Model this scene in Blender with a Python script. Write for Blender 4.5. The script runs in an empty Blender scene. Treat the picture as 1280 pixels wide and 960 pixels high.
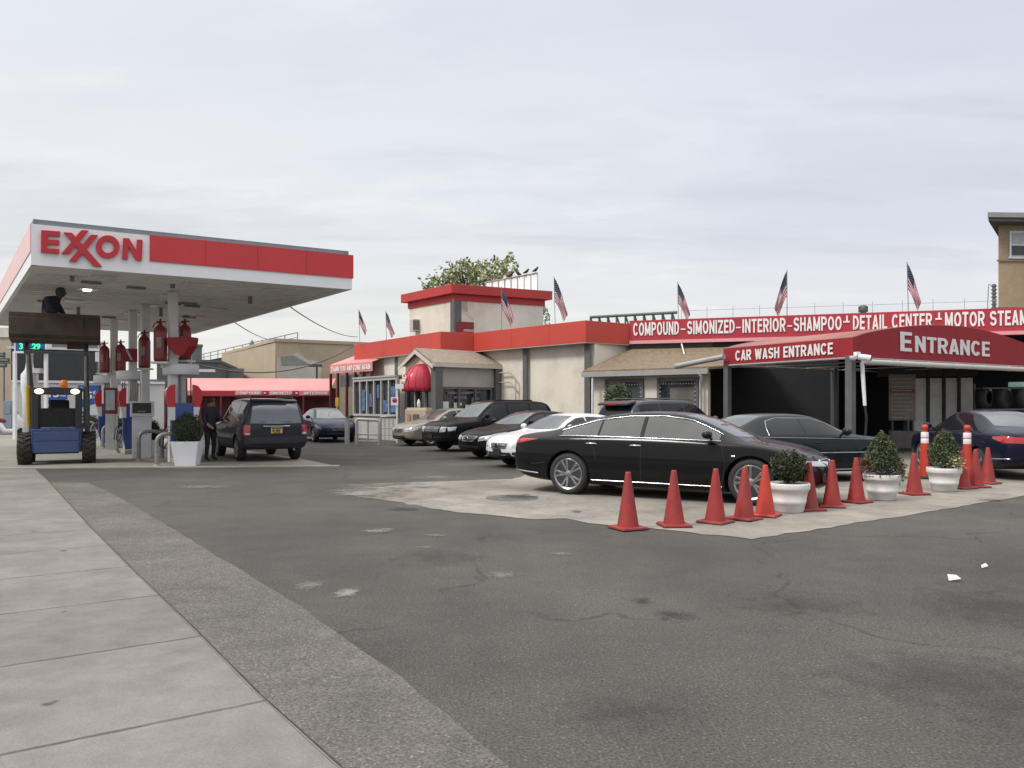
import bpy, bmesh, math, random
from mathutils import Vector, Matrix
from mathutils.bvhtree import BVHTree
R = math.radians
random.seed(7)
SC = bpy.context.scene
COL = SC.collection

# ------------------------------------------------------------------ camera, sky, sun, exposure
FPX, HZ, EYE = 1000.0, 507.0, 1.55          # focal length and horizon in photograph pixels (1280 wide), eye height
cam = bpy.data.cameras.new('camera')
cam.sensor_width = 36.0
cam.lens = 36.0 * FPX / 1280.0
cam.shift_y = (HZ - 480.0) / 1280.0
cam.clip_end = 3000
cam_o = bpy.data.objects.new('camera', cam)
cam_o.location = (0, 0, EYE)
cam_o.rotation_euler = (R(90), 0, 0)
COL.objects.link(cam_o)
SC.camera = cam_o

SUN_AZ = Vector((-0.80, -0.42, 0.0)).normalized()   # towards the sun, in plan
SUN_EL = R(48)
world = bpy.data.worlds.new('World')
SC.world = world
world.use_nodes = True
nt = world.node_tree
nt.nodes.clear()
def wn(t, **k):
    n = nt.nodes.new(t)
    for a, b in k.items(): setattr(n, a, b)
    return n
def wmath(op, a, b=None, c=None, clamp=False):
    n = wn('ShaderNodeMath', operation=op, use_clamp=clamp)
    for i, v in enumerate((a, b, c)):
        if v is None: continue
        if isinstance(v, (int, float)): n.inputs[i].default_value = v
        else: nt.links.new(v, n.inputs[i])
    return n.outputs[0]
tc = wn('ShaderNodeTexCoord')
sep = wn('ShaderNodeSeparateXYZ'); nt.links.new(tc.outputs['Generated'], sep.inputs[0])
sx, sy, sz = sep.outputs
zz = wmath('MAXIMUM', sz, 0.0)
den = wmath('ADD', zz, 0.13)
comb = wn('ShaderNodeCombineXYZ')
nt.links.new(wmath('DIVIDE', sx, den), comb.inputs[0])
nt.links.new(wmath('DIVIDE', sy, den), comb.inputs[1])
def wnoise(scale, detail, rough, sc=(1, 1, 1), loc=(0, 0, 0)):
    mp = wn('ShaderNodeMapping'); mp.inputs['Scale'].default_value = sc; mp.inputs['Location'].default_value = loc
    nt.links.new(comb.outputs[0], mp.inputs[0])
    n = wn('ShaderNodeTexNoise'); n.inputs['Scale'].default_value = scale
    n.inputs['Detail'].default_value = detail; n.inputs['Roughness'].default_value = rough
    nt.links.new(mp.outputs[0], n.inputs['Vector'])
    return n.outputs['Fac']
def wramp(v, stops):
    n = wn('ShaderNodeValToRGB'); nt.links.new(v, n.inputs[0])
    e = n.color_ramp.elements
    while len(e) < len(stops): e.new(0.5)
    for i, (p, c) in enumerate(stops): e[i].position = p; e[i].color = c
    n.color_ramp.interpolation = 'EASE'
    return n.outputs[0]
def wmix(f, a, b, mode='MIX'):
    n = wn('ShaderNodeMix', data_type='RGBA', blend_type=mode)
    if isinstance(f, (int, float)): n.inputs[0].default_value = f
    else: nt.links.new(f, n.inputs[0])
    for i, v in ((6, a), (7, b)):
        if isinstance(v, tuple): n.inputs[i].default_value = v
        else: nt.links.new(v, n.inputs[i])
    return n.outputs[2]
grad = wramp(zz, [(0.0, (.80, .785, .755, 1)), (0.09, (.775, .782, .775, 1)), (0.25, (.735, .765, .815, 1)), (0.46, (.70, .74, .81, 1)), (0.62, (.76, .752, .735, 1))])
cl1 = wramp(wnoise(.55, 7, .58, (1, 2.1, 1), (3.3, 1.2, 0)), [(0.34, (0.955, 0.96, 0.97, 1)), (0.62, (1.045, 1.042, 1.035, 1))])
cl2 = wramp(wnoise(.42, 5, .55, (1, 4.2, 1), (7.9, 5.4, 0)), [(0.54, (1, 1, 1, 1)), (0.74, (.83, .84, .86, 1))])
cloud = wmix(1.0, wmix(1.0, grad, cl1, 'MULTIPLY'), cl2, 'MULTIPLY')
side = wramp(wmath('MULTIPLY_ADD', sx, 1.1, .5, clamp=True), [(0.0, (1.06, 1.05, 1.03, 1)), (.45, (1.035, 1.035, 1.03, 1)), (1.0, (.985, .98, 1.03, 1))])
cloud = wmix(1.0, cloud, side, 'MULTIPLY')
bandz = wramp(zz, [(.165, (0, 0, 0, 1)), (.225, (1, 1, 1, 1)), (.30, (0, 0, 0, 1))])
bandn = wramp(wnoise(.62, 6, .6, (1, 2.6, 1), (1.7, 8.3, 0)), [(.44, (0, 0, 0, 1)), (.62, (.30, .30, .30, 1))])
cloud = wmix(wmix(1.0, bandz, bandn, 'MULTIPLY'), cloud, (.52, .545, .585, 1))
puff = wramp(wnoise(1.15, 8, .62, (1, 1.7, 1), (4.4, .6, 0)), [(.50, (1, 1, 1, 1)), (.68, (1.07, 1.065, 1.05, 1))])
cloud = wmix(1.0, cloud, puff, 'MULTIPLY')
mr = wn('ShaderNodeMapRange', interpolation_type='SMOOTHSTEP')
mr.inputs['From Min'].default_value = 0.46; mr.inputs['From Max'].default_value = 0.95
mr.inputs['To Min'].default_value = 10.4; mr.inputs['To Max'].default_value = 27.0
nt.links.new(zz, mr.inputs['Value'])
vm = wn('ShaderNodeVectorMath', operation='SCALE')
nt.links.new(cloud, vm.inputs[0]); nt.links.new(mr.outputs[0], vm.inputs['Scale'])
sky = wn('ShaderNodeTexSky', sky_type='NISHITA')
sky.sun_disc = False; sky.sun_elevation = SUN_EL
sky.sun_rotation = math.atan2(SUN_AZ.x, SUN_AZ.y)
over = wmix(0.96, sky.outputs[0], vm.outputs[0])
bg = wn('ShaderNodeBackground'); bg.inputs['Strength'].default_value = 0.10
nt.links.new(over, bg.inputs['Color'])
wo = wn('ShaderNodeOutputWorld'); nt.links.new(bg.outputs[0], wo.inputs['Surface'])

sl = bpy.data.lights.new('sun', 'SUN'); sl.energy = 2.3; sl.angle = R(13); sl.color = (1, .965, .91)
so = bpy.data.objects.new('sun', sl); COL.objects.link(so)
sd = Vector((SUN_AZ.x * math.cos(SUN_EL), SUN_AZ.y * math.cos(SUN_EL), math.sin(SUN_EL)))
so.rotation_euler = sd.to_track_quat('Z', 'Y').to_euler()
so.location = (-20, -10, 30)
vs = SC.view_settings
vs.view_transform = 'Standard'; vs.look = 'None'; vs.exposure = 0.0; vs.gamma = 1.0; vs.use_curve_mapping = False
SC.cycles.use_denoising = True
SC.cycles.denoising_prefilter = 'ACCURATE'
SC.cycles.max_bounces = 6
SC.cycles.caustics_reflective = False; SC.cycles.caustics_refractive = False

# ------------------------------------------------------------------ photograph geometry
def at(px, py, Y): return Vector(((px - 640) / FPX * Y, Y, EYE + (HZ - py) / FPX * Y))
def gp(px, py, z=0.0):
    Y = FPX * (EYE - z) / (py - HZ)
    return Vector(((px - 640) / FPX * Y, Y, z))
def onwall(px, py, P, Q):
    k = (px - 640) / FPX
    dx, dy = Q[0] - P[0], Q[1] - P[1]
    t = (P[0] - k * P[1]) / (k * dy - dx)
    Y = P[1] + t * dy
    return at(px, py, Y)
DA = Vector((-.581, .814, 0)); DB = Vector((.814, .581, 0))     # the lot's two main directions
def V(*a): return Vector(a)

# ------------------------------------------------------------------ materials
MATS = {}
def mat(name, col, rough=.6, metal=0.0, var=.12, vscale=3.0, bump=0.0, bscale=40.0, spec=.5, coat=0.0, emit=None, estr=1.0,
        ior=1.5, speck=None, dirt=None, streak=False, alpha=None):
    if name in MATS: return MATS[name]
    m = bpy.data.materials.new(name); m.use_nodes = True
    t = m.node_tree; N = t.nodes; L = t.links
    b = N['Principled BSDF']
    b.inputs['Roughness'].default_value = rough; b.inputs['Metallic'].default_value = metal
    b.inputs['Specular IOR Level'].default_value = spec; b.inputs['IOR'].default_value = ior
    b.inputs['Coat Weight'].default_value = coat; b.inputs['Coat Roughness'].default_value = .03
    geo = N.new('ShaderNodeNewGeometry')
    c = (*col, 1)
    src = None
    def noise(scale, detail=4, rough_=.6, sc=None):
        n = N.new('ShaderNodeTexNoise'); n.inputs['Scale'].default_value = scale
        n.inputs['Detail'].default_value = detail; n.inputs['Roughness'].default_value = rough_
        if sc:
            mp = N.new('ShaderNodeMapping'); mp.inputs['Scale'].default_value = sc
            L.new(geo.outputs['Position'], mp.inputs[0]); L.new(mp.outputs[0], n.inputs['Vector'])
        else: L.new(geo.outputs['Position'], n.inputs['Vector'])
        return n.outputs['Fac']
    def ramp(v, stops):
        n = N.new('ShaderNodeValToRGB'); L.new(v, n.inputs[0]); e = n.color_ramp.elements
        while len(e) < len(stops): e.new(.5)
        for i, (p, cc) in enumerate(stops): e[i].position = p; e[i].color = cc
        return n.outputs[0]
    def mix(f, a, bb, mode='MIX'):
        n = N.new('ShaderNodeMix'); n.data_type = 'RGBA'; n.blend_type = mode
        for i, v in ((0, f), (6, a), (7, bb)):
            if isinstance(v, (tuple, float, int)): n.inputs[i].default_value = v
            else: L.new(v, n.inputs[i])
        return n.outputs[2]
    cur = c
    if var:
        cur = mix(1.0, c, ramp(noise(vscale, 6, .62, (1, 1, .35) if streak else None), [(.3, (1 - var, 1 - var, 1 - var, 1)), (.7, (1 + var,) * 3 + (1,))]), 'MULTIPLY')
    if dirt:
        dc, amt, ds = dirt
        cur = mix(ramp(noise(ds, 8, .7), [(.48, (0, 0, 0, 1)), (.75, (amt, amt, amt, 1))]), cur, (*dc, 1))
    if speck:
        s1, amt = speck
        cur = mix(1.0, cur, ramp(noise(s1, 2, .8), [(.3, (1 - amt,) * 3 + (1,)), (.72, (1 + amt,) * 3 + (1,))]), 'MULTIPLY')
    if isinstance(cur, tuple): b.inputs['Base Color'].default_value = cur
    else: L.new(cur, b.inputs['Base Color'])
    if bump:
        bn = N.new('ShaderNodeBump'); bn.inputs['Strength'].default_value = bump; bn.inputs['Distance'].default_value = .02
        L.new(noise(bscale, 5, .7), bn.inputs['Height']); L.new(bn.outputs[0], b.inputs['Normal'])
    if emit:
        b.inputs['Emission Color'].default_value = (*emit, 1); b.inputs['Emission Strength'].default_value = estr
    MATS[name] = m
    return m
def paint(name, col, metal=.0, rough=.35):
    m = mat(name, col, rough=rough, metal=metal, var=.05, vscale=1.5, coat=.5, spec=.08)
    m.node_tree.nodes['Principled BSDF'].inputs['Coat IOR'].default_value = 1.40
    return m

# ------------------------------------------------------------------ mesh builder
ORIG = {}
def topo(o):
    while o.parent: o = o.parent
    return o
class MB:
    def __init__(s): s.v = []; s.f = []; s.m = []; s.s = []
    def add(s, vs, fs, m=0, smooth=False):
        k = len(s.v); s.v += [Vector(p) for p in vs]
        for f in fs: s.f.append(tuple(i + k for i in f)); s.m.append(m); s.s.append(smooth)
        return s
    def box(s, c, size, rz=0.0, m=0, taper=1.0, rot=None):
        c = Vector(c); h = Vector(size) / 2
        M = rot if rot else Matrix.Rotation(rz, 3, 'Z')
        vs = []
        for z in (-1, 1):
            t = taper if z > 0 else 1.0
            for x, y in ((-1, -1), (1, -1), (1, 1), (-1, 1)): vs.append(c + M @ Vector((x * h.x * t, y * h.y * t, z * h.z)))
        return s.add(vs, [(3, 2, 1, 0), (4, 5, 6, 7), (0, 1, 5, 4), (1, 2, 6, 5), (2, 3, 7, 6), (3, 0, 4, 7)], m)
    def prism(s, pts, vec, m=0):
        n = len(pts); vec = Vector(vec); P = [Vector(p) for p in pts]
        # outward orientation
        nor = Vector((0, 0, 0))
        for i in range(n): nor += P[i].cross(P[(i + 1) % n])
        if nor.dot(vec) > 0: P = P[::-1]
        return s.add(P + [p + vec for p in P], [tuple(range(n)), tuple(range(2 * n - 1, n - 1, -1))] +
                     [(i, i + n, (i + 1) % n + n, (i + 1) % n) for i in range(n)], m)
    def wall(s, p, q, z0, z1, t, m=0):
        """upright slab from plan point p to q; thickness t goes to the left of p->q when positive"""
        p = Vector((p[0], p[1], 0)); q = Vector((q[0], q[1], 0)); d = (q - p).normalized(); n = Vector((-d.y, d.x, 0)) * t
        return s.prism([p + V(0, 0, z0), q + V(0, 0, z0), q + n + V(0, 0, z0), p + n + V(0, 0, z0)], V(0, 0, z1 - z0), m)
    def tube(s, pts, r, n=8, m=0, closed=False):
        P = [Vector(p) for p in pts]; k = len(P)
        rs = r if isinstance(r, (list, tuple)) else [r] * k
        rings = []; up = None
        for i in range(k):
            a = P[i - 1] if (i or closed) else P[i]; b = P[(i + 1) % k] if (i < k - 1 or closed) else P[i]
            d = (b - a)
            d = d.normalized() if d.length > 1e-9 else V(0, 0, 1)
            if up is None:
                up = V(0, 0, 1) if abs(d.z) < .9 else V(1, 0, 0)
            x = d.cross(up)
            if x.length < 1e-6: x = d.cross(V(0, 1, 0))
            x.normalize(); y = x.cross(d).normalized(); up = y
            rings.append([P[i] + (x * math.cos(2 * math.pi * j / n) + y * math.sin(2 * math.pi * j / n)) * rs[i] for j in range(n)])
        vs = [p for rg in rings for p in rg]; fs = []
        for i in range(k if closed else k - 1):
            i2 = (i + 1) % k
            for j in range(n): fs.append((i * n + j, i * n + (j + 1) % n, i2 * n + (j + 1) % n, i2 * n + j))
        s.add(vs, fs, m, True)
        if not closed:
            s.add(rings[0], [tuple(range(n))], m); s.add(rings[-1], [tuple(range(n - 1, -1, -1))], m)
        return s
    def lathe(s, prof, n=24, o=(0, 0, 0), axis='Z', m=0, smooth=True, sc=(1, 1)):
        o = Vector(o); vs = []
        for r, h in prof:
            for j in range(n):
                a = 2 * math.pi * j / n; x, y = r * math.cos(a) * sc[0], r * math.sin(a) * sc[1]
                vs.append(o + (V(x, y, h) if axis == 'Z' else V(x, h, -y) if axis == 'Y' else V(h, x, y)))
        fs = []
        for i in range(len(prof) - 1):
            for j in range(n): fs.append((i * n + j, i * n + (j + 1) % n, (i + 1) * n + (j + 1) % n, (i + 1) * n + j))
        s.add(vs, fs, m, smooth)
        for i, flip in ((0, True), (len(prof) - 1, False)):
            if prof[i][0] > 1e-4:
                rg = tuple(range(n))
                s.add(vs[i * n:(i + 1) * n], [rg[::-1] if flip else rg], m)
        return s
    def grid(s, rows, m=0, smooth=True, closed=False):
        nr, nc = len(rows), len(rows[0]); vs = [p for r in rows for p in r]; fs = []
        for i in range(nr - 1):
            for j in range(nc if closed else nc - 1):
                j2 = (j + 1) % nc
                fs.append((i * nc + j, i * nc + j2, (i + 1) * nc + j2, (i + 1) * nc + j))
        return s.add(vs, fs, m, smooth)
    def mesh(s, me, M, m=0, smooth=False):
        return s.add([M @ v.co for v in me.vertices], [tuple(p.vertices) for p in me.polygons], m, smooth)
    def build(s, name, mats, parent=None, loc=None, bevel=0.0, seg=2, sharp=40, **tags):
        if not isinstance(mats, (list, tuple)): mats = [mats]
        off = V(0, 0, 0)
        if parent is not None: off = ORIG.get(topo(parent).name, V(0, 0, 0))
        elif loc is not None: off = Vector(loc)
        me = bpy.data.meshes.new(name)
        me.from_pydata([v - off for v in s.v], [], s.f)
        for mm in mats: me.materials.append(mm)
        me.polygons.foreach_set('material_index', s.m)
        me.polygons.foreach_set('use_smooth', s.s)
        me.update()
        o = bpy.data.objects.new(name, me); COL.objects.link(o)
        if parent is not None: o.parent = parent
        elif loc is not None: o.location = off; ORIG[o.name] = off
        if bevel:
            b = o.modifiers.new('bevel', 'BEVEL'); b.width = bevel; b.segments = seg; b.limit_method = 'ANGLE'; b.angle_limit = R(35)
        for k, v in tags.items():
            if v is not None: o[k] = v
        return o
def tag(o, label=None, category=None, group=None, kind=None):
    for k, v in (('label', label), ('category', category), ('group', group), ('kind', kind)):
        if v: o[k] = v
    return o
def thing(name, label, category, loc=(0, 0, 0), group=None, world=True):
    o = bpy.data.objects.new(name, None); COL.objects.link(o); o.empty_display_size = .2
    o.location = loc
    if world: ORIG[o.name] = Vector(loc)
    return tag(o, label, category, group)
def dup(src, loc, rz=None, label=None):
    r = src.copy(); COL.objects.link(r); r.location = loc
    if rz is not None: r.rotation_euler = (0, 0, rz)
    if label: r['label'] = label
    def rec(a, b):
        for ch in list(a.children):
            c = ch.copy(); COL.objects.link(c); c.parent = b; rec(ch, c)
    rec(src, r)
    return r

def text_mesh(body, bold=.02, extrude=.02, italic=0.0, spacing=1.0):
    cu = bpy.data.curves.new('t', 'FONT'); cu.body = body; cu.size = 1; cu.extrude = extrude; cu.offset = bold
    cu.space_character = spacing; cu.shear = italic; cu.resolution_u = 3
    o = bpy.data.objects.new('t', cu); COL.objects.link(o)
    dg = bpy.context.evaluated_depsgraph_get(); dg.update()
    me = bpy.data.meshes.new_from_object(o.evaluated_get(dg))
    bpy.data.objects.remove(o); bpy.data.curves.remove(cu)
    return me
def put_text(mb, body, p, q, h, m=0, bold=.025, depth=.02, up=V(0, 0, 1), proud=.012, extrude=None, italic=0.0, spacing=1.0):
    """fit the word between base points p and q (3D), cap height h"""
    me = text_mesh(body, bold, .02, italic, spacing)
    xs = [v.co.x for v in me.vertices]; ys = [v.co.y for v in me.vertices]
    x0, x1, y0, y1 = min(xs), max(xs), min(ys), max(ys)
    p = Vector(p); q = Vector(q); X = (q - p) / (x1 - x0); Y = up * (h / (y1 - y0)); Z = (q - p).cross(up).normalized()
    Mx = Matrix(((X.x, Y.x, Z.x * depth / .04, 0), (X.y, Y.y, Z.y * depth / .04, 0), (X.z, Y.z, Z.z * depth / .04, 0), (0, 0, 0, 1)))
    Mx = Matrix.Translation(p + Z * (proud)) @ Mx @ Matrix.Translation((-x0, -y0, 0))
    mb.mesh(me, Mx, m)
    bpy.data.meshes.remove(me)

def block_letter(ch, t=.20):
    """centre-line strokes of a bold sans capital: (width, [(points, closed)])"""
    w = {'I': .20, 'M': .80, 'W': .92, 'L': .54, 'E': .56, 'T': .60, 'O': .74, 'C': .70, 'G': .72}.get(ch, .66); h = t / 2; k = t * .46
    x0, x1, y0, y1 = h, w - h, k, 1 - k; cx = w / 2
    def arc(c, rx, ry, a0, a1, n=10): return [(c[0] + rx * math.cos(R(a0 + (a1 - a0) * i / n)), c[1] + ry * math.sin(R(a0 + (a1 - a0) * i / n))) for i in range(n + 1)]
    E_ = (cx, .5); rx, ry = w / 2 - h, .5 - k
    S = {
        'O': [(arc(E_, rx, ry, 0, 360, 24)[:-1], True)], 'C': [(arc(E_, rx, ry, 38, 322, 20), False)],
        'G': [(arc(E_, rx, ry, 38, 345, 20), False), ([(cx + .02, .42), (w - .02, .42)], False)],
        'S': [(arc((cx, .5 + ry / 2), rx, ry / 2, 15, 270, 14) + arc((cx, .5 - ry / 2), rx, ry / 2, 90, -165, 14)[1:], False)],
        'U': [([(x0, 1)] + [(x0, .4)] + arc((cx, .36), rx, .36 - k, 180, 360, 10) + [(x1, 1)], False)],
        'D': [([(x0, y0), (cx * .8, y0)] + arc((w - h - .3, .5), .3, .5 - k, -90, 90, 10) + [(x0, y1)], True)],
        'P': [([(x0, 0), (x0, 1)], False), ([(x0, y1)] + arc((w - h - .2, (y1 + .46) / 2), .2, (y1 - .46) / 2, 90, -90, 8) + [(x0, .46)], False)],
        'R': [([(x0, 0), (x0, 1)], False), ([(x0, y1)] + arc((w - h - .2, (y1 + .47) / 2), .2, (y1 - .47) / 2, 90, -90, 8) + [(x0, .47)], False), ([(cx, .46), (w - h, .0)], False)],
        'E': [([(w, y1), (x0, y1), (x0, y0), (w, y0)], False), ([(x0, .51), (w - .05, .51)], False)], 'L': [([(x0, 1), (x0, y0), (w, y0)], False)],
        'I': [([(cx, 0), (cx, 1)], False)], 'T': [([(0, y1), (w, y1)], False), ([(cx, 0), (cx, 1 - t * .5)], False)], 'H': [([(x0, 0), (x0, 1)], False), ([(x1, 0), (x1, 1)], False), ([(x0, .52), (x1, .52)], False)],
        'N': [([(x0, 0), (x0, 1)], False), ([(x1, 0), (x1, 1)], False), ([(x0 - .01, .97), (x1 + .01, .03)], False)],
        'M': [([(x0, 0), (x0, 1)], False), ([(x1, 0), (x1, 1)], False), ([(x0, .97), (cx, .12)], False), ([(x1, .97), (cx, .12)], False)],
        'A': [([(h * .9, 0), (cx, 1)], False), ([(w - h * .9, 0), (cx, 1)], False), ([(w * .25, .26), (w * .75, .26)], False)],
        'W': [([(h * .9, 1), (w * .29, 0)], False), ([(w * .29, 0), (cx, .95)], False), ([(cx, .95), (w * .71, 0)], False), ([(w * .71, 0), (w - h * .9, 1)], False)],
        'Z': [([(0, y1), (w, y1)], False), ([(0, y0), (w, y0)], False), ([(h, .1), (w - h, .9)], False)],
        'K': [([(x0, 0), (x0, 1)], False), ([(x0, .36), (w - h, 1)], False), ([(cx - .04, .58), (w - h, 0)], False)],
        'Y': [([(h, 1), (cx, .42), (w - h, 1)], False), ([(cx, 0), (cx, .45)], False)],
    }
    return w, S.get(ch, [])
def put_block(mb, txt, p, q, h, m=0, t=.185, depth=.02, proud=.012, gap=.10):
    """bold block capitals between base points p and q, cap height h"""
    ws = [(.30 if c == ' ' else block_letter(c)[0]) for c in txt]; tot = sum(ws) + gap * (len(txt) - 1)
    p = Vector(p); q = Vector(q); X = (q - p) / tot; Y = V(0, 0, h); Z = (q - p).cross(V(0, 0, 1)).normalized(); pen = 0.0
    for c, w_ in zip(txt, ws):
        for si, (pts, closed) in enumerate(block_letter(c)[1]):
            P2 = [Vector((a_, b_, 0)) for a_, b_ in pts]; n = len(P2); L_, R_ = [], []
            for i in range(n):
                a_ = P2[i - 1] if (i or closed) else None; b_ = P2[(i + 1) % n] if (i < n - 1 or closed) else None
                d1 = (P2[i] - a_).normalized() if a_ is not None else (b_ - P2[i]).normalized(); d2 = (b_ - P2[i]).normalized() if b_ is not None else d1
                nn = V(-d1.y - d2.y, d1.x + d2.x, 0); nn = nn.normalized() if nn.length > 1e-6 else V(-d1.y, d1.x, 0)
                k = 1.0 / max(.45, nn.dot(V(-d1.y, d1.x, 0))); tt = t / 2 * k
                L_.append(P2[i] + V(nn.x * tt, nn.y * tt * .92, 0)); R_.append(P2[i] - V(nn.x * tt, nn.y * tt * .92, 0))
            W3 = lambda v, z: p + X * (pen + v.x) + Y * min(1, max(0, v.y)) + Z * z
            z0, z1 = proud, proud + depth + si * .0015
            vs = [W3(v, z1) for v in L_] + [W3(v, z1) for v in R_] + [W3(v, z0) for v in L_] + [W3(v, z0) for v in R_]; fs = []
            for i in range(n if closed else n - 1):
                j = (i + 1) % n; fs += [(i, n + i, n + j, j), (i, j, 2 * n + j, 2 * n + i), (n + i, 3 * n + i, 3 * n + j, n + j)]
            if not closed: fs += [(0, 2 * n, 3 * n, n), (n - 1, 2 * n - 1, 4 * n - 1, 3 * n - 1)]
            mb.add(vs, fs, m)
        pen += w_ + gap

def leaves(mb, pts, size, m=0, jit=.4, flat=0.0):
    for p in pts:
        a = random.uniform(0, 6.283); ct = random.uniform(-1, 1); st = math.sqrt(1 - ct * ct)
        n = Vector((st * math.cos(a), st * math.sin(a), ct + flat)).normalized()
        x = n.orthogonal().normalized(); y = n.cross(x)
        r = random.uniform(0, 6.283); x, y = x * math.cos(r) + y * math.sin(r), y * math.cos(r) - x * math.sin(r)
        s = size * random.uniform(1 - jit, 1 + jit); p = Vector(p)
        mm = m if isinstance(m, int) else random.choice(m)
        mb.add([p - x * s, p - y * s * .5 + n * s * .15, p + x * s, p + y * s * .5 + n * s * .15], [(0, 1, 2, 3)], mm)
# ------------------------------------------------------------------ shared materials
WHITE = mat('white_paint', (.74, .75, .76), .45, var=.06, dirt=((.45, .43, .4), .35, 2.0))
FASC_WHITE = mat('white_fascia_panel', (.80, .815, .83), .35, var=.03, dirt=((.55, .54, .52), .25, 1.2))
FASC_RED = mat('red_fascia_panel', (.56, .036, .042), .4, var=.06, vscale=.8, dirt=((.40, .05, .05), .3, .7))
FASC_PINK = mat('gloss_paled_red_panel', (.78, .50, .49), .4, var=.06, vscale=.8)  # pale pink is bright gloss on the red band, put into its colour
FASC_GREY = mat('grey_cap_flashing', (.17, .19, .20), .5, var=.1)
SOFFIT = mat('soffit_panel', (.86, .855, .83), .6, var=.08, vscale=.7, dirt=((.34, .33, .30), .5, 1.4))
STEEL = mat('grey_steel', (.32, .32, .31), .45, .3, var=.12)
DSTEEL = mat('dark_grey_steel', (.13, .135, .14), .5, .2, var=.15)
BLACK = mat('black_plastic', (.018, .018, .02), .45, var=.1)
RUBBER = mat('tyre_rubber', (.025, .025, .026), .75, var=.2, vscale=8, bump=.2, bscale=60)
CHROME = mat('chrome', (.55, .56, .58), .14, 1.0, var=0)
ALLOY = mat('alloy_wheel', (.33, .335, .35), .25, .9, var=.05)
DALLOY = mat('dark_alloy_wheel', (.06, .06, .065), .3, .8, var=.05)
GLASS = mat('tinted_glass', (.012, .014, .016), .04, var=.1, spec=.5, ior=1.42)
PALEGLASS = mat('windscreen_glass', (.085, .098, .103), .05, var=.3, vscale=2.5, spec=.8, ior=1.7)  # pale base colour stands in for sky reflection and light through the glass
LAMPGLASS = mat('clear_lamp_glass', (.50, .52, .54), .08, .35, var=.25, vscale=14, coat=1.0)
REDLAMP = mat('red_lamp_glass', (.42, .012, .015), .12, var=.2, vscale=12, coat=1.0)
AMBER = mat('amber_lamp_glass', (.75, .22, .02), .15, var=.1, coat=1.0, emit=(1, .25, .02), estr=.35)
CONE = mat('red_orange_vinyl', (.30, .027, .024), .5, var=.16, vscale=7, dirt=((.13, .04, .034), .85, 5.0))
CONE2 = mat('bright_orange_vinyl', (.47, .043, .026), .45, var=.1, vscale=5, dirt=((.35, .06, .04), .4, 7.0))
CONEB = mat('black_cone_base_edge', (.05, .025, .022), .7, var=.2)
LEAF = [mat('boxwood_leaf_dark', (.022, .032, .012), .6, var=.3, vscale=9), mat('boxwood_leaf', (.045, .06, .02), .6, var=.3, vscale=9), mat('boxwood_leaf_brown', (.05, .042, .02), .7, var=.3, vscale=9)]
CLEAF = [mat('conifer_leaf_dark', (.030, .042, .018), .6, var=.3, vscale=9), mat('conifer_leaf', (.065, .088, .032), .6, var=.3, vscale=9), mat('conifer_leaf_pale', (.10, .118, .048), .6, var=.3, vscale=9)]
TLEAF = [mat('tree_leaf_dark', (.16, .18, .08), .6, var=.3), mat('tree_leaf', (.28, .31, .14), .6, var=.3), mat('tree_leaf_pale', (.34, .36, .18), .6, var=.3)]
BARK = mat('bark', (.09, .07, .055), .9, var=.3, vscale=5, bump=.4)
SOIL = mat('potting_soil', (.035, .026, .02), .95, var=.3)
BEIGE = mat('beige_stucco', (.71, .66, .575), .85, var=.08, vscale=.9, dirt=((.32, .28, .23), .4, .9), streak=True, bump=.06, bscale=60)
GREYST = mat('grey_stucco', (.40, .385, .36), .85, var=.08, vscale=.9, dirt=((.25, .23, .2), .35, 1.0))
PILAST = mat('dark_grey_pilaster', (.11, .112, .112), .7, var=.12)
REDF = mat('orange_red_fascia', (.52, .060, .040), .5, var=.07, vscale=.6, dirt=((.40, .05, .045), .45, .9))
SIGNRED = mat('red_sign_vinyl', (.40, .030, .050), .5, var=.07, vscale=.7, dirt=((.36, .04, .055), .35, 1.1))
AWNRED = mat('red_awning_canvas', (.275, .011, .020), .75, var=.08, vscale=1.3, dirt=((.30, .02, .03), .4, 1.2), bump=.05, bscale=80)
AWNTOP = mat('weathered_awning_top', (.33, .135, .125), .8, var=.1, vscale=1.3, dirt=((.31, .23, .20), .7, 1.4))
AWNPINK = mat('faded_pink_awning', (.66, .25, .245), .75, var=.07, vscale=.8, dirt=((.60, .30, .28), .5, .8))
LETTER = mat('white_lettering', (.82, .80, .79), .5, var=.03)
PINKTRIM = mat('pink_trim_strip', (.72, .33, .36), .5, var=.05)
SHINGLE = mat('brown_shingle', (.19, .145, .095), .9, var=.25, vscale=6, speck=(30, .35), bump=.5, bscale=25)
SHINGLE2 = mat('tan_grey_shingle', (.27, .225, .18), .9, var=.2, vscale=6, speck=(30, .3), bump=.5, bscale=25)
DARKINT = mat('unlit_tunnel_interior', (.012, .012, .013), .85, var=.3, vscale=.8)  # near-black colour paints in the darkness of the unlit tunnel
WINDARK = mat('dark_window_glass', (.03, .035, .04), .06, var=.5, vscale=1.5, spec=.6)
BLUE = mat('poster_blue', (.03, .10, .36), .5, var=.08)
PUMPBLUE = mat('pump_blue', (.022, .06, .26), .35, var=.08, coat=.3)
PUMPRED = mat('pump_red', (.55, .03, .035), .4, var=.08)
LILAC = mat('pale_lilac_panel', (.42, .44, .55), .45, var=.12, vscale=4)
TANKRED = mat('fire_cylinder_red', (.20, .013, .018), .4, var=.12, coat=.3)
RUST = mat('rusty_bucket_steel', (.072, .056, .042), .8, .1, var=.3, vscale=2.5, dirt=((.115, .068, .042), .7, 2.2), bump=.2)
LOADBLUE = mat('loader_blue', (.028, .058, .17), .5, var=.15, dirt=((.06, .06, .07), .5, 2.5))
YELLOW = mat('hazard_yellow', (.55, .38, .04), .5, var=.15)
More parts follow.
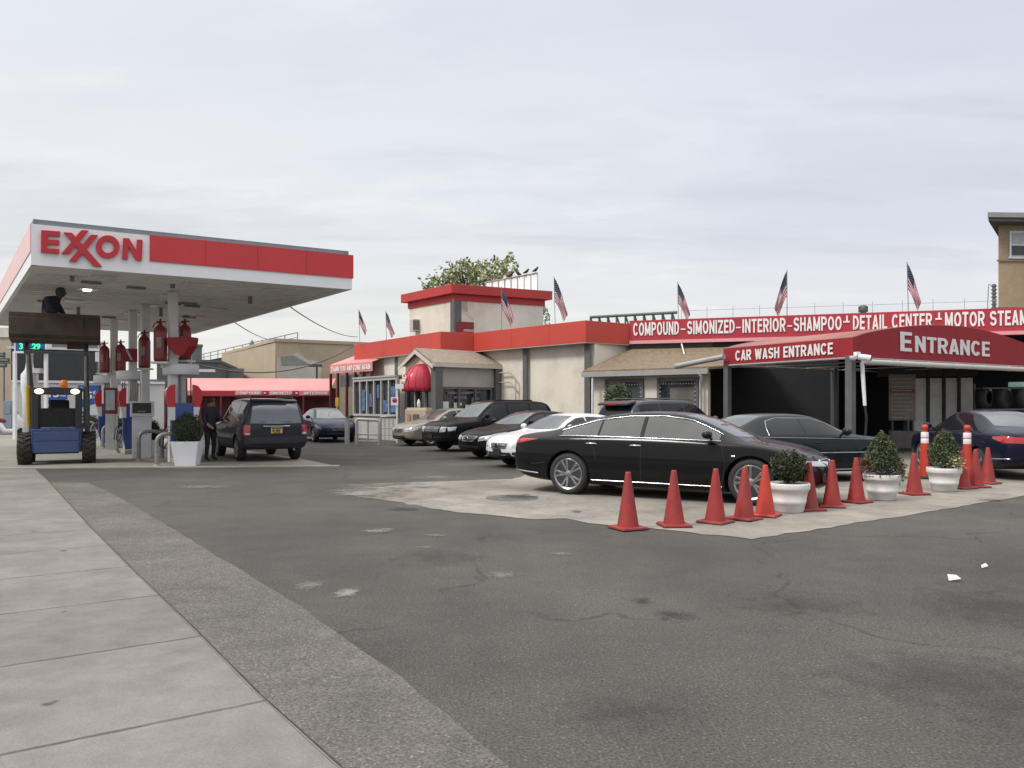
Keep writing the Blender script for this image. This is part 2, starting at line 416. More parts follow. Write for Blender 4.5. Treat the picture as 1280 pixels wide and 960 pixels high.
STEM = mat('plant_stem', (.06, .045, .025), .8, var=.2)

# ------------------------------------------------------------------ ground
def ground_mat(name, col, col2, big, speck, sp_amt, joints=None, rough=.9, light=None, cracks=0.0, bump=.35, spots=0.0):
    m = bpy.data.materials.new(name); m.use_nodes = True
    t = m.node_tree; N = t.nodes; L = t.links; b = N['Principled BSDF']
    b.inputs['Roughness'].default_value = rough; b.inputs['Specular IOR Level'].default_value = .3
    geo = N.new('ShaderNodeNewGeometry'); pos = geo.outputs['Position']
    def noise(scale, d=5, r=.6, vec=None):
        n = N.new('ShaderNodeTexNoise'); n.inputs['Scale'].default_value = scale; n.inputs['Detail'].default_value = d; n.inputs['Roughness'].default_value = r
        L.new(vec or pos, n.inputs['Vector']); return n.outputs['Fac']
    def ramp(v, stops):
        n = N.new('ShaderNodeValToRGB'); L.new(v, n.inputs[0]); e = n.color_ramp.elements
        while len(e) < len(stops): e.new(.5)
        for i, (p, c) in enumerate(stops): e[i].position = p; e[i].color = (c, c, c, 1) if not isinstance(c, tuple) else (*c, 1)
        return n.outputs[0]
    def mix(f, a, bb, mode='MIX'):
        n = N.new('ShaderNodeMix'); n.data_type = 'RGBA'; n.blend_type = mode
        for i, v in ((0, f), (6, a), (7, bb)):
            if isinstance(v, tuple): n.inputs[i].default_value = (*v, 1)
            elif isinstance(v, (float, int)): n.inputs[i].default_value = v
            else: L.new(v, n.inputs[i])
        return n.outputs[2]
    def math_(op, a, bb=None):
        n = N.new('ShaderNodeMath'); n.operation = op
        for i, v in enumerate((a, bb)):
            if v is None: continue
            if isinstance(v, (int, float)): n.inputs[i].default_value = v
            else: L.new(v, n.inputs[i])
        return n.outputs[0]
    cur = mix(ramp(noise(big, 8, .68), [(.36, 0.), (.64, 1.)]), col, col2)
    cur = mix(1.0, cur, ramp(noise(big * 4.3, 6, .65), [(.3, .88), (.7, 1.12)]), 'MULTIPLY')
    s = noise(speck, 3, .75)
    cur = mix(1.0, cur, ramp(s, [(.33, 1 - sp_amt), (.52, 1.0), (.72, 1 + sp_amt * 1.3)]), 'MULTIPLY')
    v = N.new('ShaderNodeTexVoronoi'); v.inputs['Scale'].default_value = speck * .8; L.new(pos, v.inputs['Vector'])
    vsep = N.new('ShaderNodeSeparateXYZ'); L.new(v.outputs['Color'], vsep.inputs[0])
    dot = math_('MULTIPLY', ramp(v.outputs['Distance'], [(.22, 1.), (.40, 0.)]), ramp(vsep.outputs[0], [(.70, 0.), (.74, 1.)]))
    dk = math_('MULTIPLY', ramp(v.outputs['Distance'], [(.25, 1.), (.45, 0.)]), ramp(vsep.outputs[1], [(.74, 0.), (.78, 1.)]))
    cur = mix(math_('MULTIPLY', dot, sp_amt), cur, mix(1.0, cur, (2.3, 2.25, 2.15), 'MULTIPLY'))
    cur = mix(math_('MULTIPLY', dk, sp_amt), cur, mix(1.0, cur, (.45, .45, .46), 'MULTIPLY'))
    if light: cur = mix(ramp(noise(light[1], 9, .75), [(light[2], 0.), (light[2] + .12, light[3])]), cur, light[0])
    if spots:
        v2 = N.new('ShaderNodeTexVoronoi'); v2.inputs['Scale'].default_value = 1.3; v2.inputs['Randomness'].default_value = 1.0
        mp = N.new('ShaderNodeMapping'); mp.inputs['Scale'].default_value = (1, 1, 1); L.new(pos, mp.inputs[0])
        dist = N.new('ShaderNodeTexNoise'); dist.inputs['Scale'].default_value = 9; L.new(pos, dist.inputs['Vector'])
        ad = N.new('ShaderNodeVectorMath'); ad.operation = 'MULTIPLY_ADD'; L.new(dist.outputs['Color'], ad.inputs[0]); ad.inputs[1].default_value = (.09, .09, .09); L.new(mp.outputs[0], ad.inputs[2])
        L.new(ad.outputs[0], v2.inputs['Vector'])
        cur = mix(ramp(v2.outputs['Distance'], [(.045, spots), (.065, 0.)]), cur, (.05, .047, .043))
    if cracks:
        v3 = N.new('ShaderNodeTexVoronoi'); v3.feature = 'DISTANCE_TO_EDGE'; v3.inputs['Scale'].default_value = .28
        dist = N.new('ShaderNodeTexNoise'); dist.inputs['Scale'].default_value = 1.4; dist.inputs['Detail'].default_value = 6; L.new(pos, dist.inputs['Vector'])
        ad = N.new('ShaderNodeVectorMath'); ad.operation = 'MULTIPLY_ADD'; L.new(dist.outputs['Color'], ad.inputs[0]); ad.inputs[1].default_value = (.9, .9, .9); L.new(pos, ad.inputs[2])
        L.new(ad.outputs[0], v3.inputs['Vector'])
        cr = math_('MULTIPLY', ramp(v3.outputs['Distance'], [(.002, 1.), (.008, 0.)]), ramp(noise(.5, 3), [(.47, 0.), (.56, cracks)]))
        cur = mix(cr, cur, (.02, .02, .02))
    if joints:
        d, sp, ph = joints
        dp = N.new('ShaderNodeVectorMath'); dp.operation = 'DOT_PRODUCT'; L.new(pos, dp.inputs[0]); dp.inputs[1].default_value = d
        wob = math_('MULTIPLY', noise(6, 3), .02)
        u = math_('ADD', math_('ADD', math_('DIVIDE', dp.outputs['Value'], sp), ph), wob)
        fr = math_('ABSOLUTE', math_('SUBTRACT', math_('FRACT', u), .5))
        line = ramp(fr, [(.485, 0.), (.4955, 1.)])
        edge = ramp(fr, [(.46, 0.), (.482, 1.), (.492, 0.)])
        cur = mix(math_('MULTIPLY', edge, .35), cur, mix(1.0, cur, (1.18, 1.17, 1.15), 'MULTIPLY'))
        cur = mix(math_('MULTIPLY', line, ramp(noise(2.2, 3), [(.35, .5), (.6, .95)])), cur, (.075, .07, .06))
        # each slab weathers to its own tone
        wnz = N.new('ShaderNodeTexWhiteNoise'); wnz.noise_dimensions = '1D'; L.new(math_('FLOOR', math_('ADD', u, .0)), wnz.inputs['W'])
        cur = mix(1.0, cur, ramp(wnz.outputs['Value'], [(0., .93), (1., 1.05)]), 'MULTIPLY')
    L.new(cur, b.inputs['Base Color'])
    bn = N.new('ShaderNodeBump'); bn.inputs['Strength'].default_value = bump; bn.inputs['Distance'].default_value = .012
    L.new(s, bn.inputs['Height']); L.new(bn.outputs[0], b.inputs['Normal'])
    return m
ASPHALT = ground_mat('asphalt', (.056, .053, .0485), (.096, .0915, .084), .22, 60, .50, cracks=.55, bump=.16, light=((.15, .145, .135), 1.2, .66, .35))
ASPH2 = ground_mat('rough_gravelly_asphalt', (.100, .094, .084), (.142, .133, .118), .8, 60, .5, bump=.18)
WALK = ground_mat('sidewalk_concrete', (.160, .150, .133), (.214, .202, .181), .9, 120, .16, joints=((-.558, .830, 0), 1.40, .02), bump=.08, spots=.75)
PAD = ground_mat('worn_concrete_pad', (.178, .164, .140), (.30, .280, .245), .55, 90, .14, light=((.125, .12, .11), .9, .57, .75), bump=.12)
PADG = ground_mat('forecourt_concrete', (.235, .22, .19), (.285, .268, .235), .4, 90, .12, light=((.11, .105, .095), .5, .58, .6), bump=.12)

def fade_edge(m):
    t = m.node_tree; N = t.nodes; L = t.links; b = N['Principled BSDF']; geo = N.new('ShaderNodeNewGeometry'); sp = N.new('ShaderNodeSeparateXYZ'); L.new(geo.outputs['Position'], sp.inputs[0])
    n1 = N.new('ShaderNodeTexNoise'); n1.inputs['Scale'].default_value = 1.7; n1.inputs['Detail'].default_value = 9; n1.inputs['Roughness'].default_value = .72; L.new(geo.outputs['Position'], n1.inputs['Vector'])
    r0 = N.new('ShaderNodeMapRange'); L.new(sp.outputs[0], r0.inputs['Value']); r0.inputs['From Min'].default_value = -4.6; r0.inputs['From Max'].default_value = 1.6; r0.inputs['To Min'].default_value = -.30; r0.inputs['To Max'].default_value = .55
    ad = N.new('ShaderNodeMath'); ad.operation = 'ADD'; L.new(r0.outputs[0], ad.inputs[0]); L.new(n1.outputs['Fac'], ad.inputs[1])
    r1 = N.new('ShaderNodeMapRange'); L.new(ad.outputs[0], r1.inputs['Value']); r1.inputs['From Min'].default_value = .33; r1.inputs['From Max'].default_value = .62; L.new(r1.outputs[0], b.inputs['Alpha'])
fade_edge(PAD)
def sheet(name, pts, z, material, wob=0.0, step=.35, seed=1):
    rnd = random.Random(seed)
    P = [Vector((p[0], p[1], 0)) for p in pts]; out = []
    for i, p in enumerate(P):
        q = P[(i + 1) % len(P)]; n = max(1, min(120, int((q - p).length / step))) if wob else 1
        nn = (q - p).normalized(); nn = V(-nn.y, nn.x, 0)
        for k in range(n):
            o = nn * rnd.uniform(-wob, wob) if wob and (k or 1) else V(0, 0, 0)
            out.append(p.lerp(q, k / n) + o + V(0, 0, z))
    bm = bmesh.new(); vs = [bm.verts.new(v) for v in out]; f = bm.faces.new(vs)
    if f.normal.z < 0 or True:
        f.normal_update()
        if f.normal.z < 0: f.normal_flip()
    bmesh.ops.triangulate(bm, faces=bm.faces[:])
    me = bpy.data.meshes.new(name); bm.to_mesh(me); bm.free(); me.materials.append(material)
    o = bpy.data.objects.new(name, me); COL.objects.link(o); o['kind'] = 'structure'
    return o
bm_ = MB(); bm_.add([(-600, -60, 0), (600, -60, 0), (600, 1500, 0), (-600, 1500, 0)], [(0, 1, 2, 3)])
bm_.build('ground', ASPHALT, kind='structure')
# forecourt slab under the filling station canopy, with a small kerb edge along its front
fe = [gp(-60, 587.5), gp(120, 585.5), gp(300, 584.5), gp(424, 583.5)]
back = DA * 26
sheet('forecourt_slab', fe + [gp(366, 572.0), gp(366, 572) + back, fe[0] + back], .010, PADG)
kb = MB()
for a, b in zip(fe[:-1], fe[1:]): kb.wall(a, b, .0, .03, .22)
kb.build('forecourt_kerb', mat('kerb_concrete', (.30, .285, .255), .9, var=.15, vscale=2), kind='structure')
# sidewalk: right edge follows the picture, runs on behind the camera
we = [gp(450, 985), gp(420, 960), gp(319, 868), gp(247, 794), gp(161, 710), gp(112, 660), gp(60, 602), gp(44, 587)]
fwd = (we[0] - we[3]).normalized() * 6
left = V(-.83, -.558, 0) * 6.5
sheet('sidewalk', [we[0] + fwd] + we + [we[-1] + V(-.558, .83, 0) * .8, we[-1] + V(-.558, .83, 0) * .8 + left, we[0] + fwd + left], .020, WALK, seed=3)
eg = MB()
for p_, q_ in zip(([we[0] + fwd] + we)[:-1], ([we[0] + fwd] + we)[1:]):
    n_ = V((q_ - p_).y, -(q_ - p_).x, 0).normalized(); eg.add([p_ + V(0, 0, .0215) - n_ * .012, p_ + V(0, 0, .0065) + n_ * .026, q_ + V(0, 0, .0065) + n_ * .022, q_ + V(0, 0, .0215) - n_ * .008], [(0, 1, 2, 3)])
eg.build('sidewalk_edge', mat('dirty_edge_gap', (.05, .046, .04), .95, var=.5, vscale=6), kind='structure')
# rough lighter strip of asphalt next to it
sheet('asphalt_strip', [gp(760, 1075), gp(642, 962), gp(560, 893), gp(452, 812), gp(380, 762), gp(282, 702), gp(205, 655), gp(150, 622), gp(110, 604), gp(62, 603), gp(112, 660), gp(161, 710), gp(247, 794), gp(319, 868), gp(420, 960), gp(520, 1065)], .005, ASPH2, wob=.014, step=.3, seed=5)
# pale worn concrete in front of the car wash entrance
PADPTS = [gp(372, 611), gp(430, 606), gp(520, 603), gp(640, 599), gp(690, 585), V(4.2, 24.5), V(7.2, 27.0), V(17.5, 28.0), V(24, 22.0), gp(1300, 617), gp(1180, 637), gp(1060, 656), gp(940, 674.5),
          gp(860, 666), gp(765, 656.5), gp(735, 654), gp(705, 648), gp(668, 650), gp(610, 644), gp(570, 641), gp(520, 632), gp(480, 625), gp(430, 619)]
sheet('concrete_pad', PADPTS, .006, PAD, wob=.045, step=.2, seed=9)
# smeared marks on the asphalt: small irregular thin films of pale dust and cement
def smear_mat(name, col, amt):
    m = bpy.data.materials.new(name); m.use_nodes = True; t = m.node_tree; N = t.nodes; L = t.links; b = N['Principled BSDF']
    b.inputs['Base Color'].default_value = (*col, 1); b.inputs['Roughness'].default_value = .9
    tc = N.new('ShaderNodeTexCoord'); geo = N.new('ShaderNodeNewGeometry')
    sub = N.new('ShaderNodeVectorMath'); sub.operation = 'SUBTRACT'; L.new(tc.outputs['Generated'], sub.inputs[0]); sub.inputs[1].default_value = (.5, .5, 0)
    ml = N.new('ShaderNodeVectorMath'); ml.operation = 'MULTIPLY'; L.new(sub.outputs[0], ml.inputs[0]); ml.inputs[1].default_value = (2, 2, 0)
    ln = N.new('ShaderNodeVectorMath'); ln.operation = 'LENGTH'; L.new(ml.outputs[0], ln.inputs[0])
    n1 = N.new('ShaderNodeTexNoise'); n1.inputs['Scale'].default_value = 5.5; n1.inputs['Detail'].default_value = 9; n1.inputs['Roughness'].default_value = .78; L.new(geo.outputs['Position'], n1.inputs['Vector'])
    a = N.new('ShaderNodeMath'); a.operation = 'MULTIPLY_ADD'; L.new(ln.outputs['Value'], a.inputs[0]); a.inputs[1].default_value = -.45; L.new(n1.outputs['Fac'], a.inputs[2])
    n2 = N.new('ShaderNodeTexNoise'); n2.inputs['Scale'].default_value = 38; n2.inputs['Detail'].default_value = 4; n2.inputs['Roughness'].default_value = .7; L.new(geo.outputs['Position'], n2.inputs['Vector'])
    a2 = N.new('ShaderNodeMath'); a2.operation = 'MULTIPLY_ADD'; L.new(n2.outputs['Fac'], a2.inputs[0]); a2.inputs[1].default_value = .34; L.new(a.outputs[0], a2.inputs[2])
    r = N.new('ShaderNodeMapRange'); L.new(a2.outputs[0], r.inputs['Value']); r.inputs['From Min'].default_value = .42; r.inputs['From Max'].default_value = .66; r.inputs['To Max'].default_value = amt
    L.new(r.outputs[0], b.inputs['Alpha']); return m
SMEAR = smear_mat('pale_cement_smear', (.30, .29, .27), .7)
SMEAR2 = smear_mat('faint_dust_smear', (.25, .24, .22), .5)
STAIN = smear_mat('dark_oil_stain', (.035, .034, .032), .6)
DARKPATCH = smear_mat('broad_dark_patch', (.042, .040, .038), .3)  # broad soft-edged darker areas of ground
SMZ = [.0]
def smear(px, py, w, h, material, z=.0075):
    SMZ[0] += .00012
    a, b_ = gp(px - w * .75, py + h * .9), gp(px + w * .75, py + h * .9); c, d = gp(px + w * .75, py - h * .9), gp(px - w * .75, py - h * .9)
    mb = MB(); mb.add([q + V(0, 0, z + SMZ[0]) for q in (a, b_, c, d)], [(0, 1, 2, 3)])
    mb.build('ground_smear', material, kind='structure')
for a in [(547, 597, 76, 5, SMEAR2), (472, 664, 36, 6, SMEAR), (532, 685, 24, 4, SMEAR2), (627, 720, 44, 9, SMEAR2), (388, 733, 34, 12, SMEAR2), (434, 742, 32, 11, SMEAR), (407, 795, 18, 18, SMEAR2),
          (448, 618, 66, 5, SMEAR), (545, 632, 90, 9, SMEAR), (655, 630, 110, 14, SMEAR), (720, 646, 70, 9, SMEAR), (365, 866, 14, 5, SMEAR2), (420, 849, 22, 4, SMEAR2), (255, 609, 60, 4, SMEAR2), (545, 670, 30, 4, SMEAR2),
          (340, 582, 80, 4, SMEAR2), (700, 693, 30, 4, SMEAR2), (775, 640, 40, 8, SMEAR)]:
    smear(*a)
for a in [(505, 637, 46, 5, STAIN), (720, 640, 16, 4, STAIN), (840, 770, 60, 14, STAIN), (800, 752, 40, 9, STAIN), (650, 622, 60, 7, STAIN), (1240, 626, 30, 3, STAIN)]: smear(*a, z=.0095)
for a in [(1130, 880, 330, 110, DARKPATCH), (1230, 770, 120, 60, DARKPATCH), (760, 900, 200, 60, DARKPATCH), (560, 700, 140, 24, DARKPATCH), (980, 760, 180, 34, DARKPATCH)]: smear(*a, z=.0085)
mh = gp(640, 623); mm = MB(); mm.lathe([(.0, .012), (.42, .012), (.44, .009)], 28, (mh.x, mh.y, 0)); mm.build('manhole_cover', mat('worn_iron', (.145, .135, .12), .6, .4, var=.2, vscale=12, bump=.6, bscale=90), loc=(mh.x, mh.y, 0), label='round iron manhole cover set in the pale concrete near the black sedan', category='manhole cover')
for px, py, s in ((1193, 727, .048), (1231, 711, .026)):
    p = gp(px, py); mb = MB(); mb.add([(p.x - s, p.y, .01), (p.x + s, p.y - s * .4, .03), (p.x + s * .9, p.y + s, .05), (p.x - s * .6, p.y + s * 1.3, s * 1.1)], [(0, 1, 2, 3)])
    mb.add([(p.x - s, p.y, .008), (p.x + s, p.y - s * .4, .028), (p.x + s * .9, p.y + s, .048), (p.x - s * .6, p.y + s * 1.3, s * 1.1 - .003)], [(3, 2, 1, 0)])
    mb.build('paper_scrap', mat('white_paper', (.60, .61, .59), .8, var=.05), loc=(p.x, p.y, 0), label='larger crumpled white paper scrap lying on the asphalt' if s > .04 else 'tiny white paper fragment on the asphalt beyond the larger scrap', category='litter')

# ------------------------------------------------------------------ filling station canopy
FL, FR = V(-10.4, 17.3, 0), V(-4.2, 21.0, 0); CD = V(-9.3, 13.0, 0)
ZU, ZR0, ZR1, ZT = 4.595, 4.89, 5.485, 5.615
can = thing('station_canopy', 'flat white filling station canopy with red band and large red letters', 'canopy', (FL + CD * .5 + (FR - FL) * .5))
BL, BR = FL + CD, FR + CD
def inset(c, a): return c + (((FL + BR) / 2) - c).normalized() * a
sof = MB(); sof.prism([p + V(0, 0, ZU + .05) for p in (inset(FL, .06), inset(FR, .06), inset(BR, .06), inset(BL, .06))], V(0, 0, .25))
for k in range(1, 40):       # soffit plank joints, as shallow ribs
    a = FL.lerp(BL, k / 40); b = FR.lerp(BR, k / 40); a, b = a.lerp(b, .012), a.lerp(b, .988)
    sof.wall(a, b, ZU + .030, ZU + .048, .018)
sof.build('soffit', SOFFIT, can)
fw = MB()
for p, q in ((FL, FR), (FR, BR), (BR, BL), (BL, FL)): fw.wall(p, q, ZU, ZT - .13, .10)
fw.build('fascia', FASC_WHITE, can)
cap = MB(); ring = [inset(p, .12) for p in (FL, FR, BR, BL)]
for i in range(4): cap.wall(ring[i], ring[(i + 1) % 4], ZT - .128, ZT, .08)
cap.prism([p + V(0, 0, ZT - .2) for p in [inset(p, .25) for p in (FL, FR, BR, BL)]], V(0, 0, .12))
cap.build('cap_flashing', FASC_GREY, can)
nf = (FR - FL).cross(V(0, 0, 1)).normalized()
A_ = onwall(187, 330, FL, FR); A_.z = 0
rb = MB(); rb.wall(A_ + nf * .03, FR + nf * .03 - (FR - FL).normalized() * -.03, ZR0, ZR1 + .012, .028)
nr = (BR - FR).cross(V(0, 0, 1)).normalized()
rb.wall(FR + nr * .03, BR + nr * .03, ZR0, ZR1 + .012, .028)
for k in range(1, 4):
    pass
rb.build('red_band', FASC_RED, can)
for k in range(1, 4):
    q = A_.lerp(FR, k / 4) + nf * .034; m_ = MB(); m_.wall(q, q + (FR - FL).normalized() * .012, ZR0, ZR1 + .01, .005); m_.build('panel_seam', mat('dark_red_seam', (.36, .03, .032), .6), can)  # thin darker red strips at the panel joints
nl = (FL - BL).cross(V(0, 0, 1)).normalized()
pb = MB(); pb.wall(BL + nl * .02, FL + nl * .02, ZR0, ZR1, .018); pb.build('red_band', FASC_PINK, can, label='pinkish band on the left edge, paled by gloss put into its colour')
# lettering
lg = MB()
def zp(x, y): return onwall(x * .1875, 250 + y * .1875, FL, FR)
def letter(pts, extra=0.0):
    P = [zp(*p) for p in pts]; lg.prism([p + nf * .005 for p in P], nf * (.075 + extra))
letter([(275, 205), (401, 213), (399, 246), (319, 241), (318, 267), (396, 272), (394, 303), (317, 298), (316, 325), (396, 331), (394, 361), (272, 350)])
letter([(424, 219), (479, 223), (678, 446), (624, 442)], .006)
letter([(542, 204), (590, 207), (463, 362), (411, 358)])
letter([(604, 235), (653, 238), (507, 414), (460, 409)], .003)
letter([(820, 257), (859, 260), (908, 343), (911, 267), (949, 270), (943, 406), (905, 403), (854, 314), (850, 399), (812, 395)])
oc = []; 
for j in range(28):
    a = 2 * math.pi * j / 28; oc.append((zp(717 + 79 * math.cos(a), 315 + 76 * math.sin(a)), zp(718 + 41 * math.cos(a), 316 + 41 * math.sin(a))))
for j in range(28):
    (a, b), (c, d) = oc[j], oc[(j + 1) % 28]; n1 = nf * .005; n2 = nf * .08
    lg.add([a + n1, c + n1, d + n1, b + n1, a + n2, c + n2, d + n2, b + n2], [(7, 6, 5, 4), (0, 1, 5, 4), (2, 3, 7, 6)])
lg.build('lettering', mat('red_channel_letter', (.50, .02, .03), .4, var=.05), can)
# canopy lights, soffit boxes and columns
for iu, u in enumerate((.22, .5, .78)):
    for iv in range(6):
        c = FL.lerp(FR, u) + CD * (.08 + iv * .165)
        lit = (iu == 0 and iv == 1)
        lb = MB(); lb.box((c.x, c.y, ZU + .028), (.18, .18, .05) if lit else (.5, .5, .05), R(35)); lb.build('soffit_light', mat('light_diffuser_lit', (.8, .8, .75), .4, emit=(1, .97, .9), estr=2.5) if lit else mat('light_diffuser', (.62, .62, .6), .3, var=.1), can)
for k in range(16):
    bx = MB()
    c = FL.lerp(FR, random.uniform(.08, .92)) + CD * random.uniform(.05, .8); h = random.uniform(.08, .3)
    bx.box((c.x, c.y, ZU + .03 - h / 2), (.09, .09, h), R(35)) if k % 2 else bx.box((c.x, c.y, ZU), (.45, .12, .05), R(35))
    bx.build('conduit_box', mat('dirty_soffit_box', (.20, .20, .19), .6), can)
COLM = mat('column_paint', (.72, .715, .70), .55, var=.1, dirt=((.3, .28, .25), .5, 1.5))
for px, Y in ((216, 21.6), (181.5, 24.4), (166, 25.9), (142.5, 28.9)):
    p = at(px, HZ, Y); cb = MB(); cb.box((p.x, p.y, ZU / 2 + .02), (.225, .225, ZU), R(35)); cb.build('column', COLM, can, bevel=.012)
    
# ------------------------------------------------------------------ car wash building
C0 = V(2.86, 31.1, 0); C1 = V(-1.75, 36.5, 0); C2 = V(-3.2, 35.8, 0); C3 = V(-8.6, 43.6, 0)
S0 = V(4.76, 32.4, 0); S1 = V(20.2, 27.2, 0)
ZF0, ZF1 = 4.02, 4.87
bld = thing('car_wash_building', 'long low beige car wash with red fascia, square corner tower and white service lettering', 'building', (1.5, 33.5, 0))
def wallrun(mb, pts, z0, z1, t, m=0):
    for p, q in zip(pts[:-1], pts[1:]): mb.wall(p, q, z0, z1, t, m)
# wall runs from left to right as seen; thickness to the back
iA = (C1 - C0).normalized(); nA = V(-.814, -.581, 0); nB = V(.581, -.814, 0)
w = MB()
set_ = .32                                            # fascia overhang
p3, p2, p1, p0 = C3 - nA * set_, C2 - nA * set_, C1 - nA * set_, C0 - nA * set_
wallrun(w, [p3, p2, p1 + V(.05, .1, 0), p0 + V(.12, .1, 0), S0 + V(.1, .45, 0)], 0, ZF0 + .1, .25)
w.build('wall', BEIGE, bld)
f = MB()
f.wall(C3, C2, ZF0, ZF1, .3); f.wall(C2 + V(.002, 0, 0), C1, ZF0 - .002, ZF1 - .002, .3); f.wall(C1, C0, ZF0, ZF1, .3); f.wall(C0 + V(.003, 0, 0), S0, ZF0 - .003, ZF1 - .003, .3)
f.build('fascia', REDF, bld, bevel=.01)
for p, q, n_ in ((C3, C2, 3), (C1, C0, 3)):
    for k in range(1, n_):
        c_ = p.lerp(q, k / n_ + .04) + nA * .304; c_ = p.lerp(q, k / n_ + .04) + nA * .003; m_ = MB(); m_.wall(c_, c_ + (q - p).normalized() * .02, ZF0 + .01, ZF1 - .01, .004); m_.build('panel_seam', mat('dark_red_seam', (.16, .02, .022)), bld)
rf = MB()
rf.prism([p + V(0, 0, ZF1 - .12) for p in (C3 - nA * .2, C2 - nA * .25, C1 - nA * .25, C0 - nA * .3, S0 + V(0, .3, 0), S1 + V(0, .3, 0), V(26, 44, 0), V(4, 60, 0))], V(0, 0, .06))
rf.build('roof', mat('roofing_felt', (.16, .16, .155), .9, var=.15), bld)
sf = MB(); sf.prism([p + V(0, 0, ZF0 - .03) for p in (C3, C2, C1, C0, S0, S0 + V(.2, .7, 0), p0 + V(.2, .4, 0), p1 + V(.1, .3, 0), p2 + V(.1, .3, 0), p3 + V(.1, .3, 0))], V(0, 0, .028)); sf.build('eave_soffit', GREYST, bld)
# sign band
sb = MB(); ZS0, ZS1 = 4.02, 4.985
sb.wall(S0, S1, ZS0 + .15, ZS1, .25); sb.build('sign_band', SIGNRED, bld)
st_ = MB(); nS = (S1 - S0).cross(V(0, 0, 1)).normalized(); st_.wall(S0 + nS * .05, S1 + nS * .05, ZS0 + .02, ZS0 + .148, .3); st_.build('trim_strip', PINKTRIM, bld)
lt = MB()
def word(mb, txt, x0, x1, yb0, yb1, h, P, Q, **k):
    a, b = onwall(x0, yb0, P, Q), onwall(x1, yb1, P, Q); put_text(mb, txt, a, b, h, **k)
hS = .53
for txt, x0, x1, y0, y1 in (('COMPOUND', 791.5, 849, 419, 417), ('SIMONIZED', 859, 918.5, 416, 414.2), ('INTERIOR', 928, 982, 413.8, 412.2), ('SHAMPOO', 992, 1052, 412, 410),
                            ('DETAIL CENTER', 1066, 1165, 411.5, 407), ('MOTOR STEAM', 1181, 1285, 407.4, 404.5)):
    a, b = onwall(x0, 0, S0, S1), onwall(x1, 0, S0, S1); a.z = b.z = ZS0 + .345
    put_block(lt, txt, a, b, hS)
for px in (854, 923, 987):
    a, b = onwall(px - 3, 0, S0, S1), onwall(px + 3, 0, S0, S1); a.z = b.z = ZS0 + .54; lt.wall(a + nS * .03, b + nS * .03, ZS0 + .53, ZS0 + .58, .025)
for px in (1058, 1173):
    a, b = onwall(px - 4, 0, S0, S1), onwall(px + 4, 0, S0, S1)
    for q, z0, z1 in ((a.lerp(b, .45), .62, .88),): lt.wall(q + nS * .03, q + (b - a).normalized() * .06 + nS * .03, ZS0 + z0, ZS0 + z1, .025)
    lt.wall(a + nS * .034, b + nS * .034, ZS0 + .62, ZS0 + .68, .025)
lt.build('lettering', LETTER, bld)
# pilasters
pl = [(onwall(657, 0, p1, p0), .26), (onwall(735, 0, p1, p0), .3), (onwall(496, 0, p3, p2), .25), (onwall(465, 0, p3, p2), .25)]
for p, w_ in pl:
    m = MB(); q = V(p.x, p.y, 0); m.wall(q - iA * w_ / -2 + nA * .05, q + iA * w_ / -2 + nA * .05, 0, ZF0 - .04, .04) ; m.build('pilaster', PILAST, bld)
cd = MB()
q0 = onwall(621, 0, p1, p0) + nA * .06; q1 = onwall(646, 0, p1, p0) + nA * .06
for zt in (464.5, 477):
    za = at(630, zt, 34).z; cd.tube([V(q0.x, q0.y, za), V(q0.lerp(q1, .75).x, q0.lerp(q1, .75).y, za), V(q1.x, q1.y, za - .35), V(q1.x, q1.y, 1.0)], .03, 6)
cd.build('conduit', mat('tan_conduit', (.40, .35, .28), .6, var=.1), bld)
# dark recess / car wash tunnel under the sign band, right of the side wall
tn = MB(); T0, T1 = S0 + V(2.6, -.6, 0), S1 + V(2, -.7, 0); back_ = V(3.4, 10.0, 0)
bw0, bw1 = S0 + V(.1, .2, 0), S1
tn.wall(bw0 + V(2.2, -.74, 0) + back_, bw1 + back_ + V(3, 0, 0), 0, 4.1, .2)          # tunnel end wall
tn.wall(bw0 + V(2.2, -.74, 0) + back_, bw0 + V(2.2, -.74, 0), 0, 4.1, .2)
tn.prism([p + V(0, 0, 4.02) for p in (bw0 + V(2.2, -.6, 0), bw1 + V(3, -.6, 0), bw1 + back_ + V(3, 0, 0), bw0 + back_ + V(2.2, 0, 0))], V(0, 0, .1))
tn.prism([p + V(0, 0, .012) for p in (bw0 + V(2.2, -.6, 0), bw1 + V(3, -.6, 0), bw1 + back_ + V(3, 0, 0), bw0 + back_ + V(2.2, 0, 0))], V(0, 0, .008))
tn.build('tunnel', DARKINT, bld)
ws = MB(); ws.wall(S0 + V(.02, .12, 0), S0 + V(.02, .12, 0) + (S1 - S0).normalized() * 3.3, 0, 4.1, .2); ws.build('wall', mat('shade_toned_grey_wall', (.07, .07, .07), .8, var=.15), bld, label='grey wall strip above the shingle roof, coloured dark as shade under the sign')  # shade below the sign band is put into this wall's colour
dw = MB(); g0 = S0 + (S1 - S0).normalized() * 3.3; dw.wall(g0 + V(0, .1, 0), g0 + (S1 - S0).normalized() * 4.6 + V(0, .1, 0), 0, 4.1, .2)
dw.build('wall', mat('unlit_black_wall', (.016, .016, .018), .8, var=.3, vscale=.8), bld, label='wall beside the wash tunnel, coloured black for the unlit interior')  # black colour stands in for the lack of light inside
dw = MB(); dw.wall(onwall(1222, 0, S0, S1), S1, 0, 1.3, .25); dw.build('low_wall', mat('unlit_black_wall', (.016, .016, .018)), bld)  # low wall takes the same painted darkness
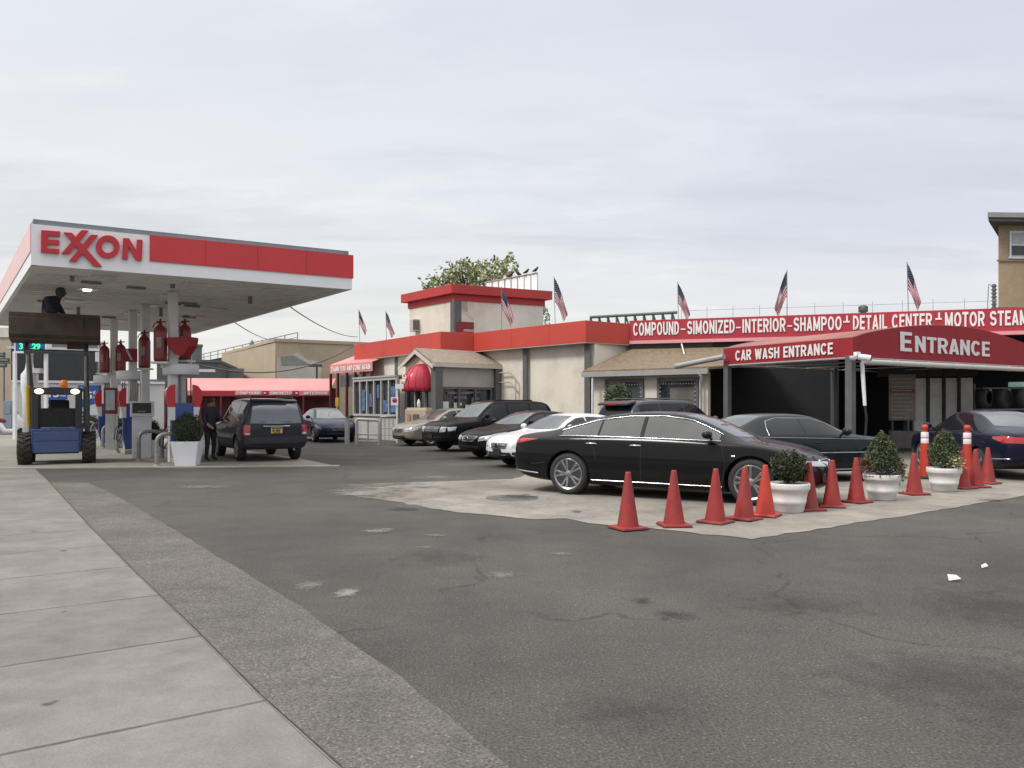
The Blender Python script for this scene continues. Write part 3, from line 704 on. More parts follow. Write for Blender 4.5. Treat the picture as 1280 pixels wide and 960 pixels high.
# white louvred shutter bays
for a, b in ((1146, 1164), (1167, 1184), (1187, 1203), (1206, 1223)):
    A2, B2 = onwall(a, 0, S0, S1) + V(0, .35, 0), onwall(b, 0, S0, S1) + V(0, .35, 0); A2.z = B2.z = 0
    m = MB(); m.wall(A2, B2, .25, 2.55, .05)
    nn = int(2.3 / .11)
    for k in range(nn): m.wall(A2 + nS * .02, B2 + nS * .02, .27 + k * .11, .27 + k * .11 + .07, .018)
    m.build('shutter', mat('white_slatted_shutter', (.74, .76, .76), .5, var=.15), bld)
    fm = MB(); fm.box((A2.x - .06, A2.y - .1, 2.0), (.07, .1, 4.0)); fm.build('post', BLACK, bld)
hb = MB(); hb.wall(onwall(1100, 0, S0, S1) + V(0, .2, 0), onwall(1226, 0, S0, S1) + V(0, .2, 0), 2.62, 3.3, .15); hb.build('header', BLACK, bld)

# tower
TC = V(-2.72, 36.35, 0); TL = TC + V(-2.75, 3.5, 0); TR = TC + V(4.6, 2.3, 0); TB = TL + (TR - TC)
def inn(a, c=(TL + TR) / 2): return a + (c - a).normalized()
tw = MB()
tp = [TL, TC, TR, TB]; cen = (TL + TR) / 2
def shr(p, k): return cen + (p - cen) * k
tw_ = [shr(p, .90) for p in tp]
tw.prism([p + V(0, 0, ZF1 - .4) for p in tw_], V(0, 0, 6.62 - ZF1 + .4)); tower = tw.build('tower', BEIGE, bld)
pp = MB(); pp.prism([shr(p, 1.02) + V(0, 0, 6.66) for p in tp], V(0, 0, .42)); pp.prism([shr(p, .925) + V(0, 0, 6.36) for p in tp], V(0, 0, .30)); pp.build('parapet', mat('dark_red_parapet', (.43, .036, .032), .55, var=.08, vscale=.7), tower, bevel=.015)
tl_, tc_, tr_ = tw_[0], tw_[1], tw_[2]
cp = MB(); dL = (tl_ - tc_).normalized(); dR = (tr_ - tc_).normalized(); nL_ = V(dL.y, -dL.x, 0) * -1; nR_ = V(dR.y, -dR.x, 0)
if nL_.y > 0: nL_ = -nL_
if nR_.y > 0: nR_ = -nR_
cp.prism([p + V(0, 0, ZF1 - .2) for p in (tc_ + dL * .30, tc_ + dL * .30 + nL_ * .04, tc_ + nL_ * .04 + nR_ * .04, tc_ + dR * .32 + nR_ * .04, tc_ + dR * .32)], V(0, 0, 6.36 - ZF1 + .2)); cp.build('pilaster', PILAST, tower)
ac = MB(); a = onwall(522, 0, tl_, tc_); ac.box((a.x + nL_.x * .16, a.y + nL_.y * .16, at(0, 407, a.y).z), (.34, .42, .58), math.atan2(dL.y, dL.x) + R(90)); ac.build('vent_box', mat('vent_box_paint', (.46, .45, .42), .6), tower, bevel=.01)
ac = MB(); ac.box((a.x + nL_.x * .2 - dL.x * .19, a.y + nL_.y * .2 - dL.y * .19, at(0, 407, a.y).z), (.05, .34, .46), math.atan2(dL.y, dL.x)); ac.build('vent_grille', DSTEEL, tower)
sg = MB(); a, b = onwall(570.5, 0, tc_, tr_), onwall(591.5, 0, tc_, tr_); a.z = b.z = 0; z0, z1 = at(0, 415, a.y).z, at(0, 402, a.y).z; sg.wall(a + nR_ * .08, b + nR_ * .08, z0, z1, .07); sg.build('sign_panel', mat('maroon_panel', (.20, .02, .03), .5), tower)
sg = MB(); a2 = onwall(578, 0, tc_, tr_); sg.wall(a2.lerp(b, .05) * 1 + nR_ * .095 - V(0, 0, a2.lerp(b, .05).z), b - V(0, 0, b.z) + nR_ * .095, z0 + .03, z0 + .14, .012); sg.build('sign_strip', mat('pale_strip', (.5, .3, .3), .6), tower)
pt = MB()
for pts in ([(566, 374), (592, 374), (592, 400), (588, 398), (577, 388), (566, 377)],):
    P = [onwall(x, y, tc_, tr_) for x, y in pts]; pt.prism([p + nR_ * .004 for p in P], nR_ * .012)
pt.build('bare_patch', mat('pale_unpainted_patch', (.62, .58, .47), .8, var=.1, dirt=((.40, .42, .36), .5, 2.0)), tower)
pt = MB(); P = [onwall(x, y, tc_, tr_) for x, y in [(577, 375), (584, 375), (584.5, 391), (577, 386)]]; pt.prism([p + nR_ * .018 for p in P], nR_ * .006); pt.build('grey_patch', mat('grey_green_patch', (.36, .38, .34), .8), tower)

# left glazed shop front with its frames and low wall, plus shade awning
G1, G0 = V(-5.05, 35.2, 0), V(-7.7, 39.05, 0)
sh = MB(); sh.wall(G0, G1, 0, 1.08, .2); sh.build('low_wall', mat('pale_block_wall', (.42, .42, .41), .8, var=.12, vscale=1.2), bld)
gl = MB(); gl.wall(G0 + V(.05, .05, 0), G1 + V(.05, .05, 0), 1.1, 2.72, .05); shopg = gl.build('shop_window', WINDARK, bld)
fr = MB()
for k in range(7):
    p = G0.lerp(G1, k / 6); fr.box((p.x, p.y, 1.92), (.11, .11, 1.66), R(-55))
fr.wall(G0 + nA * .06, G1 + nA * .06, 2.70, 2.82, .14); fr.wall(G0 + nA * .08, G1 + nA * .08, 1.06, 1.16, .16)
fr.build('frame', mat('pale_grey_aluminium', (.46, .46, .44), .5, .2, var=.08), shopg)
for a, b, z0, z1 in ((.70, .79, 1.25, 1.8), (.87, .97, 1.25, 2.4), (.38, .45, 1.5, 2.1), (.56, .61, 1.9, 2.5), (.2, .28, 1.3, 2.3)):
    po = MB(); po.wall(G0.lerp(G1, a) + nA * .012, G0.lerp(G1, b) + nA * .012, z0, z1, .01)
    po.build('poster', mat('blue_window_poster', (.06, .12, .26), .5, var=.8, vscale=3.5, dirt=((.20, .38, .50), .8, 3.0)), shopg)
rt = MB(); rt.prism([p + V(0, 0, 2.83) for p in (G0 + nA * .1, G1 + nA * .1, G1 - nA * 1.6, G0 - nA * 1.6)], V(0, 0, .08)); rt.build('shop_roof', GREYST, bld)

# gabled kiosk in front of the corner
K0 = V(-3.24, 33.6, 0); K1 = V(-.62, 35.75, 0); K2 = V(-4.75, 35.72, 0)
kd = (K1 - K0).normalized(); kl = (K2 - K0).normalized(); nK = V(kd.y, -kd.x, 0); nG = V(-.814, -.581, 0)
zE = 3.30; zA = 3.95
kk = MB(); kk.wall(K0, K1, 2.35, zE, .2); kiosk = kk.build('kiosk', GREYST, bld)
kk = MB(); kk.wall(K0, K1, 0, .8, .2); kk.build('low_wall', GREYST, kiosk)
kg = MB(); kg.wall(K2, K0, 2.25, zE, .2)
mid = K2.lerp(K0, .5); kg.prism([K2 + V(0, 0, zE), K0 + V(0, 0, zE), mid + V(0, 0, zA - .05)], -nG * .15); kg.build('gable', mat('cream_gable_board', (.62, .57, .47), .7, var=.06), kiosk)
kr = MB(); ov = .22; ridge0 = mid + nG * ov; ridge1 = mid + kd * 4.2
e0, e1 = K0 + nK * .2 + nG * ov, K1 + nK * .2 + kd * .3; f0 = K2 - nK * .25 + nG * ov
kr.prism([e0 + V(0, 0, zE - .02), e1 + V(0, 0, zE - .02), ridge1 + V(0, 0, zA), ridge0 + V(0, 0, zA)], V(0, 0, .09))
kr.prism([ridge0 + V(0, 0, zA), ridge1 + V(0, 0, zA), f0 + kd * 4.2 + V(0, 0, zE), f0 + V(0, 0, zE)], V(0, 0, .09)); kr.build('roof', SHINGLE2, kiosk)
kt = MB(); kt.wall(e0 + nK * .02, e1 + nK * .02, zE - .12, zE + .06, .05); kt.prism([e0 + V(0, 0, zE - .04), ridge0 + V(0, 0, zA), ridge0 + V(0, 0, zA - .16), e0 + V(0, 0, zE - .2)], nG * .03); kt.prism([f0 + V(0, 0, zE - .04), ridge0 + V(0, 0, zA), ridge0 + V(0, 0, zA - .16), f0 + V(0, 0, zE - .2)], nG * .03)
kt.build('trim', mat('cream_trim', (.58, .54, .46), .6, var=.08), kiosk)
for p, w_ in ((K0, .36), (K1 - kd * .18, .34)): kp = MB(); kp.box((p.x + kd.x * .1, p.y + kd.y * .1, 1.62), (w_, w_, 3.24), math.atan2(kd.y, kd.x)); kp.build('pilaster', PILAST, kiosk)
kw = MB(); kw.wall(K0 + kd * .35 - nK * .12, K1 - kd * .4 - nK * .12, .8, 2.35, .05); kwin = kw.build('window', WINDARK, kiosk)
kf = MB()
for k in range(4):
    p = (K0 + kd * .35).lerp(K1 - kd * .4, k / 3); kf.box((p.x, p.y, 1.57), (.07, .09, 1.56), math.atan2(kd.y, kd.x))
kf.wall(K0 + kd * .3 + nK * .02, K1 - kd * .35 + nK * .02, 2.26, 2.36, .1); kf.build('frame', DSTEEL, kwin)
for a, b, z0, z1 in ((.12, .22, 1.42, 1.72), (.30, .35, 1.3, 1.68), (.38, .42, 1.55, 1.68), (.48, .56, 1.45, 1.58)): kn = MB(); kn.wall(K0.lerp(K1, a) - nK * .06, K0.lerp(K1, b) - nK * .06, z0, z1, .01); kn.build('notice', mat('white_notice', (.7, .71, .72), .6, var=.1), kwin)
for a, b, z0, z1 in ((.2, .55, 2.05, 2.15), (.45, .72, 2.08, 2.16), (.58, .7, 1.5, 1.9), (.3, .5, 1.85, 1.95)): kv = MB(); kv.wall(K0.lerp(K1, a) - nK * .055, K0.lerp(K1, b) - nK * .055, z0, z1, .012); kv.build('window_display', mat('grey_lilac_display', (.17, .16, .20), .5, var=.5, vscale=3), kwin)
kdr = MB(); kdr.wall(K2 + V(.02, .02, 0), K0 + V(.02, .02, 0), .0, 2.25, .1); kdr.build('door', WINDARK, kiosk)
kdf = MB()
for k in (0.02, .36, .7): p = K2.lerp(K0, k); kdf.box((p.x, p.y, 1.12), (.08, .1, 2.24), R(-55))
kdf.build('door_frame', mat('pale_grey_aluminium', (.46, .46, .44), .5), kiosk)
# red waterfall awning on the gable end
dm = MB(); c = K2.lerp(K0, .62); rad = .72; rows = []
for i in range(9):
    th = (math.pi / 2) * i / 8; row = []
    for j in range(17):
        ph = math.pi * j / 16
        x = -math.cos(ph) * rad * math.cos(th * .98); y = math.sin(ph) * .95 * math.cos(th * .98); z = 2.36 + math.sin(th) * .98
        row.append(c + kl * -x + nG * y + V(0, 0, z))
    rows.append(row)
rows.insert(0, [p - V(0, 0, .2) for p in rows[0]])
dm.grid(rows, 0); dome = dm.build('dome_awning', mat('red_vinyl_awning', (.46, .025, .05), .55, var=.08, coat=.15), bld)
sol = dome.modifiers.new('thickness', 'SOLIDIFY'); sol.thickness = .02
rb_ = MB()
for j in range(0, 17, 2): rb_.tube([r_[j] + nG * .012 for r_ in rows], .012, 5)
rb_.build('awning_rib', mat('red_vinyl_awning', (.5, .1, .1)), dome)
em = MB(); ec = c + nG * .93 + V(0, 0, 2.62)
for dx, dz, s1, s2 in ((0, 0, .26, .09), (-.03, .1, .36, .06), (.12, .17, .06, .16), (-.14, .16, .05, .12), (0, -.08, .12, .1)):
    q = ec + kl * dx + V(0, 0, dz); em.box(q, (s1, .03, s2), math.atan2(kl.y, kl.x))
em.build('emblem', LETTER, dome)

# "thank you" shade awning on thin dark red posts
Y0, Y1 = V(-10.1, 44.4, 0), V(-7.15, 40.9, 0)
za0, za1 = 3.32, 3.78
aw = thing('shade_awning', 'small faded pink shade awning on thin dark red posts left of the shop', 'awning', ((Y0 + Y1) / 2))
m = MB(); m.wall(Y0, Y1, za0, za1, .03); m.prism([Y0 + V(0, 0, za1), Y1 + V(0, 0, za1), Y1 - nA * 1.8 + V(0, 0, 4.45), Y0 - nA * 1.8 + V(0, 0, 4.45)], V(0, 0, .03)); m.build('cover', AWNPINK, aw)
m = MB(); put_block(m, 'THANK YOU AND COME AGAIN', Y0.lerp(Y1, .04) + V(0, 0, za0 + .1), Y0.lerp(Y1, .97) + V(0, 0, za0 + .1), .26); m.build('lettering', LETTER, aw)
DRED = mat('dark_red_post', (.10, .012, .02), .5, var=.1)
for k in (0.02, .2, .42, .62, .8, .98):
    p = Y0.lerp(Y1, k); m = MB(); m.box((p.x, p.y, 1.66), (.12, .12, 3.32), R(-55)); m.build('post', DRED, aw)
m = MB(); m.wall(Y0.lerp(Y1, .22) - nA * .1, Y1 - nA * .1, 2.55, 3.2, .04); m.build('valance_panel', mat('slate_panel', (.10, .11, .125), .5, var=.25), aw)

# lean-to with shingle roof and lit-up windows beneath the sign band
L0, L1 = V(2.72, 30.75, 0), V(6.75, 27.45, 0)
lw = MB(); ld = (L1 - L0).normalized(); nL = V(ld.y, -ld.x, 0)
if nL.y > 0: nL = -nL
b0, b1 = L0 - nL * .35 + ld * .25, L1 - nL * .35 - ld * .2
lw.wall(b0, b1, 0, 2.72, .2); lean = lw.build('side_wing', BEIGE, bld)
lr = MB(); zr = 2.80; r0, r1 = V(4.8, 32.35, 3.74), V(9.3, 30.9, 3.74)
lr.prism([L0 + V(0, 0, zr), L1 + V(0, 0, zr), r1, r0], V(0, 0, .09)); lr.prism([L0 + V(0, 0, zr - .004), r0 + V(0, 0, -.004), V(3.1, 31.7, zr)], V(0, 0, .09))
lr.prism([L1 + V(0, 0, zr - .004), V(9.4, 28.6, zr + .2), r1 + V(0, 0, -.004)], V(0, 0, .09)); lr.build('roof', SHINGLE, lean)
GUT = mat('grey_gutter', (.36, .36, .355), .45, .2, var=.1)
lg_ = MB(); lg_.wall(L0 + nL * .1, L1 + nL * .1, zr - .16, zr + .03, .12); a, b = at(845, 458, 27.6), at(905, 446, 25.6); lg_.tube([a, b], .09, 8); lg_.build('gutter', GUT, lean)
ds = MB(); q = L1 - ld * .35 + nL * .06; ds.tube([q + V(0, 0, 2.7), q + V(.1, -.05, 2.55), q + V(.12, .2, 2.4), q + V(.12, .2, .1)], .05, 8)
q = L0 + ld * .45; ds.tube([q + V(0, -.02, 2.68), q + V(0, .1, .1)], .045, 8); ds.build('downspout', WHITE, lean)
BUSHES = []
for a, b in ((.13, .46), (.60, .92)):
    p, q = b0.lerp(b1, a), b0.lerp(b1, b); m = MB(); m.wall(p + nL * .02, q + nL * .02, .7, 2.5, .05); win = m.build('window', WINDARK, lean)
    m = MB(); m.wall(p + nL * .06, q + nL * .06, 2.42, 2.56, .06); m.wall(p + nL * .06, q + nL * .06, .62, .72, .06)
    for z_ in (0, 1): pp_ = p.lerp(q, z_); m.box((pp_.x + nL.x * .04, pp_.y + nL.y * .04, 1.6), (.10, .08, 1.9), math.atan2(ld.y, ld.x))
    m.build('frame', DSTEEL, win)
    m = MB()
    for k in range(13):
        pp_ = p.lerp(q, .06 + .88 * k / 12) + nL * .055; m.box((pp_.x, pp_.y, 2.33), (.035, .02, .035), math.atan2(ld.y, ld.x))
    for e_ in (.05, .95):
        for k in range(9):
            pp_ = p.lerp(q, e_) + nL * .055; m.box((pp_.x, pp_.y, 2.2 - k * .15), (.03, .02, .035), math.atan2(ld.y, ld.x))
    m.build('light_string', mat('small_white_bulb', (.7, .68, .66), .4, var=.05), win)
    if a > .5:
        m = MB(); m.wall(p.lerp(q, .3) + nL * .03, p.lerp(q, .93) + nL * .03, .9, 2.2, .012); m.build('curtain', mat('dim_window_board', (.12, .11, .10), .5, var=.35, vscale=2), win)

# ------------------------------------------------------------------ entrance awning
E0, E1 = V(9.2, 21.6, 0), V(17.95, 27.2, 0); ED = V(-2.34, 4.35, 0)
zb_, zc_, zt_ = 2.86, 3.40, 3.98
ea = thing('entrance_awning', 'deep red arched canvas entrance awning on grey posts before the car wash tunnel', 'awning', ((E0 + E1) / 2 + ED / 2))
nE = (E1 - E0).cross(V(0, 0, 1)).normalized(); nW = V(-ED.y, ED.x, 0).normalized()
if nW.x > 0: nW = -nW
arch = []
for k in range(25):
    t = k / 24; arch.append(E0.lerp(E1, t) + V(0, 0, zc_ + (zt_ - zc_) * (math.sin(math.pi * t) ** .8)))
m = MB(); front = [E0 + V(0, 0, zb_)] + [E1 + V(0, 0, zb_)] + arch[::-1]
# slight downward belly of the hem
m.prism([p for p in front], -nE * .03); m.wall(E0 + ED, E0, zb_, zc_, .03); m.wall(E1, E1 + ED, zb_, zc_, .03); cov = m.build('cover', AWNRED, ea)
m = MB(); m.grid([arch, [p + ED for p in arch]], 0); top_ = m.build('top_sheet', AWNTOP, ea); s_ = top_.modifiers.new('t', 'SOLIDIFY'); s_.thickness = .02
m = MB()
a, b = onwall(1124.5, 444, E0, E1), onwall(1236, 451, E0, E1); a.z = 3.10; b.z = 3.10
put_block(m, 'E', a, a.lerp(b, .115), .56); put_block(m, 'NTRANCE', a.lerp(b, .15), b, .47)
m.build('lettering', mat('white_canvas_lettering', (.72, .69, .69), .6, var=.05), ea); m = MB(); L_ = E0 + ED
a, b = onwall(920, 0, L_, E0), onwall(1042, 0, L_, E0); a.z = b.z = 2.97
put_block(m, 'CAR WASH ENTRANCE', a, b, .33); m.build('lettering', mat('white_canvas_lettering', (.72, .69, .69), .6, var=.05), ea)
for k, (p, s_) in enumerate(((E0 + V(-.02, .1, 0), .2), (E0 + ED + V(.1, -.1, 0), .18), (E1 + V(-.12, .06, 0), .16), (E1 + ED + V(-.1, -.1, 0), .16), (E0.lerp(E1, .55) + ED, .16))):
    m = MB(); m.box((p.x, p.y, zb_ / 2 + .02), (s_, s_, zb_ + .04), R(33)); m.build('post', mat('dark_grey_post', (.115, .118, .122), .5, .2, var=.12), ea, bevel=.008)
m = MB(); fr_ = [E0, E1, E1 + ED, E0 + ED]
for i in range(4): m.tube([fr_[i] + V(0, 0, zb_ - .02), fr_[(i + 1) % 4] + V(0, 0, zb_ - .02)], .035, 6)
for k in range(1, 5):
    t = k / 5; m.tube([E0.lerp(E1, t) + V(0, 0, zb_), E0.lerp(E1, t) + ED + V(0, 0, zb_)], .025, 6)
m.build('frame', STEEL, ea)
m = MB(); a = E0 + (E1 - E0).normalized() * .3 + nE * .12; b = E1 + (E1 - E0).normalized() * .8 + nE * .12
m.tube([a + V(0, 0, 2.74), b + V(0, 0, 2.74)], .075, 10)
for k in range(1, 7):
    p = a.lerp(b, k / 7); d_ = (b - a).normalized() * .04; m.tube([p + V(0, 0, 2.74) - d_, p + V(0, 0, 2.74) + d_], .086, 10)
m.build('pipe', mat('dirty_white_pipe', (.50, .485, .45), .5, var=.12, dirt=((.25, .22, .18), .5, 3)), ea)
m = MB(); q = a + V(-.08, -.06, 0)
m.tube([q + V(0, 0, 2.72), q + V(.02, 0, 2.6), q + V(.08, -.02, 1.55)], [.045, .055, .045], 10); hz = m.build('hose', WHITE, ea)
m = MB(); m.tube([q + V(.08, -.02, 1.55), q + V(.12, -.03, 1.2), q + V(.1, 0, .7), q + V(-.1, .05, .25), q + V(-.5, .1, .03)], .035, 8); m.build('hose_tail', BLACK, hz)
# security camera on the awning corner
cm = thing('security_camera', 'small white security camera fixed at the awning corner', 'camera', E0 + nE * .1 + V(-.05, 0, 2.85))
q = E0 + nE * .16 + V(0, 0, 2.86); m = MB(); m.tube([q, q + V(.28, -.12, -.05)], .085, 12); m.box(q + V(-.02, .02, .08), (.14, .12, .1), .4); m.build('housing', WHITE, cm, bevel=.01)
m = MB(); m.tube([q + V(.28, -.12, -.05), q + V(.31, -.133, -.055)], .06, 12); m.build('lens', BLACK, cm)
m = MB(); m.lathe([(.10, 0), (.10, -.05), (.07, -.1), (0, -.12)], 14, q + V(-.14, -.03, .02)); m.build('dome', WHITE, cm)

# menu board, tyre rack and sundries under the awning
def board():
    P, Q = V(12.72, 27.0, 0), V(13.50, 26.75, 0); t = thing('menu_board', 'dim grey wash price board standing under the entrance awning', 'sign board', (P + Q) / 2)
    n = (Q - P).cross(V(0, 0, 1)).normalized()
    m = MB(); m.wall(P, Q, 1.05, 2.60, .06); m.build('panel', mat('dim_price_panel', (.17, .15, .14), .6, var=.2, vscale=1.5), t, bevel=.01)  # dark greys carry the dimness under the awning in the colour
    m = MB()
    for k in range(11): 
        a_ = random.uniform(.05, .12); b_ = random.uniform(.7, .95); m.wall(P.lerp(Q, a_) + n * .012, P.lerp(Q, b_) + n * .012, 1.13 + k * .13, 1.165 + k * .13, .01)
    m.build('price_line', mat('price_line_grey', (.27, .25, .23), .6, var=.3, vscale=9), t)
    m = MB(); m.wall(P.lerp(Q, .03) + n * .011, P.lerp(Q, .97) + n * .011, 1.98, 2.10, .008); m.build('red_line', mat('price_line_red', (.16, .035, .03), .6), t)
    for k in (.12, .88):
        m = MB(); p = P.lerp(Q, k); m.box((p.x, p.y, .53), (.07, .07, 1.06)); m.build('leg', BLACK, t)
    m = MB(); m.wall(P.lerp(Q, .05) + n * .1, P.lerp(Q, 1.15) + n * .1, .12, .70, .5); o = m.build('service_counter', mat('dim_counter', (.13, .12, .12), .7, var=.2), loc=(13.4, 26.4, 0), bevel=.01)
    tag(o, 'low grey counter below the dim price board', 'counter')
board()
def tyre_mesh():
    m = MB(); r, w_ = .36, .24
    m.lathe([(.20, -w_ / 2), (.25, -w_ / 2 - .01), (.33, -w_ / 2 + .005), (r, -w_ / 2 + .05), (r + .004, 0), (r, w_ / 2 - .05), (.33, w_ / 2 - .005), (.25, w_ / 2 + .01), (.20, w_ / 2), (.20, -w_ / 2)], 28, (0, 0, r), 'Y')
    return m
rk0, rk1 = V(15.95, 27.15, 0), V(19.2, 26.1, 0)
rk = thing('tyre_rack', 'dark steel rack holding a row of tyres right of the shutters', 'rack', (rk0 + rk1) / 2)
m = MB()
for z_ in (1.42, 2.14): 
    for o_ in (0, .45): m.tube([rk0 + V(0, o_, z_), rk1 + V(0, o_, z_)], .03, 6)
m.build('rail', DSTEEL, rk)
for k in (0, .5, 1):
    m = MB(); p = rk0.lerp(rk1, k); m.box((p.x + .0, p.y + .45, 1.15), (.06, .06, 2.3)); m.build('upright', DSTEEL, rk)
m = MB(); 
for a_, b_ in ((.22, .42), (.46, .62), (.75, .98)): m.wall(rk0.lerp(rk1, a_) + V(0, -.06, 0), rk0.lerp(rk1, b_) + V(0, -.06, 0), 2.18, 2.34, .03)
m.build('shelf_label', mat('pale_green_label', (.40, .62, .52), .5, var=.3, vscale=3), rk)
tlab = ['leftmost black tyre on the rack, next to the shutters', 'second black tyre from the left on the rack', 'third black tyre on the rack, in its middle', 'fourth black tyre from the left on the rack', 'fifth black tyre on the rack, above the dark blue sedan roof', 'rightmost black tyre on the rack, at the frame edge']
ty0 = None
for k in range(6):
    p = rk0.lerp(rk1, .06 + .165 * k) + V(0, .2, 1.46)
    if ty0 is None:
        ty0 = thing('tyre', tlab[0], 'tyre', (0, 0, 0), 'tyres on the rack', world=False); tyre_mesh().build('tread', RUBBER, ty0)
        m = MB(); m.box((.0, -.14, .66), (.05, .02, .07)); m.box((.1, -.14, .62), (.04, .02, .06)); m.build('glint_mark', WHITE, ty0)  # small white tabs stand in for glints on the tyre
        ty0.location = p; ty0.rotation_euler.z = R(38)
    else: dup(ty0, p, R(38 + random.uniform(-6, 6)), tlab[k])
# ------------------------------------------------------------------ vehicles
def lerp_tab(tab, x):
    if x <= tab[0][0]: return tab[0][1]
    for (a, u), (b, v) in zip(tab[:-1], tab[1:]):
        if x <= b: return u + (v - u) * (x - a) / (b - a)
    return tab[-1][1]
class Car:
    """body lofted from stations (x, z_bottom, z_belt, z_top, half width, half width of the top), x forward; then arches cut and trim projected on"""
    def __init__(s, root, rows, axles, r, tw, paint_m, bulge=(.10, .14), clad=None, clad_m=None):
        s.root = root; s.rows = rows; s.axles = axles; s.r = r; s.tw = tw
        s.belt = [(q[0], q[2]) for q in rows]; s.top = [(q[0], q[3]) for q in rows]; s.w = [(q[0], q[4]) for q in rows]; s.wt = [(q[0], q[5]) for q in rows]
        s.W = max(q[4] for q in rows)
        def half(q):
            x, zb, ze, zt, w, wt = q; d = zt - ze
            wl = w * .965
            return [(w * .72, zb), (w * .93, zb + .015), (w * .985, zb + .12 * (ze - zb) + .02), (w, zb + .45 * (ze - zb)), (w * .995, zb + .78 * (ze - zb)), (w * .968, ze - .015),
                    (wl + (wt - wl) * .10, ze + d * .08), (wl + (wt - wl) * .55, ze + d * .52), (wt, zt - d * .12 - .012), (wt * .93, zt - .022), (wt * .5, zt - .004)]
        vs = []; NR = 0
        for q in rows:
            h = half(q); ring = [(q[0], -y, z) for y, z in h] + [(q[0], 0, h[-1][1] + .006)] + [(q[0], y, z) for y, z in h[::-1]] + [(q[0], 0, h[0][1])]
            NR = len(ring); vs += ring
        K = 11; fs = []
        for i in range(len(rows) - 1):
            for j in range(NR):
                j2 = (j + 1) % NR; fs.append((i * NR + j, i * NR + j2, (i + 1) * NR + j2, (i + 1) * NR + j))
        vs = [Vector(v) for v in vs]
        for e, base, bg_, flip in ((0, 0, -bulge[0], True), (1, (len(rows) - 1) * NR, bulge[1], False)):
            mids = [base + NR - 1]
            for k in range(1, K - 1):
                a = vs[base + k]; vs.append(Vector((a.x + bg_, 0, a.z))); mids.append(len(vs) - 1)
            mids.append(base + K)
            for m_ in (mids[0], mids[-1]): vs[m_].x += bg_
            for k in range(K - 1):
                Rk, Rk1, Lk, Lk1 = base + k, base + k + 1, base + 2 * K - k, base + 2 * K - k - 1
                for f in ((Rk, Rk1, mids[k + 1], mids[k]), (mids[k], mids[k + 1], Lk1, Lk)): fs.append(f if flip else f[::-1])
        me = bpy.data.meshes.new('body'); me.from_pydata(vs, [], fs)
        bm = bmesh.new(); bm.from_mesh(me); bmesh.ops.recalc_face_normals(bm, faces=bm.faces); bm.to_mesh(me); bm.free()
        o = bpy.data.objects.new('body', me); COL.objects.link(o)
        sub = o.modifiers.new('s', 'SUBSURF'); sub.levels = 2; sub.render_levels = 2
        dg = bpy.context.evaluated_depsgraph_get(); dg.update()
        m1 = bpy.data.meshes.new_from_object(o.evaluated_get(dg))
        s.bvh = BVHTree.FromPolygons([v.co for v in m1.vertices], [tuple(p.vertices) for p in m1.polygons])
        R_ = r + .05
        cut = MB()
        for ax in axles:
            for sg in (-1, 1):
                y0 = sg * (s.W - tw - .10); y1 = sg * (s.W + .3); a, b = min(y0, y1), max(y0, y1)
                cut.lathe([(R_, a), (R_, b)], 40, (ax, 0, r), 'Y')
        cme = bpy.data.meshes.new('cut'); cme.from_pydata(cut.v, [], cut.f)
        bm = bmesh.new(); bm.from_mesh(cme); bmesh.ops.remove_doubles(bm, verts=bm.verts, dist=1e-5); bmesh.ops.recalc_face_normals(bm, faces=bm.faces); bm.to_mesh(cme); bm.free()
        co = bpy.data.objects.new('cut', cme); COL.objects.link(co)
        bo = o.modifiers.new('b', 'BOOLEAN'); bo.operation = 'DIFFERENCE'; bo.object = co; bo.solver = 'EXACT'
        dg = bpy.context.evaluated_depsgraph_get(); dg.update()
        m2 = bpy.data.meshes.new_from_object(o.evaluated_get(dg))
        bpy.data.objects.remove(co); bpy.data.objects.remove(o)
        m2.materials.clear()
        for mm in (paint_m, BLACK, clad_m or BLACK): m2.materials.append(mm)
        for p in m2.polygons:
            c = p.center; idx = 0
            if clad and c.z < clad and abs(p.normal.z) < .95: idx = 2
            for ax in axles:
                d = math.hypot(c.x - ax, c.z - r)
                if d < R_ + .004 and abs(c.y) < s.W + .01 and abs(d - R_) < .02 and abs(c.y) > s.W - tw - .2 and abs(p.normal.y) < .3: idx = 1
                if d < R_ and abs(abs(c.y) - (s.W - tw - .10)) < .004: idx = 1
            if p.normal.z < -.8 and c.z < .4: idx = 1
            p.material_index = idx; p.use_smooth = True
        m2.set_sharp_from_angle(angle=R(38))
        m2.name = 'body'
        s.body = bpy.data.objects.new('body', m2); COL.objects.link(s.body); s.body.parent = root
        s.m1 = m1
    def cast(s, view, a, b):
        if view == 'left': o, d = (a, 3, b), (0, -1, 0)
        elif view == 'right': o, d = (a, -3, b), (0, 1, 0)
        elif view == 'front': o, d = (6, a, b), (-1, 0, 0)
        elif view == 'rear': o, d = (-6, a, b), (1, 0, 0)
        else: o, d = (a, b, 4), (0, 0, -1)
        h = s.bvh.ray_cast(Vector(o), Vector(d))
        return (h[0], h[1]) if h[0] is not None else None
    def patch(s, name, view, lo, up, m, n=14, k=5, off=.004, parent=None, mb=None, build=True, mi=0):
        """sheet between two polylines lo/up (same direction) laid on the body, with a rim going into it"""
        def res(pl, t):
            ds = [0]
            for p, q in zip(pl[:-1], pl[1:]): ds.append(ds[-1] + math.hypot(q[0] - p[0], q[1] - p[1]) + 1e-9)
            u = t * ds[-1]
            for i in range(len(pl) - 1):
                if u <= ds[i + 1] + 1e-12:
                    f = (u - ds[i]) / (ds[i + 1] - ds[i]); return (pl[i][0] + (pl[i + 1][0] - pl[i][0]) * f, pl[i][1] + (pl[i + 1][1] - pl[i][1]) * f)
            return pl[-1]
        rows = []
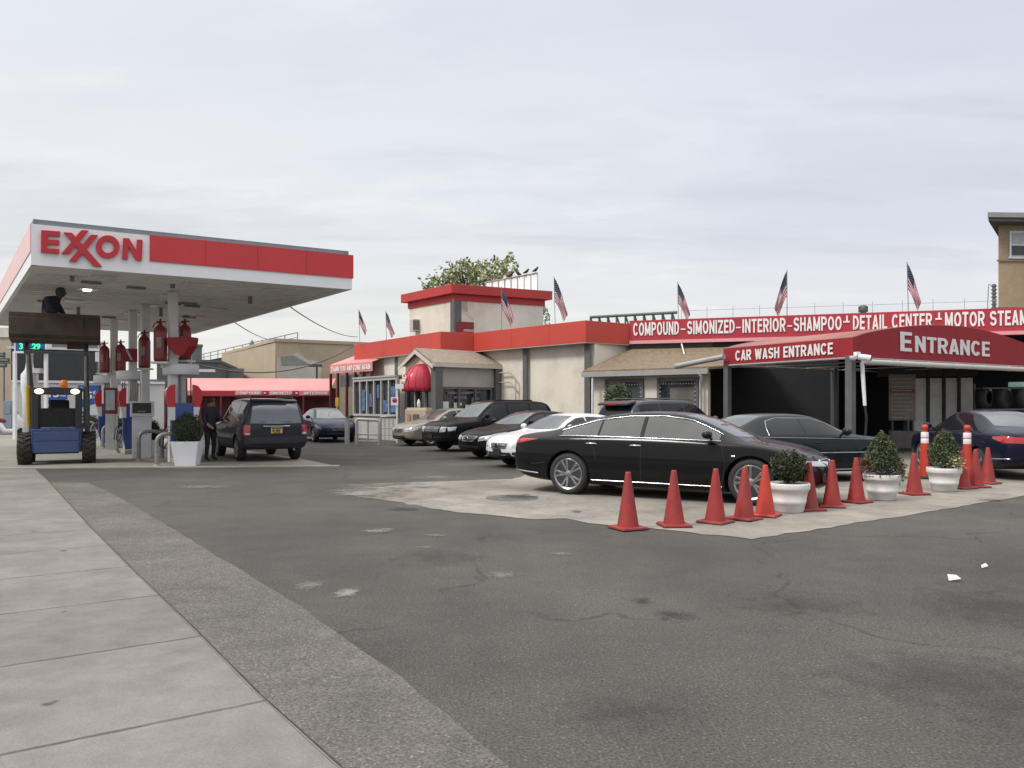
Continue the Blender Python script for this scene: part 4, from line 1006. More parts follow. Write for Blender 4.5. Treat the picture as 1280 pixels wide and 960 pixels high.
        for j in range(k + 1):
            row = []
            for i in range(n + 1):
                a = res(lo, i / n); b = res(up, i / n); f = j / k
                h = s.cast(view, a[0] + (b[0] - a[0]) * f, a[1] + (b[1] - a[1]) * f)
                row.append(h)
            rows.append(row)
        mb = mb or MB(); idx = {}; vs = []
        def vid(j, i, deep=False):
            key = (j, i, deep)
            if key not in idx:
                h = rows[j][i]; idx[key] = len(vs); vs.append(h[0] + h[1] * (off if not deep else -.012))
            return idx[key]
        fs = []
        vd = {'left': V(0, 1, 0), 'right': V(0, -1, 0), 'front': V(1, 0, 0), 'rear': V(-1, 0, 0), 'top': V(0, 0, 1)}[view]
        ok = lambda j, i: rows[j][i] is not None
        for j in range(k):
            for i in range(n):
                if all(ok(jj, ii) for jj, ii in ((j, i), (j, i + 1), (j + 1, i + 1), (j + 1, i))):
                    f = [vid(j, i), vid(j, i + 1), vid(j + 1, i + 1), vid(j + 1, i)]
                    nn = (vs[f[1]] - vs[f[0]]).cross(vs[f[3]] - vs[f[0]])
                    fl = nn.dot(vd) < 0
                    fs.append(tuple(f[::-1] if fl else f))
                    for (c1, c2, cond) in (((j, i), (j, i + 1), j == 0), ((j, i + 1), (j + 1, i + 1), i == n - 1), ((j + 1, i + 1), (j + 1, i), j == k - 1), ((j + 1, i), (j, i), i == 0)):
                        if cond:
                            g_ = (vid(*c1), vid(*c1, True), vid(*c2, True), vid(*c2)); fs.append(g_[::-1] if fl else g_)
        mb.add(vs, fs, mi, True)
        if not build: return mb
        o = mb.build(name, m, parent or s.root)
        o.data.set_sharp_from_angle(angle=R(40))
        return o
    def line(s, mb, view, pts, r=.008, off=.003, sub=14, m=0, n=6):
        P = []
        for (a, b), (c, d) in zip(pts[:-1], pts[1:]):
            for i in range(sub): P.append((a + (c - a) * i / sub, b + (d - b) * i / sub))
        P.append(pts[-1]); out = []
        for p in P:
            h = s.cast(view, *p)
            if h: out.append(h[0] + h[1] * off)
        if len(out) > 1: mb.tube(out, r, n, m)
        return out
    def seam(s, pts, view='both', r=.005):
        for v in (('left', 'right') if view == 'both' else (view,)):
            mb = MB(); s.line(mb, v, pts, r, -.002); mb.build('door_seam', BLACK, s.root)
    def dlo(s, panes, gm=GLASS, lo_off=.055, up_off=.105, rim=None, minh=.02):
        s.dl = None
        for v in ('left', 'right'):
            for x0, x1 in panes:
                n = 16; lo, up = [], []
                for i in range(n + 1):
                    x = x0 + (x1 - x0) * i / n; a = lerp_tab(s.belt, x) + lo_off; b = lerp_tab(s.top, x) - up_off
                    lo.append((x, a)); up.append((x, max(b, a + minh)))
                s.patch('side_window', v, lo, up, gm, n=18, k=6, off=.003)
            if rim:
                xa, xb = min(p[0] for p in panes), max(p[1] for p in panes); n = 28; lo, up = [], []
                for i in range(n + 1):
                    x = xa - .03 + (xb - xa + .06) * i / n; a = lerp_tab(s.belt, x) + lo_off - .012; b = lerp_tab(s.top, x) - up_off + .014
                    lo.append((x, a)); up.append((x, max(b, a + .03)))
                mb = MB(); s.line(mb, v, lo, .009, .006, 2); s.line(mb, v, up, .009, .006, 2); mb.build('window_trim', rim, s.root)
    def screens(s, front, rear, fm=PALEGLASS, rm=GLASS, rearview='rear'):
        for nm, view, spec, mm in (('windscreen', 'front', front, fm), ('rear_window', rearview, rear, rm)):
            if not spec: continue
            z0, z1, y0, y1 = spec
            s.patch(nm, view, [(-y0, z0 - 0.0), (-y0 * .5, z0 - .02), (0, z0 - .028), (y0 * .5, z0 - .02), (y0, z0)], [(-y1, z1), (0, z1 + .012), (y1, z1)], mm, n=20, k=8, off=.004)
    def wheels(s, style='ten', rim_r=.25, mm=None, mats=None):
        mm = mm or ALLOY; r, w = s.r, s.tw
        first = None
        for ax in s.axles:
            for sg in (-1, 1):
                y = sg * (s.W - w / 2 - .025)
                if first is None:
                    m = MB(); q = rim_r
                    m.lathe([(q - .005, -w / 2 + .02), (q + .01, -w / 2), (q + .04, -w / 2 - .006), (r - .035, -w / 2 + .004), (r - .008, -w / 2 + .03), (r, -w / 2 + .055), (r + .001, 0), (r, w / 2 - .055), (r - .008, w / 2 - .03), (r - .035, w / 2 - .004), (q + .04, w / 2 + .006), (q + .01, w / 2), (q - .005, w / 2 - .02)], 40, (0, 0, 0), 'Y')
                    wh = m.build('wheel', RUBBER, s.root)
                    m = MB(); f = w / 2
                    # barrel and lip
                    m.lathe([(q - .03, f - .10), (q - .026, f - .02), (q - .004, f - .004), (q + .008, f + .001), (q + .008, f - .02), (q - .002, -f + .03)], 40, (0, 0, 0), 'Y')
                    m.lathe([(0.0, f - .005), (.035, f - .006), (.06, f - .016), (.065, f - .05)], 18, (0, 0, 0), 'Y')
                    ns = {'ten': 5, 'five': 5, 'multi': 8, 'seven': 7}[style]
                    for k in range(ns):
                        base = 2 * math.pi * k / ns
                        offs = (-.20, .20) if style == 'ten' else (0,)
                        for of in offs:
                            a0, a1 = base + of * .45, base + of
                            w0, w1 = (.017, .022) if style == 'ten' else (.032, .042) if style in ('five', 'seven') else (.02, .02)
                            pin = V(math.cos(a0) * .05, 0, math.sin(a0) * .05); pout = V(math.cos(a1) * (q - .012), 0, math.sin(a1) * (q - .012))
                            t = V(-math.sin((a0 + a1) / 2), 0, math.cos((a0 + a1) / 2))
                            q1 = [pin - t * w0 + V(0, f - .018, 0), pin + t * w0 + V(0, f - .018, 0), pout + t * w1 + V(0, f - .006, 0), pout - t * w1 + V(0, f - .006, 0)]
                            m.prism(q1, V(0, -.04, 0))
                    rim = m.build('rim', mm, wh, bevel=.004, seg=1); rim.data.set_sharp_from_angle(angle=R(35))
                    m = MB(); m.lathe([(0, f - .075), (q - .03, f - .075), (q - .03, f - .08)], 24, (0, 0, 0), 'Y'); m.lathe([(.0, f - .055), (.165, f - .055), (.165, f - .075)], 24, (0, 0, 0), 'Y'); m.build('brake_disc', mat('dim_brake_steel', (.06, .06, .06), .5, .6), wh)
                    first = wh
                    wh.location = (ax, y, r); wh.rotation_euler.z = 0 if sg > 0 else math.pi
                else:
                    c = first.copy(); COL.objects.link(c); c.parent = s.root; c.location = (ax, y, r); c.rotation_euler = (0, random.uniform(0, 3), 0 if sg > 0 else math.pi)
                    for ch in first.children:
                        d = ch.copy(); COL.objects.link(d); d.parent = c
    def mirror(s, x, z, m, size=(.13, .20, .15), chrome=None):
        for v, sg in (('left', 1), ('right', -1)):
            h = s.cast(v, x, z)
            if not h: continue
            y = h[0].y; mb = MB()
            prof = [(.0, -1), (.55, -.92), (.85, -.6), (1, -.1), (.98, .4), (.8, .8), (.5, .96), (0, 1)]
            mb.lathe([(a * .5, b * .5) for a, b in prof], 14, (0, 0, 0), 'X')
            mb.v = [V(x - .02 + p.x * size[0], y + sg * (.02 + size[1] / 2 + .03) + p.y * size[1], z + .09 + p.z * size[2]) for p in mb.v]
            mb.tube([(x, y - sg * .03, z + .02), (x - .01, y + sg * .09, z + .06)], .022, 8)
            mb.build('mirror', m, s.root)
    def handles(s, pts, m, l=.19):
        for v, sg in (('left', 1), ('right', -1)):
            for x, z in pts:
                h = s.cast(v, x, z); h2 = s.cast(v, x + l, z)
                if not h or not h2: continue
                mb = MB(); n = h[1]; mb.tube([h[0] + n * .002, h[0] + n * .03 + (h2[0] - h[0]) * .12, h2[0] + n * .03 - (h2[0] - h[0]) * .12, h2[0] + n * .002], [.010, .014, .014, .010], 8); mb.build('door_handle', m, s.root)
    def plate(s, view, z, m, w=.30, h=.15, off=.012):
        c = s.cast(view, 0, z); sg = 1 if view == 'front' else -1
        mb = MB(); mb.box(c[0] + V(sg * (off + .006), 0, 0), (.014, w, h)); o = mb.build('license_plate', m, s.root, bevel=.003); return o, c[0]
def finish(root, pos, heading, label=None):
    root.location = (pos[0], pos[1], 0); root.rotation_euler = (0, 0, math.atan2(heading[1], heading[0]))
def scaled(rows, L=1, W=1, H=1, dz=0): return [(x * L, zb * 1, ze * H + dz, zt * H + dz, w * W, wt * W) for x, zb, ze, zt, w, wt in rows]

SEDAN = [(-2.42, .46, .82, .93, .70, .58), (-2.36, .34, .89, 1.02, .81, .68), (-2.1, .25, .93, 1.06, .87, .70), (-1.78, .21, .95, 1.08, .895, .70), (-1.55, .19, .955, 1.14, .90, .66), (-1.1, .18, .955, 1.36, .905, .58),
         (-.7, .18, .95, 1.44, .91, .565), (-.1, .18, .94, 1.465, .91, .56), (.3, .18, .93, 1.43, .91, .565), (.65, .18, .92, 1.28, .91, .60), (1.05, .18, .91, 1.04, .91, .68), (1.2, .18, .90, .985, .91, .71),
         (1.6, .19, .86, .935, .90, .70), (2.0, .21, .79, .865, .86, .66), (2.2, .24, .69, .77, .77, .58), (2.30, .32, .58, .65, .64, .48)]
SUVB = [(-2.30, .50, 1.00, 1.22, .80, .66), (-2.25, .40, 1.05, 1.44, .86, .67), (-2.10, .34, 1.08, 1.70, .90, .66), (-1.85, .31, 1.08, 1.775, .92, .66), (-1.0, .28, 1.07, 1.80, .93, .67), (0, .28, 1.06, 1.80, .93, .67),
        (.35, .28, 1.05, 1.75, .93, .67), (.7, .28, 1.05, 1.50, .93, .70), (1.05, .28, 1.04, 1.20, .93, .75), (1.2, .28, 1.03, 1.12, .93, .78), (1.6, .29, 1.00, 1.09, .92, .79), (2.05, .31, .95, 1.04, .90, .76), (2.25, .36, .85, .95, .85, .70), (2.33, .44, .75, .82, .76, .62)]
PB = paint('black_car_paint', (.007, .007, .008), rough=.3)

# --- long black fastback sedan in front of the car wash
def black_sedan():
    rows = [(-2.74, .46, .80, .95, .70, .56), (-2.67, .34, .90, 1.035, .83, .68), (-2.42, .25, .95, 1.07, .90, .71), (-2.0, .21, .975, 1.115, .935, .67), (-1.6, .19, .985, 1.245, .945, .61), (-1.1, .18, .985, 1.385, .95, .58),
            (-.5, .17, .98, 1.455, .95, .575), (.1, .17, .97, 1.46, .95, .575), (.55, .17, .96, 1.40, .95, .58), (.95, .17, .95, 1.24, .95, .62), (1.36, .17, .94, 1.04, .95, .70), (1.5, .18, .935, .99, .95, .74),
            (1.85, .19, .89, .945, .945, .75), (2.2, .21, .80, .87, .91, .70), (2.40, .25, .69, .78, .82, .60), (2.49, .34, .58, .66, .68, .48)]
    t = thing('black_sedan', 'long glossy black fastback sedan with chrome window trim parked on the pale concrete', 'car', world=False)
    c = Car(t, rows, (-1.5625, 1.5625), .365, .245, PB, bulge=(.10, .18))
    c.dlo([(-1.72, -1.03), (-.99, -.26), (-.19, 1.06)], mat('grey_side_glass', (.034, .036, .038), .05, var=.35, vscale=2, spec=.7, ior=1.62), lo_off=.05, up_off=.10, rim=CHROME)
    c.screens((1.06, 1.39, .66, .50), (1.13, 1.37, .56, .46))
    c.wheels('ten', .262, ALLOY)
    c.seam([(-.225, .30), (-.225, 1.02)]); c.seam([(1.12, .30), (1.17, .6), (1.10, .97)]); c.seam([(-1.02, .62), (-1.06, .8), (-1.2, 1.0)]); c.seam([(-2.3, .52), (-2.0, .55)])
    c.seam([(-1.1, .26), (1.1, .26)])
    m = MB()
    for v in ('left', 'right'): c.line(m, v, [(-1.12, .285), (1.12, .275)], .010, .004)
    m.build('sill_trim', CHROME, t)
    m = MB()
    for v in ('left', 'right'): c.line(m, v, [(-2.7, .40), (-2.15, .36)], .013, .004)
    c.line(m, 'rear', [(-.75, .41), (.75, .41)], .013, .004); m.build('bumper_trim', CHROME, t)
    for v in ('left', 'right'):
        c.patch('taillight', v, [(-2.78, .84), (-2.55, .885), (-2.18, .955)], [(-2.78, .90), (-2.5, .965), (-2.16, .962)], REDLAMP, off=.008, k=3)
        c.patch('headlight', v, [(2.62, .60), (2.45, .63), (2.12, .73)], [(2.6, .66), (2.42, .70), (2.08, .755)], LAMPGLASS, off=.006, k=3)
    for sg in (-1, 1): c.patch('taillight', 'rear', [(sg * .80, .86), (sg * .30, .89)], [(sg * .80, .93), (sg * .30, .93)], REDLAMP, off=.008, k=3)
    c.patch('grille', 'front', [(-.30, .30), (0, .30), (.30, .30)], [(-.32, .70), (0, .72), (.32, .70)], BLACK, off=.006)
    m = MB(); c.line(m, 'front', [(-.34, .28), (-.20, .48), (-.34, .70), (.34, .70), (.20, .48), (.34, .28)], .016, .006); m.build('grille_frame', CHROME, t)
    c.mirror(.93, 1.0, PB, (.15, .22, .13)); c.handles([(-1.22, .90), (-.42, .885)], CHROME, .2)
    m = MB()
    for sg, v in ((1, 'left'), (-1, 'right')):
        h = c.cast(v, 1.30, .76)
        m.tube([h[0] - V(.03, 0, 0) + h[1] * .004, h[0] + V(.03, 0, 0) + h[1] * .004], .017, 8)
    m.build('fender_badge', CHROME, t)
    c.plate('rear', .70, mat('ny_plate_yellow', (.62, .42, .06), .5, var=.15))
    finish(t, (2.78, 13.90), (.867, -.497))
black_sedan()

def nose(c, t, gz, gw, lamps, lampm=LAMPGLASS, low=True, bar=True, surround=True, barm=None):
    z0, z1 = gz
    c.patch('grille', 'front', [(-gw * .8, z0), (0, z0 - .01), (gw * .8, z0)], [(-gw, z1), (0, z1 + .01), (gw, z1)], BLACK, off=.004, n=10)
    if bar:
        m = MB(); n = 3
        for k in range(n): z = z0 + (z1 - z0) * (k + .5) / n; c.line(m, 'front', [(-gw * .9, z), (gw * .9, z)], .010, .006, 10)
        if surround: c.line(m, 'front', [(-gw * .8, z0), (-gw, z1), (gw, z1), (gw * .8, z0), (-gw * .8, z0)], .013, .005, 6)
        h = c.cast('front', 0, (z0 + z1) / 2); m.tube([h[0], h[0] + V(.03, 0, 0)], .055, 14)
        m.build('grille_bar', barm or CHROME, t)
    for v in ('left', 'right'):
        lo, up = lamps; c.patch('headlight', v, lo, up, lampm, off=.006, k=4)
    yy = lamps[2] if len(lamps) > 2 else None
    if low:
        c.patch('lower_grille', 'front', [(-.5, .27), (0, .26), (.5, .27)], [(-.46, .40), (0, .40), (.46, .40)], BLACK, off=.004, n=10)
def frontlamps(c, y0, y1, z00, z01, z10, z11, m=LAMPGLASS):
    for sg in (-1, 1): c.patch('headlight', 'front', [(sg * y0, z00), (sg * y1, z10)], [(sg * y0, z01), (sg * y1, z11)], m, off=.006, k=4, n=8)

# --- white sedan, second in front of the shop row
def white_sedan():
    t = thing('white_sedan', 'white sedan nose out between the black sedans, with dark number plate', 'car', world=False)
    pw = paint('white_car_paint', (.64, .65, .67), rough=.3)
    c = Car(t, scaled(SEDAN, .985, .99, .93), (-1.37, 1.37), .325, .215, pw)
    c.dlo([(-1.5, -.72), (-.68, -.02), (.03, .98)]); c.screens((.97, 1.28, .66, .49), (1.05, 1.28, .58, .5), fm=PALEGLASS)
    c.wheels('five', .22)
    nose(c, t, (.50, .61), .36, ([(2.22, .56), (2.0, .58), (1.70, .65)], [(2.2, .64), (1.95, .695), (1.66, .73)]), low=True)
    frontlamps(c, .50, .74, .51, .63, .54, .645)
    for sg in (-1, 1): c.patch('fog_lamp', 'front', [(sg * .50, .30), (sg * .70, .33)], [(sg * .50, .41), (sg * .70, .42)], BLACK, off=.006, k=2, n=6)
    c.plate('front', .40, mat('dark_plate', (.02, .02, .022), .5), .32, .17, .02)
    c.seam([(-.0, .3), (0, .97)]); c.seam([(1.02, .3), (1.06, .9)]); c.mirror(.80, .91, pw); c.handles([(-.95, .83), (-.15, .82)], pw)
    finish(t, (1.52, 21.25), (-.80, -.60))
white_sedan()
PB2 = paint('dull_black_car_paint', (.012, .012, .013), rough=.3)
PB2.node_tree.nodes['Principled BSDF'].inputs['Coat Weight'].default_value = .12
def dark_row_sedan():
    t = thing('black_sedan', 'black sedan with clear headlamps nose out beside the white sedan', 'car', world=False)
    c = Car(t, scaled(SEDAN, 1.0, 1.0, .96), (-1.40, 1.40), .335, .225, PB2)
    c.dlo([(-1.5, -.72), (-.68, -.02), (.03, .98)]); c.screens((1.02, 1.38, .66, .49), (1.13, 1.40, .58, .5))
    c.wheels('five', .235)
    nose(c, t, (.52, .66), .34, ([(2.25, .56), (2.02, .58), (1.72, .70)], [(2.2, .68), (1.95, .755), (1.62, .80)]))
    frontlamps(c, .46, .74, .53, .66, .58, .70)
    c.seam([(-.0, .3), (0, .97)]); c.seam([(1.02, .3), (1.06, .9)]); c.mirror(.80, .98, PB); c.handles([(-.95, .83), (-.15, .82)], PB)
    m = MB()
    for v in ('left', 'right'): c.line(m, v, [(1.70, .46), (1.76, .47)], .012, .004)
    m.build('side_marker', AMBER, t)
    finish(t, (.62, 24.55), (-.80, -.60))
dark_row_sedan()
def boxy_suv():
    t = thing('black_suv', 'boxy black off road vehicle nose out between the beige and the black sedan', 'car', world=False)
    c = Car(t, scaled(SUVB, 1.02, 1.02, .97), (-1.38, 1.42), .385, .255, PB2)
    c.dlo([(-2.0, -1.22), (-1.16, -.22), (-.16, .92)], lo_off=.06, up_off=.12); c.screens((1.17, 1.66, .72, .58), (1.28, 1.62, .56, .54))
    c.wheels('multi', .26)
    c.patch('grille', 'front', [(-.42, .66), (.42, .66)], [(-.44, .84), (.44, .84)], DSTEEL, off=.006, n=10)
    m = MB()
    for z in (.70, .76, .82): c.line(m, 'front', [(-.42, z), (.42, z)], .014, .008, 10)
    m.build('grille_bar', STEEL, t)
    frontlamps(c, .50, .76, .66, .84, .68, .84)
    for v in ('left', 'right'): c.patch('headlight', v, [(2.3, .70), (2.05, .72)], [(2.3, .83), (2.0, .85)], LAMPGLASS, off=.006, k=3)
    c.patch('lower_grille', 'front', [(-.6, .36), (.6, .36)], [(-.55, .52), (.55, .52)], BLACK, off=.005)
    c.plate('front', .52, mat('dark_plate', (.02, .02, .022)), .3, .15)
    c.seam([(-.19, .42), (-.19, 1.1)]); c.seam([(1.0, .4), (1.02, 1.05)]); c.mirror(.85, 1.12, PB, (.14, .2, .2)); c.handles([(-1.1, .97), (-.4, .97)], PB)
    m = MB(); m.box((-.6, .55, 1.735), (1.7, .04, .04)); m.box((-.6, -.55, 1.735), (1.7, .04, .04)); m.build('roof_rail', BLACK, t)
    finish(t, (-.78, 28.5), (-.80, -.60))
boxy_suv()
def beige_sedan():
    t = thing('beige_sedan', 'dull beige sedan nose out beside the boxy black vehicle', 'car', world=False)
    pb_ = paint('beige_car_paint', (.27, .245, .205), metal=.3, rough=.35)
    c = Car(t, scaled(SEDAN, .97, .97, 1.0), (-1.34, 1.34), .315, .205, pb_)
    c.dlo([(-1.48, -.72), (-.68, -.02), (.03, .95)]); c.screens((1.02, 1.38, .64, .48), (1.13, 1.40, .58, .5))
    c.wheels('seven', .2)
    nose(c, t, (.54, .65), .32, ([(2.18, .57), (1.96, .60), (1.7, .70)], [(2.15, .68), (1.9, .75), (1.6, .79)]), barm=DSTEEL)
    frontlamps(c, .44, .72, .54, .67, .58, .70)
    c.mirror(.78, .98, pb_); c.handles([(-.95, .83), (-.15, .82)], pb_); c.seam([(0, .3), (0, .97)]); c.seam([(1.02, .3), (1.06, .9)])
    finish(t, (-2.55, 32.15), (-.80, -.60))
beige_sedan()
def dark_wagon():
    t = thing('grey_suv', 'dark grey tall wagon with roof spoiler behind the long black sedan', 'car', world=False)
    pg = paint('dark_grey_car_paint', (.055, .06, .07), metal=.4, rough=.3)
    rows = scaled(SUVB, .98, .97, .955)
    c = Car(t, rows, (-1.33, 1.33), .35, .225, pg, clad=.45, clad_m=mat('grey_cladding', (.05, .05, .052), .6))
    c.dlo([(-1.95, -1.2), (-1.14, -.22), (-.16, .9)], lo_off=.06, up_off=.11); c.screens((1.14, 1.58, .7, .56), (1.18, 1.55, .6, .55))
    c.wheels('five', .23)
    m = MB(); m.prism([(-2.30, -.56, 1.55), (-1.95, -.58, 1.625), (-1.95, .58, 1.625), (-2.30, .56, 1.55)], (0, 0, .06)); m.build('roof_spoiler', pg, t, bevel=.012)
    m = MB(); m.box((-2.303, 0, 1.578), (.02, .36, .03)); m.build('brake_light', REDLAMP, t)
    for sg in (-1, 1):
        c.patch('taillight', 'rear', [(sg * .58, .84), (sg * .8, .84)], [(sg * .56, 1.2), (sg * .74, 1.2)], REDLAMP, off=.006, n=6)
        m = MB(); m.tube([(-1.7, sg * .60, 1.70), (-1.6, sg * .60, 1.745), (.1, sg * .60, 1.745), (.25, sg * .60, 1.70)], .018, 6); m.build('roof_rail', DSTEEL, t)
    c.mirror(.85, 1.08, pg, (.14, .2, .18)); c.handles([(-1.1, .93), (-.4, .93)], pg); c.plate('rear', .78, mat('ny_plate_yellow', (.62, .42, .06)))
    finish(t, (4.55, 23.1), (.80, .60))
dark_wagon()
def town_sedan():
    t = thing('dark_green_sedan', 'long dark sedan with a formal roof waiting before the entrance awning post', 'car', world=False)
    pn = paint('dark_green_black_paint', (.012, .018, .021), metal=.2, rough=.3)
    rows = [(-2.72, .46, .80, .93, .72, .60), (-2.66, .36, .87, 1.00, .84, .70), (-2.3, .27, .90, 1.03, .92, .74), (-1.75, .23, .915, 1.05, .95, .74), (-1.45, .21, .92, 1.13, .955, .70), (-1.05, .20, .925, 1.32, .96, .60),
            (-.75, .2, .925, 1.385, .96, .585), (-.1, .2, .92, 1.40, .96, .58), (.35, .2, .915, 1.37, .96, .585), (.75, .2, .91, 1.18, .96, .63), (1.08, .2, .905, 1.02, .96, .71), (1.25, .2, .90, .975, .96, .75),
            (1.8, .21, .87, .945, .955, .76), (2.4, .23, .81, .89, .93, .72), (2.62, .27, .72, .80, .85, .64), (2.70, .36, .62, .68, .74, .54)]
    rows = [(x if x < 1.2 else 1.2 + (x - 1.2) * .74, *q) for x, *q in rows]
    c = Car(t, rows, (-1.495, 1.46), .335, .215, pn)
    c.dlo([(-.85, -.10), (-.04, .92)], GLASS, lo_off=.05, up_off=.10); c.screens((1.0, 1.32, .68, .5), (1.06, 1.34, .66, .52), rm=PALEGLASS)
    c.wheels('multi', .21)
    m = MB()
    for v in ('left', 'right'):
        c.line(m, v, [(-.93, .96), (-.92, 1.1), (-.86, 1.24), (-.6, 1.30), (.2, 1.29), (.55, 1.2), (.98, .955)], .009, .003, 6)
        c.line(m, v, [(-2.5, .63), (2.1, .60)], .011, .003); c.line(m, v, [(-1.1, .27), (1.1, .27)], .013, .003)
        c.line(m, v, [(-1.6, .945), (1.9, .855)], .006, .002)
    m.build('body_trim', mat('dull_chrome', (.40, .41, .42), .25, .8), t)
    for sg in (-1, 1): c.patch('taillight', 'rear', [(sg * .4, .70), (sg * .86, .70)], [(sg * .4, .88), (sg * .84, .88)], REDLAMP, off=.006)
    for sg in (-1, 1): c.patch('headlight', 'front', [(sg * .4, .56), (sg * .8, .58)], [(sg * .4, .70), (sg * .8, .70)], LAMPGLASS, off=.006, n=8)
    c.patch('grille', 'front', [(-.3, .5), (.3, .5)], [(-.3, .72), (.3, .72)], CHROME, off=.01, n=8)
    c.seam([(-.07, .3), (-.07, .95)]); c.seam([(1.12, .3), (1.12, .92)]); c.mirror(.80, .94, pn, (.14, .22, .16)); c.handles([(-.75, .82), (.1, .81)], pn)
    c.plate('rear', .55, mat('ny_plate_yellow', (.62, .42, .06)))
    finish(t, (5.63, 16.75), (.95, .31))
town_sedan()
def navy_sedan():
    t = thing('dark_blue_sedan', 'dark blue sedan with red taillights cut by the frame edge behind the striped posts', 'car', world=False)
    pn = paint('navy_car_paint', (.012, .013, .035), metal=.3, rough=.3)
    c = Car(t, scaled(SEDAN, .98, .985, 1.0), (-1.35, 1.35), .32, .21, pn)
    c.dlo([(-1.48, -.72), (-.68, -.02), (.03, .96)]); c.screens((1.02, 1.38, .64, .48), (1.12, 1.40, .60, .52), rm=PALEGLASS)
    c.wheels('five', .215)
    for v in ('left', 'right'): c.patch('taillight', v, [(-2.42, .77), (-2.25, .79), (-1.95, .86)], [(-2.4, .90), (-2.2, .92), (-1.93, .90)], REDLAMP, off=.008, k=3)
    for sg in (-1, 1): c.patch('taillight', 'rear', [(sg * .46, .78), (sg * .8, .78)], [(sg * .44, .88), (sg * .8, .90)], REDLAMP, off=.008, n=8)
    m = MB(); c.line(m, 'rear', [(-.45, .80), (.45, .80)], .016, .006); 
    for v in ('left', 'right'): c.line(m, v, [(-2.34, .46), (-1.95, .44)], .012, .004)
    m.build('trim', CHROME, t)
    c.plate('rear', .62, mat('ny_plate_yellow', (.62, .42, .06))); c.seam([(-.0, .3), (0, .97)]); c.seam([(-.85, .62), (-1.0, .97)]); c.mirror(.80, .98, pn); c.handles([(-.95, .83), (-.15, .82)], CHROME)
    frontlamps(c, .46, .74, .53, .66, .58, .70)
    finish(t, (11.0, 18.6), (.06, 1.0))
navy_sedan()
def far_blue_sedan():
    t = thing('dark_blue_sedan', 'dark blue sedan parked beyond the grey pickup style vehicle at the pumps', 'car', world=False)
    t['label'] = 'dark blue sedan nose out by the grey pipe barriers'
    pn = paint('dark_blue_car_paint', (.012, .015, .04), metal=.3, rough=.3)
    c = Car(t, scaled(SEDAN, .98, .985, 1.0), (-1.35, 1.35), .32, .21, pn)
    c.dlo([(-1.48, -.72), (-.68, -.02), (.03, .96)], PALEGLASS); c.screens((1.02, 1.38, .64, .48), (1.13, 1.40, .58, .5))
    c.wheels('five', .215)
    nose(c, t, (.52, .64), .32, ([(2.2, .57), (1.98, .60), (1.7, .70)], [(2.15, .68), (1.9, .75), (1.6, .79)]), mat('dim_lamp_glass', (.10, .10, .12), .1, .2, coat=1.0), barm=DSTEEL)
    c.mirror(.80, .98, pn); c.handles([(-.95, .83), (-.15, .82)], pn); c.seam([(0, .3), (0, .97)])
    finish(t, (-8.25, 35.4), (.45, -.89))
far_blue_sedan()

